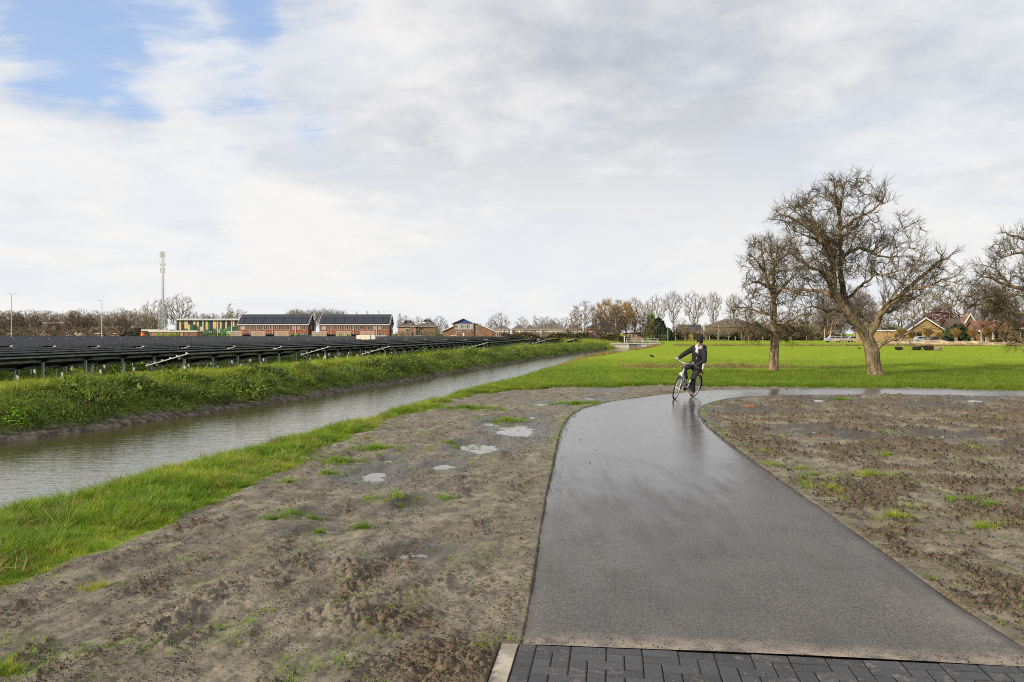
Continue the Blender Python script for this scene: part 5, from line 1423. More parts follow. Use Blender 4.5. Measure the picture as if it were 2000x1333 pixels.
def beam_mesh():
    b = MB(); n_ = (ZH - ZL) / WT
    b.add([(.06, -.05, ZH + .01), (.06, -.01, ZH + .01), (-WT - .06, -.01, ZL - .02), (-WT - .06, -.05, ZL - .02), (.06, -.05, ZH - .025), (.06, -.01, ZH - .025), (-WT - .06, -.01, ZL - .055), (-WT - .06, -.05, ZL - .055)],
          [(0, 3, 2, 1), (4, 5, 6, 7), (0, 1, 5, 4), (2, 3, 7, 6), (1, 2, 6, 5), (3, 0, 4, 7)])
    for t in (.02, .25, .42, .62, .8, .98):
        x = -WT * t; z = ZH - n_ * WT * t; b.bx(x - .03, x + .03, -.06, .03, z - .03, z + .045)
    return b.mesh('end_beam', M_alu)
me_beam = beam_mesh()
me_mod = slab_mesh(1).mesh('solar_panel', [M_paneltop, M_panelback, M_panelframe])
def row_local(u, v): return u
def make_row(name, x0, Y0, L, label, detailed=False, posts=True, group=GROUP_S, beam=True, label2=99):
    if label2 < 20 and label2 >= 10: label = ('second', 'third', 'fourth', 'fifth', 'sixth', 'seventh', 'eighth')[min(label2 - 12, 6)] + ' solar row behind the nearest tall posts, in the front block'
    if label2 < 6: label = ('nearest', 'second', 'third', 'fourth', 'fifth', 'sixth')[label2] + ' solar row of the middle block, counted from the canal'
    n = int(L / 1.05); L = n * 1.05
    e = empty(name, (x0 + SL * Y0, Y0, -.01), RZ, label, 'solar panels', group)
    if detailed:
        for k in range(n):
            o = bpy.data.objects.new('solar_panel', me_mod); COL.objects.link(o); o.parent = e; o.location = (0, k * 1.05, 0)
    else:
        o = bpy.data.objects.new('panel_array', get_me(('arr', n), lambda: slab_mesh(n).mesh('panel_array', [M_paneltop, M_panelback, M_panelframe]))); COL.objects.link(o); o.parent = e
    o = bpy.data.objects.new('frame', get_me(('frm', n), lambda: frame_mb(L).mesh('frame', [M_panelframe, M_black]))); COL.objects.link(o); o.parent = e
    if beam:
        o = bpy.data.objects.new('end_beam', me_beam); COL.objects.link(o); o.parent = e
    if posts == 'each':
        y = .45
        while y < L:
            for x_, me_ in ((-.38, me_post), (-1.35, me_post2)):
                o = bpy.data.objects.new('post', me_); COL.objects.link(o); o.parent = e; o.location = (x_, y, -.0)
            y += 2.5
    elif posts:
        def mk():
            b = MB(); y = .45
            while y < L:
                b.bx(-.42, -.34, y - .03, y + .03, 0, zpost); b.bx(-1.39, -1.31, y - .03, y + .03, 0, zpost2); y += 2.5
            return b.mesh('posts', M_steel)
        o = bpy.data.objects.new('post_line', get_me(('pst', n), mk)); COL.objects.link(o); o.parent = e; o['kind'] = 'stuff'
    return e
MEC = {}
def get_me(k, f):
    if k not in MEC: MEC[k] = f()
    return MEC[k]
def aisle1(x0): return 50.5 - .13 * (x0 + 13.6)
def aisle2(x0): return 121.0 - .13 * (x0 + 13.6)
x0s = {-4: -4.2, -3: -7.4, -2: -10.5, -1: -13.6, 0: -17.0}
make_row('solar_row', x0s[0], 33.6, aisle1(-17.0) - 33.6 - 1.6, 'nearest short row of tilted solar panels with a pale end beam close to the left', True, 'each')
make_row('solar_row', x0s[-1], 52.3, aisle2(-13.6) - 52.3 - 2.5, 'solar row whose pale end beam stands below the white cabinet', True, 'each')
make_row('solar_row', x0s[-2], 75, 158 - 75, 'solar row starting left of the blue gabled hall with a pale slanting end', False, 'each')
make_row('solar_row', x0s[-3], 107, 150 - 107, 'short solar row before the pyramid roofed houses, second from the canal end', False, 'each')
make_row('solar_row', x0s[-4], 128, 150 - 128, 'shortest and rightmost solar row near the end of the canal', False, 'each')
for k in range(1, 62):
    x0 = -17.0 - 3.1 * k
    Ys = aisle1(x0) - 36.75
    t = 'long solar row running behind the nearest short one with tall posts in view' if k == 1 else 'row of dark tilted solar panels in the front block of the field'
    if k <= 16:
        make_row('solar_row', x0, Ys, 35.7, t, k == 1, 'each' if k == 1 else k < 8, label2=(10 + k) if 2 <= k <= 8 else 99)
for k in range(0, 62):
    x0 = -17.0 - 3.1 * k
    if k <= 34:
        make_row('solar_row', x0, aisle1(x0), aisle2(x0) - aisle1(x0) - 2.0, 'row of dark tilted solar panels in the middle block of the field', False, k < 5, label2=k if k < 6 else 99)
for k in range(-2, 62):
    x0 = -17.0 - 3.1 * k
    if k < 0: continue
    make_row('solar_row', x0, aisle2(x0), (182 - 121 if k < 2 else 130) - 2.0, 'row of dark tilted solar panels in the farthest block of the field', False, k < 6)

# white inverter cabinet among the panels
e = empty('inverter_cabinet', (-22.2, 123.2, .1), 0, 'large cream and white cabinet standing among the solar panels', 'cabinet')
b = MB(); b.bx(-1.2, .85, 0, 1.6, .2, 1.62); b.build('cabinet_body', M_cream, e)
for x0, x1 in ((-1.15, -.52), (-.48, .15), (.19, .8)): MB().bx(x0, x1, -.03, -.002, .3, 1.55).build('door', M_cream, e)
b = MB(); b.bx(.853, 1.55, .1, 1.5, .1, 1.64); b.build('side_cabinet', M_white, e)
MB().bx(-1.15, 1.5, .1, 1.5, -.1, .2).build('plinth', M_concrete, e)
MB().box((-.2, -.035, 1.0), (.07, .01, .1)).build('warning_plate', mat('yellow_plate', (.7, .5, .05)), e)
e = empty('electrical_cabinet', (4.1, 128.5, .1), 0, 'blue grey upright switch cabinet between the two rightmost solar rows', 'cabinet')
MB().bx(-.2, .2, -.15, .15, 0, .9).build('cabinet_body', M_cargrey, e); MB().bx(-.23, .23, -.18, .18, .9, .95).build('cover', M_alu, e)

# ================================================================== BUILDINGS
def window(parent, x, z, w, h, y, split=1, m_f=None, glass=None, depth=.08):
    """window in a wall facing -y: frame object with pane sub-part"""
    b = MB(); f = .07 if w > .5 else .05
    b.bx(x - w / 2, x + w / 2, y - depth, y - .003, z, z + f); b.bx(x - w / 2, x + w / 2, y - depth, y - .003, z + h - f, z + h)
    b.bx(x - w / 2, x - w / 2 + f, y - depth, y - .003, z + f, z + h - f); b.bx(x + w / 2 - f, x + w / 2, y - depth, y - .003, z + f, z + h - f)
    for k in range(1, split):
        xx = x - w / 2 + w * k / split; b.bx(xx - .035, xx + .035, y - depth, y - .003, z + f, z + h - f)
    o = b.build('window', m_f or M_white, parent)
    MB().bx(x - w / 2 + f, x + w / 2 - f, y - depth + .04, y - .004, z + f, z + h - f).build('pane', glass or M_glass, o)
    return o
def gable_house(name, loc, L, D, eave, ridge, m_wall, m_roof, label, m_trim=None, over=.35, rz=0, m_gable=None, cat='house'):
    """ridge along x, long front facing -y"""
    m_trim = m_trim or M_white
    e = empty(name, loc, rz, label, cat)
    MB().bx(0, L, 0, D, 0, eave).build('wall', m_wall, e)
    for xa_ in (0, L - .3): MB().prism([(0, eave), (D, eave), (D / 2, ridge - .12)], 'x', xa_, xa_ + .3).build('gable', m_gable or m_wall, e)
    sl_ = (ridge - eave) / (D / 2); t = .22; o_ = over
    r = MB()
    r.prism([(-o_, eave - o_ * sl_), (D / 2, ridge), (D / 2, ridge + t), (-o_, eave - o_ * sl_ + t)], 'x', -.25, L + .25)
    r.prism([(D + o_, eave - o_ * sl_), (D + o_, eave - o_ * sl_ + t), (D / 2 + .001, ridge + t), (D / 2 + .001, ridge)], 'x', -.25, L + .25)
    ro = r.build('roof', m_roof, e)
    tr_ = MB(); zf = eave - o_ * sl_
    tr_.bx(-.27, L + .27, -o_ - .14, -o_ - .003, zf - .12, zf + .16)
    for xx in (-.34, L + .253):
        tr_.prism([(-o_ - .14, zf - .15), (D / 2, ridge - .05), (D / 2, ridge + t + .06), (-o_ - .14, zf + .2)], 'x', xx, xx + .09)
        tr_.prism([(D + o_ + .1, zf - .15), (D + o_ + .1, zf + .2), (D / 2 + .001, ridge + t + .06), (D / 2 + .001, ridge - .05)], 'x', xx, xx + .09)
    tr_.build('bargeboard', m_trim, e)
    return e, ro
def terrace(loc, label):
    L, D, ea, ri = 24.3, 9.0, 5.25, 8.55
    e, ro = gable_house('brick_terrace', loc, L, D, ea, ri, M_brick, M_roofdark, label, m_gable=M_brickdark)  # dark gable brick: shade away from the sun put into the colour
    MB().bx(L + .003, L + .06, .02, D - .02, 0, ea).build('side_wall_shade', M_brickdark, e)  # dark sheet painting the shade on the right end wall
    s = L / (1888 - 1090); ox = 1090
    for a, b_, sp in ((1118, 1165, 2), (1190, 1215, 1), (1247, 1270, 1), (1298, 1342, 2), (1378, 1422, 2), (1447, 1472, 1), (1506, 1530, 1), (1553, 1600, 2), (1636, 1680, 2), (1707, 1731, 1), (1766, 1790, 1), (1815, 1860, 2)):
        x0, x1 = (a - ox) * s, (b_ - ox) * s
        window(e, (x0 + x1) / 2, 3.35, x1 - x0, 1.35, 0, sp, None, M_glass if (a // 7) % 3 else M_glasslight)
    for a, b_, sp in ((1165, 1215, 2), (1425, 1475, 2), (1690, 1730, 2), (1768, 1815, 3), (1835, 1855, 1)):
        x0, x1 = (a - ox) * s, (b_ - ox) * s
        window(e, (x0 + x1) / 2, .9, x1 - x0, 1.3, 0, sp)
    for a in (1225, 1485, 1745):
        x = (a - ox) * s; MB().bx(x - .07, x + .07, -.16, -.02, 0, ea - .3).build('drainpipe', M_white, e)
    for y_, z_ in ((4.3, 3.3), (4.3, .9)):
        MB().bx(L + .06, L + .12, y_ - .3, y_ + .3, z_, z_ + 1.3).build('side_window', M_white, e)
    # roof covered in solar modules, three courses
    n_ = Vector((0, -(ri - ea), D / 2)).normalized(); up = Vector((0, D / 2, ri - ea)).normalized(); slope = math.hypot(D / 2, ri - ea)
    me_ = MB().bx(-.80, .80, -.52, .52, -.02, .02).mesh('roof_panel', mat('roof_module', (.012, .015, .035), .25, spec=.6, var=.1))
    an = math.atan2(ri - ea, D / 2)
    for r_ in range(3):
        for c_ in range(14):
            q = Vector((.95 + c_ * 1.68 + (.12 if c_ % 2 else 0), -.1, ea + .14)) + up * (.75 + r_ * 1.35) + n_ * .16
            o = bpy.data.objects.new('roof_panel', get_me('rp', lambda: me_)); COL.objects.link(o); o.parent = e; o.location = q; o.rotation_euler = (an, 0, 0); o.scale = (1, 1.2, 1)
    return e
t1 = terrace((-95.2, 285, 0), 'left red brick terrace with a dark roof of solar modules and white trim')
t2 = dup(t1, (-67.0, 285.0, 0), 0, 'right red brick terrace with a dark roof of solar modules beside the lamp post')
for t_ in (t1, t2): t_['group'] = 'red brick terraces'
# house seen between the terraces
e, _ = gable_house('brick_house', (-72, 312, 0), 9, 9, 5.2, 7.6, M_brick, M_roofdark, 'small brick house showing between the two terraces')
window(e, 3.5, 3.2, .9, 1.3, 0); window(e, 6.0, 3.2, .9, 1.3, 0)

# green and tan clad school
SY = 310.0
e = empty('school_building', (0, SY, 0), 0, 'flat roofed school clad in green, tan and slate coloured panels', 'school')
sx = lambda z: (280 + z / 5.88 - 1000) / 1600 * SY
sz = lambda z: CAM_H + (652 - (570 + z / 5.88)) / 1600 * SY
MB().bx(sx(374), sx(1180), 0, 16, 0, sz(328)).build('wall', M_greenclad, e)
def cladr(c, lst):
    for a, b_, y0, y1 in lst:
        zt, zb = sz(y0) - .02, max(sz(y1), .0)
        MB().bx(sx(a), sx(b_), -.09 - .01 * (a % 3), -.004, zb, zt).build('cladding_panel', c, e)
cladr(M_darkclad, [(383, 411, 331, 440), (437, 470, 380, 440), (515, 572, 331, 376), (574, 612, 380, 440), (642, 681, 331, 400), (760, 798, 331, 470), (907, 940, 331, 425), (963, 1010, 331, 400), (1024, 1045, 406, 440), (700, 715, 402, 440), (1050, 1075, 331, 380)])
cladr(M_tanclad, [(413, 435, 331, 440), (472, 512, 331, 425), (515, 535, 378, 445), (574, 600, 331, 378), (615, 637, 331, 400), (653, 698, 403, 480), (717, 740, 331, 440), (800, 840, 331, 425), (880, 900, 331, 425), (942, 961, 331, 425), (1025, 1047, 331, 402), (864, 880, 430, 475), (925, 940, 428, 438)])
cladr(mat('green_cladding_dark', (.025, .10, .05), .6), [(437, 470, 331, 378), (537, 572, 380, 440), (602, 613, 331, 378), (718, 757, 442, 500), (800, 850, 440, 500), (475, 512, 427, 500), (1050, 1080, 384, 440)])
for a in (687, 856, 1017, 377):
    MB().bx(sx(a) - .22, sx(a) + .22, -.25, -.1, 0 if a == 856 else 2, sz(331)).build('pillar', M_alu, e)
MB().bx(sx(370), sx(1182), -1.0, 16.4, sz(330), sz(322)).build('roof_edge', M_alu, e)
MB().bx(sx(376), sx(1178), .4, 15.8, sz(322), sz(310)).build('roof', M_steel, e)
for a, b_ in ((760, 790), (960, 995), (1050, 1070), (540, 560)):
    o = MB().bx(sx(a), sx(b_), -.16, -.1, sz(490), sz(455)).build('window', M_white, e)
    MB().bx(sx(a) + .15, sx(b_) - .15, -.18, -.162, sz(490) + .1, sz(455) - .1).build('pane', M_glass, o)

# pink garage row, drum, timber screens, mesh fences before the terraces
e = empty('garage_row', (0, 272, 0), 0, 'long low pinkish brick garage wall with white roof edge below the mast', 'garage')
gx = lambda px: (px - 1000) / 1600 * 272
MB().bx(gx(294), gx(384), 0, 6, 0, 2.55).build('wall', M_brickpink, e)
for px in (318, 334, 350, 358): MB().bx(gx(px) - .12, gx(px) + .12, -.14, -.004, 0, 2.5).build('pilaster', M_brickbrown, e)
MB().bx(gx(360), gx(384.5), -.2, -.15, 0, 2.45).build('door', M_brickbrown, e)
MB().bx(gx(290), gx(386), -.4, 6.2, 2.55, 2.95).build('roof', M_white, e)
e = empty('storage_drum', (gx(290), 268, 0), 0, 'orange ribbed drum at the left end of the garage wall', 'container')
b = MB(); b.tube([(0, 0, 0), (0, 0, 2.4)], .68, 16); b.build('drum_body', M_orange, e, True)
b = MB(); [b.torus((0, 0, z_), .70, .04, 20, 5, 'z') for z_ in (.6, 1.2, 1.8)]; b.build('rib', M_orange, e, True); MB().tube([(0, 0, 2.4), (0, 0, 2.55)], .74, 16).build('lid', M_black, e)
def screen(px0, px1, label):
    Y = 274; x0, x1 = (px0 - 1000) / 1600 * Y, (px1 - 1000) / 1600 * Y
    e = empty('timber_screen', (x0, Y, 0), 0, label, 'fence', 'timber garden screens before the terraces')
    w = x1 - x0; me_ = get_me(('slat', round(w, 1)), lambda: MB().bx(0, w, -.03, .0, 0, .16).mesh('slat', M_woodgrey))
    for k in range(13):
        o = bpy.data.objects.new('slat', me_); COL.objects.link(o); o.parent = e; o.location = (0, 0, .15 + k * .185)
    for t in (0.02, .5, .98): MB().bx(w * t - .06, w * t + .06, .004, .12, 0, 2.55).build('post', M_wood, e)
    MB().bx(-.08, w + .08, -.08, .15, 2.57, 2.66).build('cap_rail', M_white, e)
for a, b_, t in ((444, 473, 'timber screen at the left corner of the first terrace'), (490, 518.5, 'timber screen before the left half of the first terrace'), (536, 565, 'timber screen before the right half of the first terrace'),
                 (609, 638, 'timber screen at the left corner of the second terrace'), (656, 685, 'timber screen left of the white cabinet'), (703, 732, 'timber screen rising behind the white cabinet')):
    screen(a, b_, t)
def meshfence(px0, px1, h, m_, label, Y=276):
    x0, x1 = (px0 - 1000) / 1600 * Y, (px1 - 1000) / 1600 * Y; w = x1 - x0
    e = empty('mesh_fence', (x0, Y, 0), 0, label, 'fence')
    MB().bx(0, w, -.01, .01, .05, h - .05).build('mesh_panel', m_, e)
    n = max(2, int(w / 2.2))
    for k in range(n + 1): MB().bx(w * k / n - .04, w * k / n + .04, .012, .08, 0, h).build('post', M_black, e)
    MB().bx(0, w, -.04, -.012, h - .05, h).build('rail', m_, e)
meshfence(568, 608, 1.55, M_greenmesh, 'green windbreak fence between the third and fourth timber screens')
meshfence(474, 489, 1.7, M_black, 'dark fence between the first and second timber screens')
meshfence(519, 535, 1.8, M_black, 'dark fence between the second and third timber screens')
meshfence(639, 655, 1.7, M_black, 'dark fence left of the fifth timber screen')
meshfence(686, 702, 1.7, M_black, 'dark fence right of the fifth timber screen')
meshfence(755, 790, 1.2, M_greenmesh, 'low green fence under the white lamp post')
e = empty('trailer', ((743.5 - 1000) / 1600 * 258, 258, 0), 0, 'low white box trailer right of the cabinet', 'trailer')
MB().bx(-1.7, 1.7, 0, 1.8, .55, 1.35).build('trailer_body', M_white, e)
MB().bx(-1.7, 1.7, -.03, -.002, 1.30, 1.38).build('lid', M_alu, e)
for x_ in (-.5, .5): MB().tube([(x_, -.1, .33), (x_, .12, .33)], .32, 14).build('wheel', M_rubber, e)
MB().tube([(1.7, .9, .5), (2.7, .9, .45)], .05, 6).build('drawbar', M_steel, e)

# hipped houses
def hip_house(loc, L, D, eave, ridge, mw, mr, label, name='house', inset=None, over=.5, cat='house'):
    e = empty(name, loc, 0, label, cat)
    MB().bx(0, L, 0, D, 0, eave).build('wall', mw, e)
    i_ = inset if inset is not None else D / 2
    vs = [(-over, -over, eave), (L + over, -over, eave), (L + over, D + over, eave), (-over, D + over, eave), (i_, D / 2, ridge), (L - i_, D / 2, ridge)]
    fs = [(0, 1, 5, 4), (2, 3, 4, 5), (1, 2, 5), (3, 0, 4), (3, 2, 1, 0)]
    if abs(L - 2 * i_) < .02: vs = vs[:4] + [(L / 2, D / 2, ridge)]; fs = [(0, 1, 4), (1, 2, 4), (2, 3, 4), (3, 0, 4), (3, 2, 1, 0)]
    MB().add(vs, fs).build('roof', mr, e)
    MB().bx(-over - .03, L + over + .03, -over - .12, -over - .003, eave - .14, eave + .06).build('gutter', M_woodgrey, e)
    return e
HY = 282.
hx = lambda px, Y=HY: (px - 1000) / 1600 * Y
h1 = hip_house((hx(777), HY, 0), hx(812) - hx(777), 8, 4.4, 6.6, M_brickpink, M_roofgrey, 'left house with a dark hipped roof and pinkish walls')
window(h1, 3.3, 2.6, 1.0, 1.1, 0, 1); window(h1, 5.0, .3, 1.0, 2.0, 0, 1); window(h1, 1.3, .6, .8, 1.6, 0)
h2 = hip_house((hx(812) + .3, HY + 1, 0), hx(849) - hx(812), 8, 4.3, 7.0, M_brickbrown, M_roofgrey, 'right house with a dark hipped roof behind brown shrubs')
window(h2, 1.6, 2.5, .7, 1.0, 0); window(h2, 3.9, .6, .7, 1.2, 0); window(h2, 5.3, 2.5, .9, 1.0, 0)
o = MB().box((0, 0, 0), (1.0, .08, .7)).build('skylight', M_white, h2, loc=(2.2, 1.9, 5.75), rot=(-.9, 0, 0))
o = MB().box((0, 0, 0), (1.3, .08, .6)).build('solar_panel', M_paneltop, h1, loc=(2.6, 1.8, 5.6), rot=(-.9, 0, 0))

# hall with the blue gable
BY = 250.
bx_ = lambda px: (px - 1000) / 1600 * BY
bz_ = lambda py: CAM_H + (652 - py) / 1600 * BY
e = empty('gabled_hall', (0, BY, 0), 0, 'brick hall with a bright blue triangular gable and long white verges', 'building')
xa, xb, xc = bx_(885.5), bx_(926), bx_(905)
MB().bx(xa, xb, 0, 14, 0, bz_(632)).build('wall', M_brickbrown, e)
MB().prism([(xa, bz_(632) + .0), (xb, bz_(632)), (xc, bz_(623))], 'y', 0, .3).build('gable', M_blue, e)
MB().prism([(xa - 3.2, 0), (xa - .003, 0), (xa - .003, bz_(638)), (xa - 3.2, bz_(646))], 'y', .3, 12).build('side_wing', M_brickbrown, e)
MB().prism([(xb + .003, 0), (xb + 5.6, 0), (xb + 5.6, bz_(647)), (xb + .003, bz_(631))], 'y', .3, 12).build('side_wing', M_brickbrown, e)
def slab2(p, q, y0, y1, t, nm, m_):
    MB().prism([p, q, (q[0], q[1] + t), (p[0], p[1] + t)], 'y', y0, y1).build(nm, m_, e)
slab2((xa - .9, bz_(633.5)), (xc, bz_(622.6)), -.5, 14, .2, 'roof', M_roofdark); slab2((xc + .002, bz_(622.6)), (bx_(936), bz_(633.5)), -.5, 14, .2, 'roof', M_roofdark)
slab2((xa - .95, bz_(634)), (xc, bz_(622.9)), -.62, -.505, .32, 'bargeboard', M_white); slab2((xc + .002, bz_(622.9)), (bx_(937), bz_(634)), -.62, -.505, .32, 'bargeboard', M_white)
slab2((bx_(863), bz_(648.2)), (xa - .003, bz_(638)), -.2, 12, .25, 'roof', M_white); slab2((bx_(936), bz_(634)), (bx_(965), bz_(647.6)), -.2, 12, .25, 'roof', M_white)
for k in range(9):
    xx = xa + .5 + k * (xb - xa - .9) / 9 + .3
    window(e, xx, bz_(642), .55, bz_(634) - bz_(642), 0, 1, M_white, M_glasslight if k % 3 else M_glass)
    window(e, xx, bz_(645.2), .55, .42, 0, 1, M_white, M_glass)
window(e, bx_(931), bz_(638), 1.2, .9, .3, 2)
for px in (894, 899, 914, 932): window(e, bx_(px), bz_(653), .7, .8, 0 if px < 925 else .3, 1)
MB().bx(bx_(904), bx_(907), -.08, -.003, .1, 2.2).build('door', M_white, e)

# row of low pavilion houses with pyramid roofs
pav = [(980, 635, 962, 998, 228, 'leftmost pyramid roofed pavilion, partly behind a round tree'), (1015, 635, 998.5, 1027, 232, 'second pyramid roofed pavilion'), (1035, 634, 1024, 1046, 243, 'small far pyramid roof between two nearer ones'),
       (1054, 635, 1043, 1066, 236, 'fourth pyramid roofed pavilion left of the largest'), (1081, 627.5, 1059.5, 1105, 226, 'largest pyramid roofed pavilion with a sharp peak'), (1121, 634, 1106, 1139, 230, 'rightmost pyramid roofed pavilion beside the tall single tree')]
for pk, yt, a, b_, Y, t in pav:
    x0, x1 = hx(a, Y) + .3, hx(b_, Y) - .3; W_ = x1 - x0
    e = hip_house((x0, Y, 0), W_, W_, 3.15, CAM_H + (652 - yt) / 1600 * (Y + W_ / 2), M_brickbrown, M_roofgrey, t, 'pavilion_house', W_ / 2, .4)
    e['group'] = 'pyramid roofed pavilions'
    MB().bx(.2, W_ - .2, -.12, -.01, 2.45, 3.05).build('fascia', M_white, e)
    MB().bx(W_ * .55, W_ * .55 + .35, -.3, -.125, 0, 2.9).build('pillar', M_white, e)
    window(e, W_ * .3, 1.0, 1.2, 1.2, 0, 2); window(e, W_ * .8, 1.0, .9, 1.2, 0, 1)

# houses behind the bridge
e = hip_house((hx(1146, 235), 235, 0), 5.2, 6, 3.4, 4.6, M_brickpink, M_roofdark, 'small house with sunlit pink wall left of the hornbeams')
window(e, 1.6, 1.8, .8, .8, 0); window(e, 3.6, .6, .8, 1.6, 0)
e, _ = gable_house('house', (hx(1172, 228), 228, 0), 5.6, 6, 2.4, 5.0, M_brickdark, mat('purple_roof', (.07, .055, .065), .7), 'house with a purple brown roof behind the two left hornbeams')
window(e, 1.5, .4, .9, 1.4, 0); window(e, 4, .4, .9, 1.4, 0)
e = empty('low_building', (hx(1222, 215), 215, 0), 0, 'low flat red brick building behind the white gate', 'building')
MB().bx(0, 4.4, 0, 6, 0, 2.0).build('wall', M_brickbrown, e); MB().bx(-.2, 4.6, -.2, 6.2, 2.0, 2.2).build('roof', M_roofdark, e); window(e, 1.2, 1, .8, .8, 0); window(e, 3.2, 1, .8, .8, 0)
e = hip_house((hx(1392, 262), 262, 0), 15, 11, 4.3, 6.8, M_brickbrown, M_roofgrey, 'large house with a broad brown hipped roof behind the last poplars')
for x_ in (2, 5, 8, 11): window(e, x_, 1.2, 1.2, 1.4, 0, 2)
e, _ = gable_house('house', (hx(1328, 290), 290, 0), 8, 7, 2.6, 5.0, M_brickdark, M_roofdark, 'dark roofed house behind the poplars left of the yellow shrub'); window(e, 2, 1, 1, 1.2, 0); window(e, 5.5, 1, 1, 1.2, 0)

# farm on the right
FY = 178.
fx = lambda px: (px - 1000) / 1600 * FY
fz = lambda py: CAM_H + (652 - py) / 1600 * FY
e = empty('barn', (0, FY, 0), 0, 'ochre brick barn with a broad gable, white verges and a long low wing', 'barn')
MB().bx(fx(1774), fx(1840), 0, 2.6, 0, fz(646)).build('wall', M_brickyellow, e)
MB().prism([(fx(1774), fz(646)), (fx(1840), fz(646)), (fx(1807), fz(624))], 'y', 0, .3).build('gable', M_brickyellow, e)
for a, b_, c_, d_ in ((1771, 647.5, 1807, 623), (1807.05, 623, 1843, 645.5)):
    slab2((fx(a), fz(b_)), (fx(c_), fz(d_)), -.3, 2.8, .22, 'roof', M_roofdark); slab2((fx(a), fz(b_)), (fx(c_), fz(d_)), -.42, -.304, .30, 'bargeboard', M_white)
MB().bx(fx(1694), fx(1774) - .004, .5, 5, 0, fz(647.5)).build('wing_wall', M_brickyellow, e)
MB().bx(fx(1693), fx(1774) - .006, .2, 5.4, fz(647.5) + .002, fz(644.8)).build('wing_roof', M_white, e)
for px in (1755, 1765): window(e, fx(px), .9, 1.0, .9, .5, 1, M_black)
MB().bx(fx(1790), fx(1800), -.07, -.003, 0, 2.4).build('door', M_black, e)
e, _ = gable_house('farmhouse', (hx(1860, 196), 196, 0), 7.5, 6, 2.8, 5.4, M_brickdark, mat('brown_tile', (.10, .07, .06), .8), 'dark farmhouse with a brown roof and a pointed white trimmed dormer', M_brickdark)
MB().prism([(3.0, 2.8), (5.0, 2.8), (5.0, 4.6), (4.0, 6.4), (3.0, 4.6)], 'y', -.5, 3).build('dormer', M_brickbrown, e)
b = MB(); b.prism([(2.7, 4.3), (4.0, 6.5), (4.0, 6.8), (2.5, 4.4)], 'y', -.8, -.52); b.prism([(5.3, 4.3), (5.5, 4.4), (4.001, 6.8), (4.001, 6.5)], 'y', -.8, -.52); b.build('dormer_bargeboard', M_white, e)
window(e, 3.7, 3.4, .5, 1.1, -.5, 1); window(e, 4.4, 3.4, .5, 1.1, -.5, 1); window(e, 1.4, .8, .9, 1.4, 0); window(e, 6.4, .8, .9, 1.4, 0)
e, _ = gable_house('house', (hx(1908, 190), 190, 0), 7.4, 5, 2.6, 4.7, M_brickbrown, M_roofred, 'house with a red brown roof and a small white framed porch', M_brickdark)
MB().bx(.2, 3.2, -1.2, -.004, 2.35, 2.75).build('porch_roof', M_white, e)
for x_ in (.3, 1.4, 3.0): MB().bx(x_, x_ + .18, -1.15, -.97, 0, 2.345).build('porch_post', M_white, e)
MB().bx(1.8, 2.7, -.06, -.003, .1, 2.1).build('door', M_glass, e); window(e, 4.6, .8, 1.3, 1.3, 0, 2); window(e, 6.4, .8, .9, 1.3, 0, 1)
e, _ = gable_house('house', (hx(1976, 184), 184, 0), 10, 5, 3.2, 5.0, M_brickbrown, M_roofgrey, 'house at the right edge with a white trimmed bay window', M_brickdark)
MB().bx(1.2, 4.6, -.9, -.004, 0, 2.9).build('bay', M_brickbrown, e); MB().bx(1.0, 4.8, -1.1, -.0, 2.9, 3.15).build('bay_roof', M_white, e)
for x_ in (1.8, 2.9, 4.0): window(e, x_, .8, .75, 1.8, -.9, 1)
# low houses at the far left
def lx(px, Y=300): return (px - 1000) / 1600 * Y
for a, b_, t in ((182, 203, 'left low house with a light red tiled roof'), (206, 231, 'right low house with a light red tiled roof')):
    e, _ = gable_house('house', (lx(a), 300, 0), lx(b_) - lx(a), 6, 2.1, 3.9, M_brickpink, M_roofred, t, over=.3); window(e, 1.2, .7, .7, 1.0, 0); window(e, (lx(b_) - lx(a)) - 1.3, .5, .8, 1.3, 0)
for a, b_, h_, t in ((66, 98, 2.7, 'flat roofed hut with a white frame at the far left'), (4, 24, 1.9, 'small flat roofed hut at the left edge beyond the panels'), (145, 158, 2.2, 'small white walled hut left of the red roofs')):
    e = empty('hut', (lx(a, 296), 296, 0), 0, t, 'hut'); w_ = lx(b_, 296) - lx(a, 296)
    MB().bx(0, w_, 0, 4, 0, h_).build('wall', M_brickbrown if a != 145 else M_cream, e); MB().bx(-.15, w_ + .15, -.2, 4.1, h_, h_ + .25).build('roof', M_white, e)
    MB().bx(0, .2, -.12, -.003, 0, h_).build('corner_post', M_white, e); window(e, w_ * .4, .7, w_ * .2, .9, 0, 1); window(e, w_ * .75, .7, w_ * .15, .9, 0, 1)
e = empty('greenhouse', (lx(272, 330), 330, 0), 0, 'long pale roofed shed behind the orange drum', 'shed')
MB().bx(-2, 12, 0, 6, 0, 3.0).build('wall', M_brickbrown, e); MB().bx(-2.2, 12.2, -.3, 6.3, 3.0, 3.6).build('roof', M_white, e); window(e, 3, 1, 1.5, 1.2, 0, 2); window(e, 8, 1, 1.5, 1.2, 0, 2)
for a, b_, y_, t in ((84, 150, 632, 'long grey roof inside the wood at the left'), (178, 262, 640, 'pale roof line of a low shed before the wood')):
    z_ = CAM_H + (652 - y_) / 1600 * 318; e = empty('shed', (lx(a, 318), 318, 0), 0, t, 'shed'); w_ = lx(b_, 318) - lx(a, 318)
    MB().bx(0, w_, 0, 6, 0, z_).build('wall', M_brickdark, e); MB().bx(-.2, w_ + .2, -.4, 6.2, z_, z_ + .3).build('roof', M_alu, e)
    window(e, w_ * .3, 1.2, 1.5, 1.2, 0, 2); window(e, w_ * .7, 1.2, 1.5, 1.2, 0, 2)

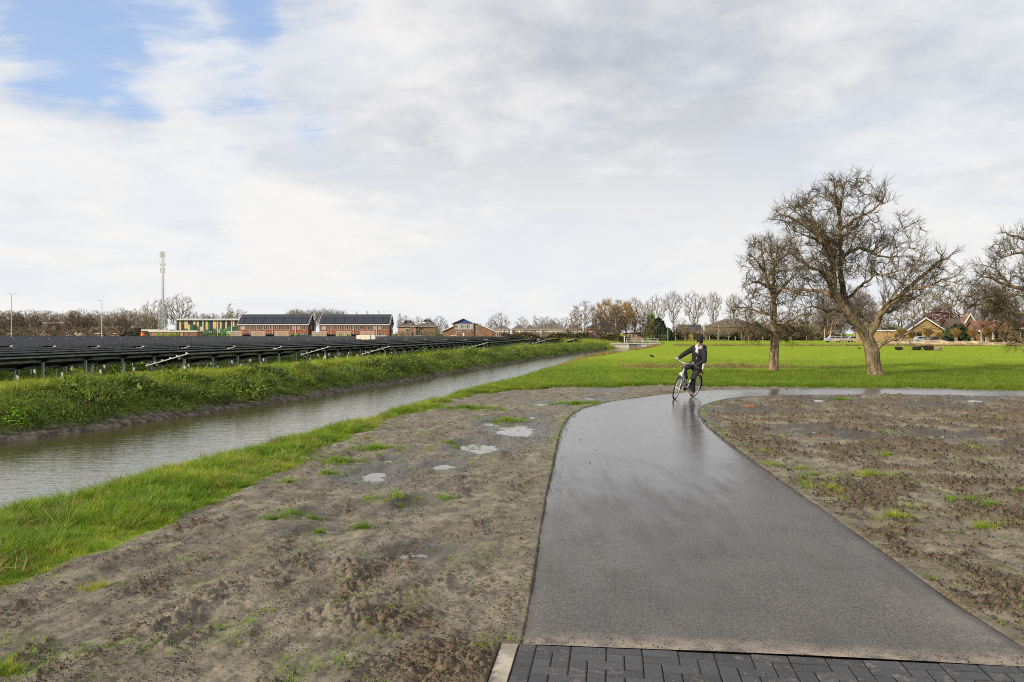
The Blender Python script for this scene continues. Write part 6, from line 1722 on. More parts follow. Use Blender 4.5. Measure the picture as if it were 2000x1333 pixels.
# ---------------------------------------------------------------- mast
TY = 320.; txx = (318.0 - 1000) / 1600 * TY
e = empty('communication_mast', (txx, TY, 0), 0, 'tall slender lattice mast with antennas rising above the garages', 'mast')
b = MB(); hw0, hw1, H0 = 1.45, .62, 12.5
def leg(z, s): return hw0 + (hw1 - hw0) * min(z / H0, 1)
cs = [(-1, -1), (1, -1), (1, 1), (-1, 1)]
for s in cs: MB().tube([(s[0] * hw0, s[1] * hw0, 0), (s[0] * hw1, s[1] * hw1, H0)], .10, 5).build('leg', M_tower, e)
zs = list(np.linspace(0, H0, 11))
for z0, z1 in zip(zs[:-1], zs[1:]):
    w0, w1 = leg(z0, 0), leg(z1, 0)
    for k in range(4):
        a, c_ = cs[k], cs[(k + 1) % 4]
        b.tube([(a[0] * w0, a[1] * w0, z0), (c_[0] * w1, c_[1] * w1, z1)], .055, 4); b.tube([(c_[0] * w0, c_[1] * w0, z0), (a[0] * w1, a[1] * w1, z1)], .055, 4)
        b.tube([(a[0] * w1, a[1] * w1, z1), (c_[0] * w1, c_[1] * w1, z1)], .05, 4)
b.build('bracing', M_tower, e)
MB().tube([(0, 0, H0 * .3), (0, 0, H0 * 1.5), (0, 0, 34)], [.42, .34, .22], 8).build('pole', M_steel, e)
b = MB(); [b.tube([(sx_ * .55, 0, H0), (sx_ * .5, 0, 33)], .03, 4) for sx_ in (-1, 1)]
for z_ in np.arange(H0, 33, .9): b.tube([(-.52, 0, z_), (.52, 0, z_)], .025, 4)
b.build('ladder', M_tower, e)
for (x_, z0, z1, w_) in ((-.95, 31.6, 33.9, .42), (-.35, 31.8, 34.1, .3), (.75, 31.6, 33.8, .42), (.3, 31.9, 33.4, .25), (-.8, 28.4, 29.4, .28), (.9, 28.4, 29.4, .3), (-.85, 25.6, 27.6, .3), (.85, 25.4, 27.5, .22)):
    MB().bx(x_ - w_ / 2, x_ + w_ / 2, -.3, .0, z0, z1).build('antenna', M_alu, e)
b = MB(); [b.tube([(-1.0, 0, z_), (1.0, 0, z_)], .05, 4) for z_ in (32, 33.5, 28.9, 26, 27.2)]; b.build('bracket', M_tower, e)
# street lamps and poles
def lamp(px, ytop, Y, arms, label):
    x = (px - 1000) / 1600 * Y; h = CAM_H + (652 - ytop) / 1600 * Y
    e = empty('street_lamp', (x, Y, 0), 0, label, 'street lamp')
    MB().tube([(0, 0, 0), (0, 0, h * .5), (0, 0, h)], [.13, .10, .07], 8).build('pole', M_alu, e)
    for a in arms:
        MB().tube([(0, 0, h - .1), (a * .45, 0, h + .12)], .05, 5).build('arm', M_steel, e)
        MB().box((a * .75, 0, h + .12), (.75, .28, .12)).build('lamp_head', M_steel, e)
lamp(22.5, 575, 205, (-1, 1), 'tall twin headed street lamp at the left edge behind the panels')
lamp(199, 588, 205, (-1,), 'tall single headed street lamp behind the panels left of the mast')
def lantern(px, ytop, Y, label):
    x = (px - 1000) / 1600 * Y; h = CAM_H + (652 - ytop) / 1600 * Y
    e = empty('lamp_post', (x, Y, 0), 0, label, 'lamp post')
    MB().tube([(0, 0, 0), (0, 0, h - .4)], .07, 8).build('pole', M_white, e); MB().tube([(0, 0, h - .4), (0, 0, h - .1), (0, 0, h)], [.14, .2, .08], 8).build('lamp_head', M_white, e)
lantern(767.5, 640.5, 262, 'white lamp post in front of the dark gable of the second terrace')
def pole(px, ytop, ybase, w, label, m_=None, name='pole'):
    Y = 3120 / (ybase - 652); x = (px - 1000) / 1600 * Y; h = CAM_H + (652 - ytop) / 1600 * Y
    e = empty(name, (x, Y, 0), 0, label, 'pole')
    MB().tube([(0, 0, -.1), (0, 0, h)], w / 2, 8).build('pole_shaft', m_ or M_alu, e); MB().tube([(0, 0, h), (0, 0, h + .06)], w / 2 + .03, 8).build('cap', M_steel, e)
pole(1187, 644, 668, .17, 'tall grey pole left of the white gate')
pole(1219.5, 657, 669.5, .20, 'short thick white post at the left end of the bridge', M_white)
pole(1300.5, 643, 666, .22, 'left and thicker of the twin white poles at the meadow edge', M_white)
pole(1304.5, 644, 666.3, .12, 'right and thinner of the twin poles at the meadow edge', M_steel)
pole(1448.5, 645, 667, .14, 'grey blue pole seen through the hollow pear tree', M_cargrey)
pole(1404, 637, 666, .09, 'slender pole before the brown roofed house', M_steel)
frr = random.Random(9)
for px in (1320, 1338, 1352, 1370, 1379, 1386, 1436, 1462, 1490, 1515, 1545, 1575):
    Y = 214 + frr.uniform(-2, 2); o = MB().box((0, 0, .55), (.13, .13, 1.3), .3).build('fence_post', M_woodgrey, loc=((px - 1000) / 1600 * Y, Y, 0))
    tag(o, 'short weathered fence post standing along the far edge of the meadow', 'fence post', 'fence posts along the far meadow edge')

# ---------------------------------------------------------------- bridge
QY = 140.5
qx = lambda px: (px - 1000) / 1600 * QY
qz = lambda py: CAM_H + (652 - py) / 1600 * QY
e = empty('bridge', (0, QY, 0), 0, 'low pale concrete bridge with a culvert at the far end of the canal', 'bridge')
b = MB(); x0, xc0, xc1, x1 = qx(1198), qx(1229), qx(1246), qx(1287)
b.bx(x0, xc0, 0, .5, -1.0, qz(672)); b.bx(xc1, x1, 0, .5, -1.0, qz(672)); b.bx(xc0, xc1, 0.25, .5, -1.0, qz(672)); b.build('wing_wall', M_concrete, e)
MB().bx(xc0 + .02, xc1 - .02, .1, .24, -.9, qz(674.5)).build('sluice_plate', mat('sluice_steel', (.16, .16, .17), .5, .3), e)
for px in (1247.5, 1250.5): MB().bx(qx(px) - .07, qx(px) + .07, -.1, -.003, -.8, qz(673)).build('guide_post', M_cargrey, e)
MB().bx(x0 - .3, x1 + .3, -.2, 4.2, qz(672) + .004, qz(670.6)).build('deck', M_concrete, e)
MB().prism([(qx(1180), -1.0), (x0 - .005, -1.0), (x0 - .005, qz(672)), (qx(1180), qz(676))], 'y', .1, .4).build('wing_wall', M_concrete, e)
e = empty('bridge_railing', (0, QY + .2, 0), 0, 'galvanised railing with open bars standing on the concrete bridge', 'railing')
xs_ = np.linspace(qx(1223.5), qx(1285.5), 5)
for x_ in xs_: MB().tube([(x_, 0, qz(670.6)), (x_, 0, qz(662.2))], .045, 6).build('post', M_alu, e)
for z_ in (662.2, 665.2, 668.2): MB().tube([(xs_[0], 0, qz(z_)), (xs_[-1], 0, qz(z_))], .035, 6).build('rail', M_alu, e)

# timber fence and posts near the parked cars
WY = 178.
wx = lambda px: (px - 1000) / 1600 * WY
e = empty('timber_fence', (wx(1625), WY, 0), 0, 'yellow timber rail fence in front of the parked cars', 'fence')
w_ = wx(1673) - wx(1625)
for k in range(9): MB().bx(w_ * k / 8 - .07, w_ * k / 8 + .07, -.05, .05, 0, .78).build('post', M_wood, e)
MB().bx(-.1, w_ + .1, -.09, .09, .782, .90).build('rail', M_wood, e)
e = empty('timber_portal', (wx(1672.5), WY - .4, 0), 0, 'tall yellow timber post with a short cross beam beside the fence', 'post')
MB().bx(-.1, .1, -.1, .1, 0, 2.1).build('post', M_wood, e); MB().bx(-.45, .5, -.11, .11, 2.103, 2.3).build('beam', M_wood, e)
e = empty('rubble_heap', (wx(1684), 172, 0), 0, 'small pale heap of rubble at the right end of the timber fence', 'heap')
rb = random.Random(4)
for k in range(16):
    o = bpy.data.objects.new('stone', get_me(('st', k % 4), lambda: withm(pebbles(50 + k % 4), M_peb))); COL.objects.link(o); o.parent = e
    o.location = (rb.gauss(0, .6), rb.gauss(0, .3), .15 + rb.random() * .35); s_ = rb.uniform(.15, .32); o.scale = (s_, s_, s_)

# ================================================================== CARS
def car(px, Y, L, label, paint, rz=0.0, z=0.0, facing=1):
    e = empty('parked_car', ((px - 1000) / 1600 * Y, Y, z), rz, label, 'car')
    prof = [(-.5, .18), (-.5, .42), (-.47, .52), (-.36, .56), (-.22, .82), (-.12, .86), (.16, .86), (.27, .80), (.42, .56), (.48, .50), (.5, .38), (.5, .18)]
    s = L; poly = [(x * s * facing, z_ * 1.62) for x, z_ in prof]
    if facing < 0: poly = poly[::-1]
    b = MB(); b.prism(poly, 'y', -.82, .82); b.build('body', paint, e)
    w = [(-.33, .57), (-.21, .79), (-.04, .80), (-.04, .57)]; w2 = [(.0, .57), (.0, .80), (.15, .80), (.25, .76), (.37, .57)]
    for pl in (w, w2):
        pl = [(x * s * facing, z_ * 1.62) for x, z_ in pl]; pl = pl[::-1] if facing < 0 else pl
        b = MB(); b.prism(pl, 'y', -.835, -.822); b.prism(pl, 'y', .822, .835); b.build('window', M_glass, e)
    for xw in (-.31, .32):
        for yw in (-.80, .62):
            o = MB().tube([(xw * s, yw - .06, .32), (xw * s, yw + .22, .32)], .33, 16).build('wheel', M_rubber, e, True)
            MB().tube([(xw * s, yw - .075, .32), (xw * s, yw - .062, .32)], .2, 12).build('rim', M_alu, o)
    MB().box((.5 * s * facing, -.6, .68), (.06, .3, .14)).build('headlight', M_white, e); MB().box((.5 * s * facing, .6, .68), (.06, .3, .14)).build('headlight', M_white, e)
car(1629, 185, 4.1, 'white car parked behind the left end of the timber fence', M_carwhite)
car(1650, 187, 4.2, 'blue grey car parked between two others behind the timber fence', M_cargrey)
car(1669, 186, 4.0, 'silver car parked behind the tall timber post', M_carwhite, 0, 0, -1)
car(1800, 174, 4.0, 'white car half hidden by the pollard willows before the barn', M_carwhite)
car(1829, 171, 4.3, 'dark blue car parked at the right corner of the barn', M_carblue, .1)
car(819, 266, 4.1, 'pale car parked before the hipped houses', M_carwhite, 0, 0, -1)
car(885, 246, 4.4, 'light coloured van-like car parked before the blue gabled hall', M_cream)
car(144, 288, 4.2, 'white car parked near the small white walled hut', M_carwhite)

# ================================================================== LIVING BODIES (one continuous surface each)
def blobmesh(parts, voxel, name, m, smooth_it=6):
    """parts: ('t', pts, radii) tapered limbs, ('e', centre, radii, euler) ellipsoids; joined into one continuous skin"""
    b = MB()
    for p in parts:
        if p[0] == 't':
            b.tube(p[1], p[2], 12)
            for q, r in ((p[1][0], p[2][0]), (p[1][-1], p[2][-1])): b.ell(q, (r, r, r), 12, 8)
            for q, r in list(zip(p[1], p[2]))[1:-1]: b.ell(q, (r, r, r), 12, 8)
        else:
            b.ell(p[1], p[2], 16, 10, Euler(p[3]) if len(p) > 3 else None)
    me = b.mesh(name, m)
    o = bpy.data.objects.new('tmp', me); COL.objects.link(o)
    rm = o.modifiers.new('r', 'REMESH'); rm.mode = 'VOXEL'; rm.voxel_size = voxel; rm.use_smooth_shade = True
    if smooth_it:
        sm = o.modifiers.new('s', 'SMOOTH'); sm.iterations = smooth_it; sm.factor = .5
    dg = bpy.context.evaluated_depsgraph_get(); dg.update()
    out = bpy.data.meshes.new_from_object(o.evaluated_get(dg)); out.name = name
    out.materials.clear(); out.materials.append(m)
    out.polygons.foreach_set('use_smooth', [True] * len(out.polygons))
    bpy.data.objects.remove(o)
    return out
def link(name, me, parent=None, loc=None, rot=None):
    o = bpy.data.objects.new(name, me); COL.objects.link(o)
    if parent: o.parent = parent
    if loc: o.location = loc
    if rot: o.rotation_euler = rot
    return o

# sheep lying on the meadow
M_wool = mat('dark_wool', (.028, .017, .013), .95, var=.4, scale=8, bump=.03)
M_woolp = mat('pale_wool', (.26, .20, .17), .95, var=.3, scale=6, bump=.03)
M_face = mat('white_face', (.6, .56, .5), .9)
def sheep(px, py, L, hd, label, m, face=None, up=.0):
    Y = 3120 / (py - 652); x = (px - 1000) / 1600 * Y; s = L / 1.2
    P = [('e', (0, 0, .22), (.52, .30, .26)), ('e', (.25 * hd, 0, .26), (.30, .26, .25)), ('e', (-.3 * hd, 0, .24), (.28, .28, .25)),
         ('t', [(.42 * hd, 0, .34), (.56 * hd, -.05, .45 + up)], [.13, .10]), ('e', (.64 * hd, -.09, .47 + up), (.13, .08, .08), (0, .35 * hd, 0)),
         ('e', (.58 * hd, .03, .54 + up), (.03, .07, .025)), ('e', (.56 * hd, -.17, .54 + up), (.03, .07, .025)),
         ('t', [(.36 * hd, -.18, .12), (.52 * hd, -.22, .06), (.66 * hd, -.2, .04)], [.07, .05, .035]), ('t', [(-.34 * hd, -.2, .12), (-.16 * hd, -.29, .06), (.02 * hd, -.27, .04)], [.10, .06, .035]),
         ('t', [(-.5 * hd, 0, .2), (-.58 * hd, 0, .10)], [.05, .03])]
    o = link('sheep', blobmesh(P, .035, 'sheep', m, 2), None, (x, Y, gz1(x, Y) + .0), (0, 0, .15)); o.scale = (s, s, s)
    tag(o, label, 'sheep')
    if face: link('face', blobmesh([('e', (.67 * hd, -.10, .475 + up), (.115, .085, .088), (0, .35 * hd, 0))], .03, 'face', face, 1), o)
sheep(1755.5, 684.5, 1.0, -1, 'dark brown sheep lying alone, leftmost of the four', M_wool, None, -.12)
sheep(1790.5, 684.5, 1.2, 1, 'dark brown sheep lying with its head raised to the right, second from the left', M_wool)
sheep(1813.5, 684.8, 1.4, -1, 'longest dark brown sheep lying flat, third from the left', M_wool, None, -.14)
sheep(1831.5, 685, 1.0, 1, 'pale fleeced sheep with a white face, rightmost of the four', M_woolp, M_face, .08)
# two birds on the grass
for px, py, t in ((1678, 683, 'small black crow standing on the grass left of the sheep'), (1273, 700.5, 'small black bird on the meadow left of the cyclist')):
    Y = 3120 / (py - 652); x = (px - 1000) / 1600 * Y
    P = [('e', (0, 0, .16), (.16, .07, .075), (0, .35, 0)), ('e', (-.13, 0, .25), (.06, .05, .05)), ('t', [(-.17, 0, .25), (-.24, 0, .235)], [.022, .006]), ('t', [(.13, 0, .12), (.26, 0, .06)], [.045, .02]), ('t', [(0, .03, .1), (0, .03, 0)], [.012, .01]), ('t', [(0, -.03, .1), (0, -.03, 0)], [.012, .01])]
    tag(link('crow', blobmesh(P, .012, 'crow', M_black, 1), None, (x, Y, gz1(x, Y))), t, 'bird')
# orange brick fragment and boulder on the soil
x, y = gr(1465, 799); tag(MB().box((0, 0, .03), (.17, .09, .06), .2).build('brick_fragment', mat('orange_brick', (.42, .13, .05), .8), loc=(x, y, gz1(x, y))), 'orange brick fragment lying on the soil inside the bend', 'brick')

# ================================================================== CYCLIST
M_silver = mat('silver_frame_paint', (.48, .49, .51), .28, .35, var=.03)
M_chrome = mat('bright_metal', (.6, .6, .62), .2, .8, var=.05)
M_saddle = mat('black_saddle', (.015, .014, .014), .5)
M_coat = mat('black_quilted_coat', (.011, .011, .013), .8, var=.3, scale=12, bump=.015, bscale=22)
M_trous = mat('charcoal_trousers', (.028, .026, .028), .85, var=.25, scale=10)
M_skin = mat('skin', (.55, .32, .24), .5, var=.06, scale=10)
M_scarf = mat('grey_white_scarf', (.46, .45, .47), .95, var=.3, scale=30, col2=(.30, .30, .32), bump=.006, bscale=60)
M_hat = mat('black_knit', (.010, .010, .011), .95, var=.2, scale=40, bump=.004, bscale=90)
M_glove = mat('dark_glove', (.04, .04, .045), .8, var=.2, scale=20)
M_gloveg = mat('grey_glove', (.30, .31, .35), .8, var=.2, scale=20)
M_shoe = mat('pale_pink_shoe', (.50, .38, .37), .7, var=.15, scale=20)
M_sole = mat('gum_sole', (.62, .50, .38), .7)
M_fur = mat('grey_fur_trim', (.30, .28, .27), .95, var=.3, scale=30)
BX, BYc = 5.06, 24.22
RZB = math.atan2(-.75, -.66); LEAN = R(15)
# local frame: x forward, y to the rider's left, z up
zp = .045
def root(name, label, cat):
    e = empty(name, (BX, BYc, zp), 0, label, cat)
    e.rotation_mode = 'XYZ'
    e.matrix_world = Matrix.Translation((BX, BYc, zp)) @ Matrix.Rotation(RZB, 4, 'Z') @ Matrix.Rotation(-LEAN, 4, 'X')
    return e
bike = root('bicycle', 'silver step-through city bicycle leaning into the bend on the wet path', 'bicycle')
WR = .345; RA, FA = Vector((-.56, 0, WR)), Vector((.56, 0, WR))
ST = R(14)
def steer(p):
    p = Vector(p); q = p - Vector((.42, 0, 0)); c, s = math.cos(ST), math.sin(ST)
    return (.42 + q.x * c - q.y * s, q.x * s + q.y * c, p.z)
def steered(b): b.v = [steer(v) for v in b.v]; return b
def wheel(c, st):
    f = steered if st else (lambda b: b)
    o = f(MB().torus(c, WR - .020, .020, 48, 8)).build('tyre', M_rubber, None, True)
    w = empty('wheel'); w.parent = bike; o.parent = w
    r = MB().torus(c, WR - .045, .012, 48, 6); f(r).build('rim', M_chrome, w, True)
    s = MB()
    for k in range(28):
        a = 2 * math.pi * k / 28; y = .03 if k % 2 else -.03
        s.tube([(c[0] + .03 * math.cos(a + .8), c[1] + y, c[2] + .03 * math.sin(a + .8)), (c[0] + (WR - .05) * math.cos(a), c[1], c[2] + (WR - .05) * math.sin(a))], .0022, 3)
    f(s).build('spokes', M_chrome, w); f(MB().tube([(c[0], -.05, c[2]), (c[0], .05, c[2])], .028, 10)).build('hub', M_chrome, w)
wheel(tuple(RA), False); wheel(tuple(FA), True)
BB = Vector((-.10, 0, .29)); HB, HT = Vector((.415, 0, .66)), Vector((.355, 0, .90)); SC = Vector((-.285, 0, .80))
b = MB(); b.tube([HB + Vector((-.01, 0, .08)), (.27, 0, .52), (.08, 0, .36), BB], [.034, .036, .036, .034], 10); b.tube([BB, SC], .021, 10); b.tube([HB, HT], .024, 10)
b.tube([(.385, 0, .80), (.20, 0, .60), (-.02, 0, .47), (-.16, 0, .45)], .018, 8)
for s in (-1, 1):
    b.tube([BB + Vector((0, s * .03, 0)), RA + Vector((0, s * .065, 0))], .012, 7); b.tube([SC + Vector((0, s * .02, -.04)), RA + Vector((0, s * .065, 0))], .010, 7)
b.build('frame', M_silver, bike, True)
fk = MB(); fk.tube([HB, HB + Vector((.02, 0, -.05))], .024, 8)
for s in (-1, 1): fk.tube([HB + Vector((.01, s * .03, -.03)), (.47, s * .055, .5), FA + Vector((0, s * .055, 0))], [.016, .015, .010], 7)
steered(fk).build('fork', M_silver, bike, True)
hb = MB(); hb.tube([HT, (.335, 0, 1.02), (.37, 0, 1.06)], .015, 8)
hb.tube([(.20, -.30, 1.08), (.30, -.22, 1.11), (.37, -.08, 1.08), (.37, .08, 1.08), (.30, .22, 1.11), (.20, .30, 1.08)], .012, 8)
steered(hb).build('handlebar', M_chrome, bike, True)
for s in (-1, 1):
    steered(MB().tube([(.10, s * .325, 1.065), (.20, s * .30, 1.08)], .018, 8)).build('grip', M_black, bike)
    steered(MB().tube([(.24, s * .27, 1.07), (.18, s * .31, 1.03), (.10, s * .34, 1.02)], .006, 6)).build('brake_lever', M_chrome, bike)
steered(MB().tube([(.52, 0, .78), (.56, 0, .78)], .04, 12)).build('headlight', M_white, bike)
steered(MB().ell((.26, .2, 1.14), (.03, .03, .02))).build('bell', M_chrome, bike, True)
b = MB(); b.tube([SC, (-.33, 0, .93)], .014, 8); b.build('seat_post', M_chrome, bike)
sd = bpy.data.objects.new('saddle', blobmesh([('e', (-.44, 0, .965), (.11, .095, .035)), ('t', [(-.42, 0, .965), (-.24, 0, .965)], [.05, .022])], .008, 'saddle', M_saddle)); COL.objects.link(sd); sd.parent = bike
for c, a0, a1, st in ((RA, R(20), R(200), False), (FA, R(35), R(190), True)):
    g = MB(); n = 24
    for k in range(n):
        t0, t1 = a0 + (a1 - a0) * k / n, a0 + (a1 - a0) * (k + 1) / n; r = WR + .022
        q = lambda t, y, rr=r: (c.x + rr * math.cos(t), y, c.z + rr * math.sin(t))
        g.add([q(t0, -.024), q(t0, .024), q(t1, .024), q(t1, -.024), q(t0, -.024, r + .003), q(t0, .024, r + .003), q(t1, .024, r + .003), q(t1, -.024, r + .003)], [(0, 1, 2, 3), (7, 6, 5, 4), (0, 3, 7, 4), (1, 5, 6, 2)])
    (steered(g) if st else g).build('mudguard', M_black, bike)
b = MB()
for s in (-1, 1): b.tube([(-.38, s * .06, .80), (-.78, s * .06, .79), RA + Vector((0, s * .07, .02))], .006, 6)
for x_ in (-.45, -.58, -.72): b.tube([(x_, -.06, .795), (x_, .06, .795)], .005, 6)
b.build('rear_rack', M_black, bike); MB().box((-.80, 0, .74), (.03, .08, .05)).build('rear_light', mat('red_lens', (.5, .02, .02), .3), bike)
b = MB(); b.prism([(-.62, .30), (-.62, .40), (-.12, .40), (.0, .36), (.0, .24), (-.12, .20)], 'y', -.075, -.055); b.build('chain_guard', M_black, bike)
CA = R(-100)      # left crank down
b = MB(); pl = BB + Vector((.17 * math.cos(CA), .09, .17 * math.sin(CA))); pr = BB + Vector((-.17 * math.cos(CA) + .02, -.09, -.17 * math.sin(CA)))
b.tube([BB + Vector((0, .07, 0)), pl], .012, 6); b.tube([BB + Vector((0, -.09, 0)), pr], .012, 6); b.tube([BB + Vector((0, -.09, 0)), BB + Vector((0, .07, 0))], .02, 8); b.tube([BB + Vector((0, -.085, 0)), BB + Vector((0, -.08, 0))], .09, 20)
b.build('crank', M_chrome, bike)
for p_, s in ((pl, 1), (pr, -1)): MB().box(p_ + Vector((0, s * .055, 0)), (.09, .09, .022)).build('pedal', M_black, bike)
b = MB(); b.tube([(-.20, .05, .27), (-.38, .09, .20), (-.50, .10, .19)], .008, 6); b.build('kickstand', M_black, bike)

# rider
man = root('person', 'person in black coat, black beanie, sunglasses and pale scarf riding the bicycle', 'person')
hipL, hipR = Vector((-.36, .085, 1.02)), Vector((-.36, -.085, 1.02))
kneeL, kneeR = Vector((-.02, .15, .66)), Vector((.06, -.15, .86))
ankL, ankR = pl + Vector((-.07, .06, .11)), pr + Vector((-.08, -.06, .11))
shL, shR = Vector((-.25, .19, 1.46)), Vector((-.25, -.19, 1.46))
elL, elR = Vector((-.10, .33, 1.24)), Vector((-.06, -.31, 1.28))
haL, haR = Vector(steer((.13, .315, 1.10))), Vector(steer((.14, -.315, 1.10)))
neck, head = Vector((-.22, 0, 1.55)), Vector((-.18, -.01, 1.69))
def hand(c, s, fwd=Vector((1, 0, 0)), scale=1.0, r=.0115):
    """palm behind the bar, four unequal fingers curled over it, thumb under it"""
    P = [('e', tuple(c + Vector((-.045, 0, .018))), (.045, .045, .020), (0, .25, 0))]
    for k, (off, ln) in enumerate(((-.033, .9), (-.011, 1.0), (.011, .95), (.033, .78))):
        q = c + Vector((0, off * s * -1, .02)); L = .05 * ln
        P.append(('t', [tuple(q + Vector((-.02, 0, .005))), tuple(q + Vector((.022, 0, .008))), tuple(q + Vector((.034, 0, -.018))), tuple(q + Vector((.012, 0, -.018 - L * .5)))], [r, r, r * .9, r * .8]))
    P.append(('t', [tuple(c + Vector((-.05, -s * .035, .012))), tuple(c + Vector((-.02, -s * .052, -.012))), tuple(c + Vector((.012, -s * .045, -.030)))], [r * 1.2, r * 1.05, r * .9]))
    return P
body = [('t', [(-.36, 0, 1.03), (-.33, 0, 1.2), (-.28, 0, 1.36), (-.25, 0, 1.46)], [.125, .115, .125, .10]), ('t', [tuple(shL), (-.25, 0, 1.49), tuple(shR)], [.055, .07, .055]), ('t', [(-.25, 0, 1.48), tuple(neck), tuple(neck + Vector((.02, 0, .06)))], [.06, .05, .05]),
        ('e', tuple(head), (.092, .075, .112)), ('e', tuple(head + Vector((.055, 0, -.055))), (.05, .045, .05)),
        ('t', [tuple(head + Vector((.088, 0, .015))), tuple(head + Vector((.110, 0, -.022)))], [.010, .015]), ('e', tuple(head + Vector((.092, 0, -.062))), (.014, .026, .007)), ('e', tuple(head + Vector((.092, 0, -.074))), (.013, .022, .007)), ('e', tuple(head + Vector((.082, 0, -.098))), (.022, .028, .018)),
        ('e', tuple(head + Vector((0, .077, -.01))), (.018, .008, .03)), ('e', tuple(head + Vector((0, -.077, -.01))), (.018, .008, .03)),
        ('t', [tuple(hipL), tuple(kneeL), tuple(ankL)], [.085, .055, .038]), ('t', [tuple(hipR), tuple(kneeR), tuple(ankR)], [.085, .055, .038]),
        ('t', [tuple(ankL), tuple(ankL + Vector((.16, 0, -.07)))], [.035, .028]), ('t', [tuple(ankR), tuple(ankR + Vector((.16, 0, -.07)))], [.035, .028]),
        ('t', [tuple(shL), tuple(elL), tuple(haL + Vector((-.05, 0, .01)))], [.048, .038, .026]), ('t', [tuple(shR), tuple(elR), tuple(haR + Vector((-.05, 0, .01)))], [.048, .038, .026])] + hand(haL, 1, r=.009) + hand(haR, -1, r=.009)
# the head is turned to the rider's right, towards the viewer's left
def turn(parts, ang, piv):
    M = Matrix.Rotation(ang, 3, 'Z')
    out = []
    for p in parts:
        q = p[1]
        if isinstance(q, list): out.append((p[0], [tuple(M @ (Vector(v) - piv) + piv) for v in q], p[2]))
        else: out.append((p[0], tuple(M @ (Vector(q) - piv) + piv), p[2], tuple([(p[3][0] if len(p) > 3 else 0), (p[3][1] if len(p) > 3 else 0), ang + (p[3][2] if len(p) > 3 else 0)])))
    return out
HA = R(12)
hd_parts = turn(body[3:11], HA, neck)
body = body[:3] + hd_parts + body[11:]
link('body', blobmesh(body, .009, 'body', M_skin, 3), man)
# clothes
coat = [('t', [(-.40, 0, .93), (-.37, 0, 1.05), (-.33, 0, 1.2), (-.28, 0, 1.36), (-.25, 0, 1.47)], [.185, .192, .182, .185, .125]), ('t', [tuple(shL), (-.26, 0, 1.47), tuple(shR)], [.082, .105, .082]),
        ('e', (-.30, 0, 1.28), (.17, .20, .24), (0, .18, 0)), ('e', (-.39, 0, .98), (.17, .21, .16)), ('t', [(-.34, .09, .98), (-.20, .12, .86)], [.125, .10]), ('t', [(-.34, -.09, 1.0), (-.16, -.12, .95)], [.125, .105]),
        ('t', [tuple(shL), tuple(elL), tuple(haL + Vector((-.08, .0, .02)))], [.088, .074, .054]), ('t', [tuple(shR), tuple(elR), tuple(haR + Vector((-.08, 0, .02)))], [.088, .074, .054]),
        ('t', [(-.36, .12, 1.52), (-.40, 0, 1.52), (-.36, -.12, 1.52)], [.055, .08, .055])]
link('coat', blobmesh(coat, .014, 'coat', M_coat, 4), man)
trs = [('t', [tuple(hipL), tuple(kneeL), tuple(ankL + Vector((-.005, 0, .02)))], [.112, .080, .070]), ('t', [tuple(hipR), tuple(kneeR), tuple(ankR + Vector((-.005, 0, .02)))], [.112, .080, .070]), ('e', (-.38, 0, 1.0), (.14, .16, .12))]
link('trousers', blobmesh(trs, .014, 'trousers', M_trous, 4), man)
hp = head + Vector((-.01, 0, .045))
hat = turn([('e', tuple(hp), (.102, .090, .075)), ('t', [tuple(hp + Vector((-.01, 0, .02))), tuple(hp + Vector((-.03, 0, .10))), tuple(hp + Vector((-.045, 0, .155)))], [.088, .072, .042]), ('e', tuple(hp + Vector((-.012, 0, -.015))), (.106, .094, .035))], HA, neck)
link('beanie', blobmesh(hat, .009, 'beanie', M_hat, 2), man)
sg = MB()
for s in (-1, 1): sg.ell((head.x + .090, head.y + s * .034, head.z + .006), (.010, .029, .020), 12, 8)
sg.tube([(head.x + .094, head.y - .015, head.z + .012), (head.x + .094, head.y + .015, head.z + .012)], .004, 6)
for s in (-1, 1): sg.tube([(head.x + .085, head.y + s * .060, head.z + .012), (head.x + .0, head.y + s * .082, head.z + .006)], .004, 6)
M_ = Matrix.Rotation(HA, 3, 'Z'); sg.v = [tuple(M_ @ (Vector(v) - neck) + neck) for v in sg.v]
sg.build('sunglasses', mat('dark_lens', (.05, .012, .008), .1, spec=.8), man, True)
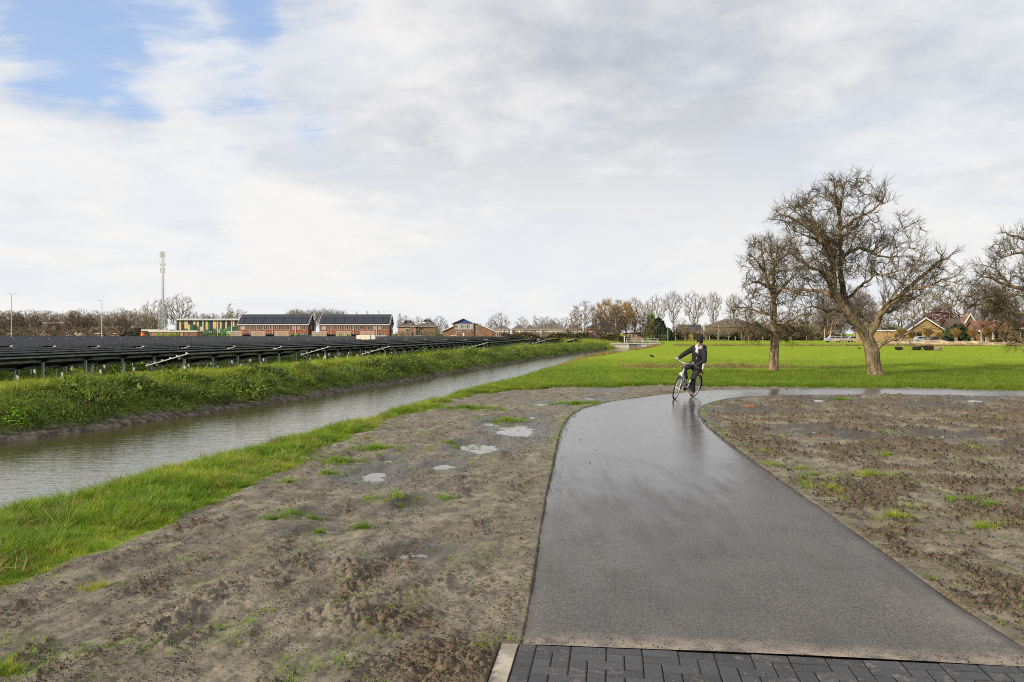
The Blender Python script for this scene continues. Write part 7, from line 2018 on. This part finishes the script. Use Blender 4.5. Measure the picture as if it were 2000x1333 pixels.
scf = [('t', [tuple(neck + Vector((.075 * math.cos(a), .085 * math.sin(a), .008 * math.sin(3 * a) - .0))) for a in np.linspace(0, 2 * math.pi, 12)], [.040] * 12),
       ('t', [tuple(neck + Vector((.07 * math.cos(a), .08 * math.sin(a), .045 + .006 * math.sin(2 * a)))) for a in np.linspace(0, 2 * math.pi, 12)], [.034] * 12),
       ('t', [tuple(neck + Vector((.08, .0, -.02))), tuple(neck + Vector((.095, .03, -.10))), tuple(neck + Vector((.075, .045, -.20))), tuple(neck + Vector((.06, .04, -.32)))], [.034, .030, .028, .026]),
       ('t', [tuple(neck + Vector((.08, -.02, -.02))), tuple(neck + Vector((.09, -.01, -.14))), tuple(neck + Vector((.07, .0, -.26)))], [.028, .026, .024])]
link('scarf', blobmesh(scf, .009, 'scarf', M_scarf, 2), man)
fr = [('t', [(-.20, .16, 1.50), (-.33, .17, 1.56), (-.43, .09, 1.60), (-.46, 0, 1.60), (-.43, -.09, 1.60), (-.33, -.17, 1.56)], [.025, .035, .035, .035, .035, .03])]
link('hood', blobmesh(fr + [('e', (-.39, 0, 1.54), (.10, .15, .08), (0, -.4, 0))], .012, 'hood', M_coat, 3), man)
link('glove', blobmesh(hand(haL, 1, r=.013) + [('t', [tuple(haL + Vector((-.10, 0, .02))), tuple(haL + Vector((-.04, 0, .02)))], [.035, .034])], .006, 'glove', M_glove, 2), man)
o = link('glove', blobmesh(hand(haR, -1, r=.013) + [('t', [tuple(haR + Vector((-.10, 0, .02))), tuple(haR + Vector((-.04, 0, .02)))], [.035, .034])], .006, 'glove', M_gloveg, 2), man); o['label'] = 'grey glove on the outstretched hand'
for an_, lab in ((ankL, 0), (ankR, 1)):
    sh = [('t', [tuple(an_ + Vector((-.03, 0, -.02))), tuple(an_ + Vector((.06, 0, -.055))), tuple(an_ + Vector((.16, 0, -.075)))], [.050, .046, .036]), ('t', [tuple(an_ + Vector((-.02, 0, .05))), tuple(an_)], [.045, .05])]
    o = link('shoe', blobmesh(sh, .009, 'shoe', M_shoe, 2), man)
    MB().tube([an_ + Vector((-.06, 0, -.072)), an_ + Vector((.07, 0, -.098)), an_ + Vector((.19, 0, -.108))], [.036, .038, .028], 8).build('sole', M_sole, o, True)
link('pocket_scarf', blobmesh([('t', [(-.33, .21, 1.12), (-.30, .24, 1.04), (-.30, .24, .96)], [.03, .038, .03])], .009, 'pocket_scarf', M_scarf, 2), man)
b = MB(); b.box((-.245, .262, 1.40), (.035, .008, .035)); b.build('sleeve_badge', M_white, man)
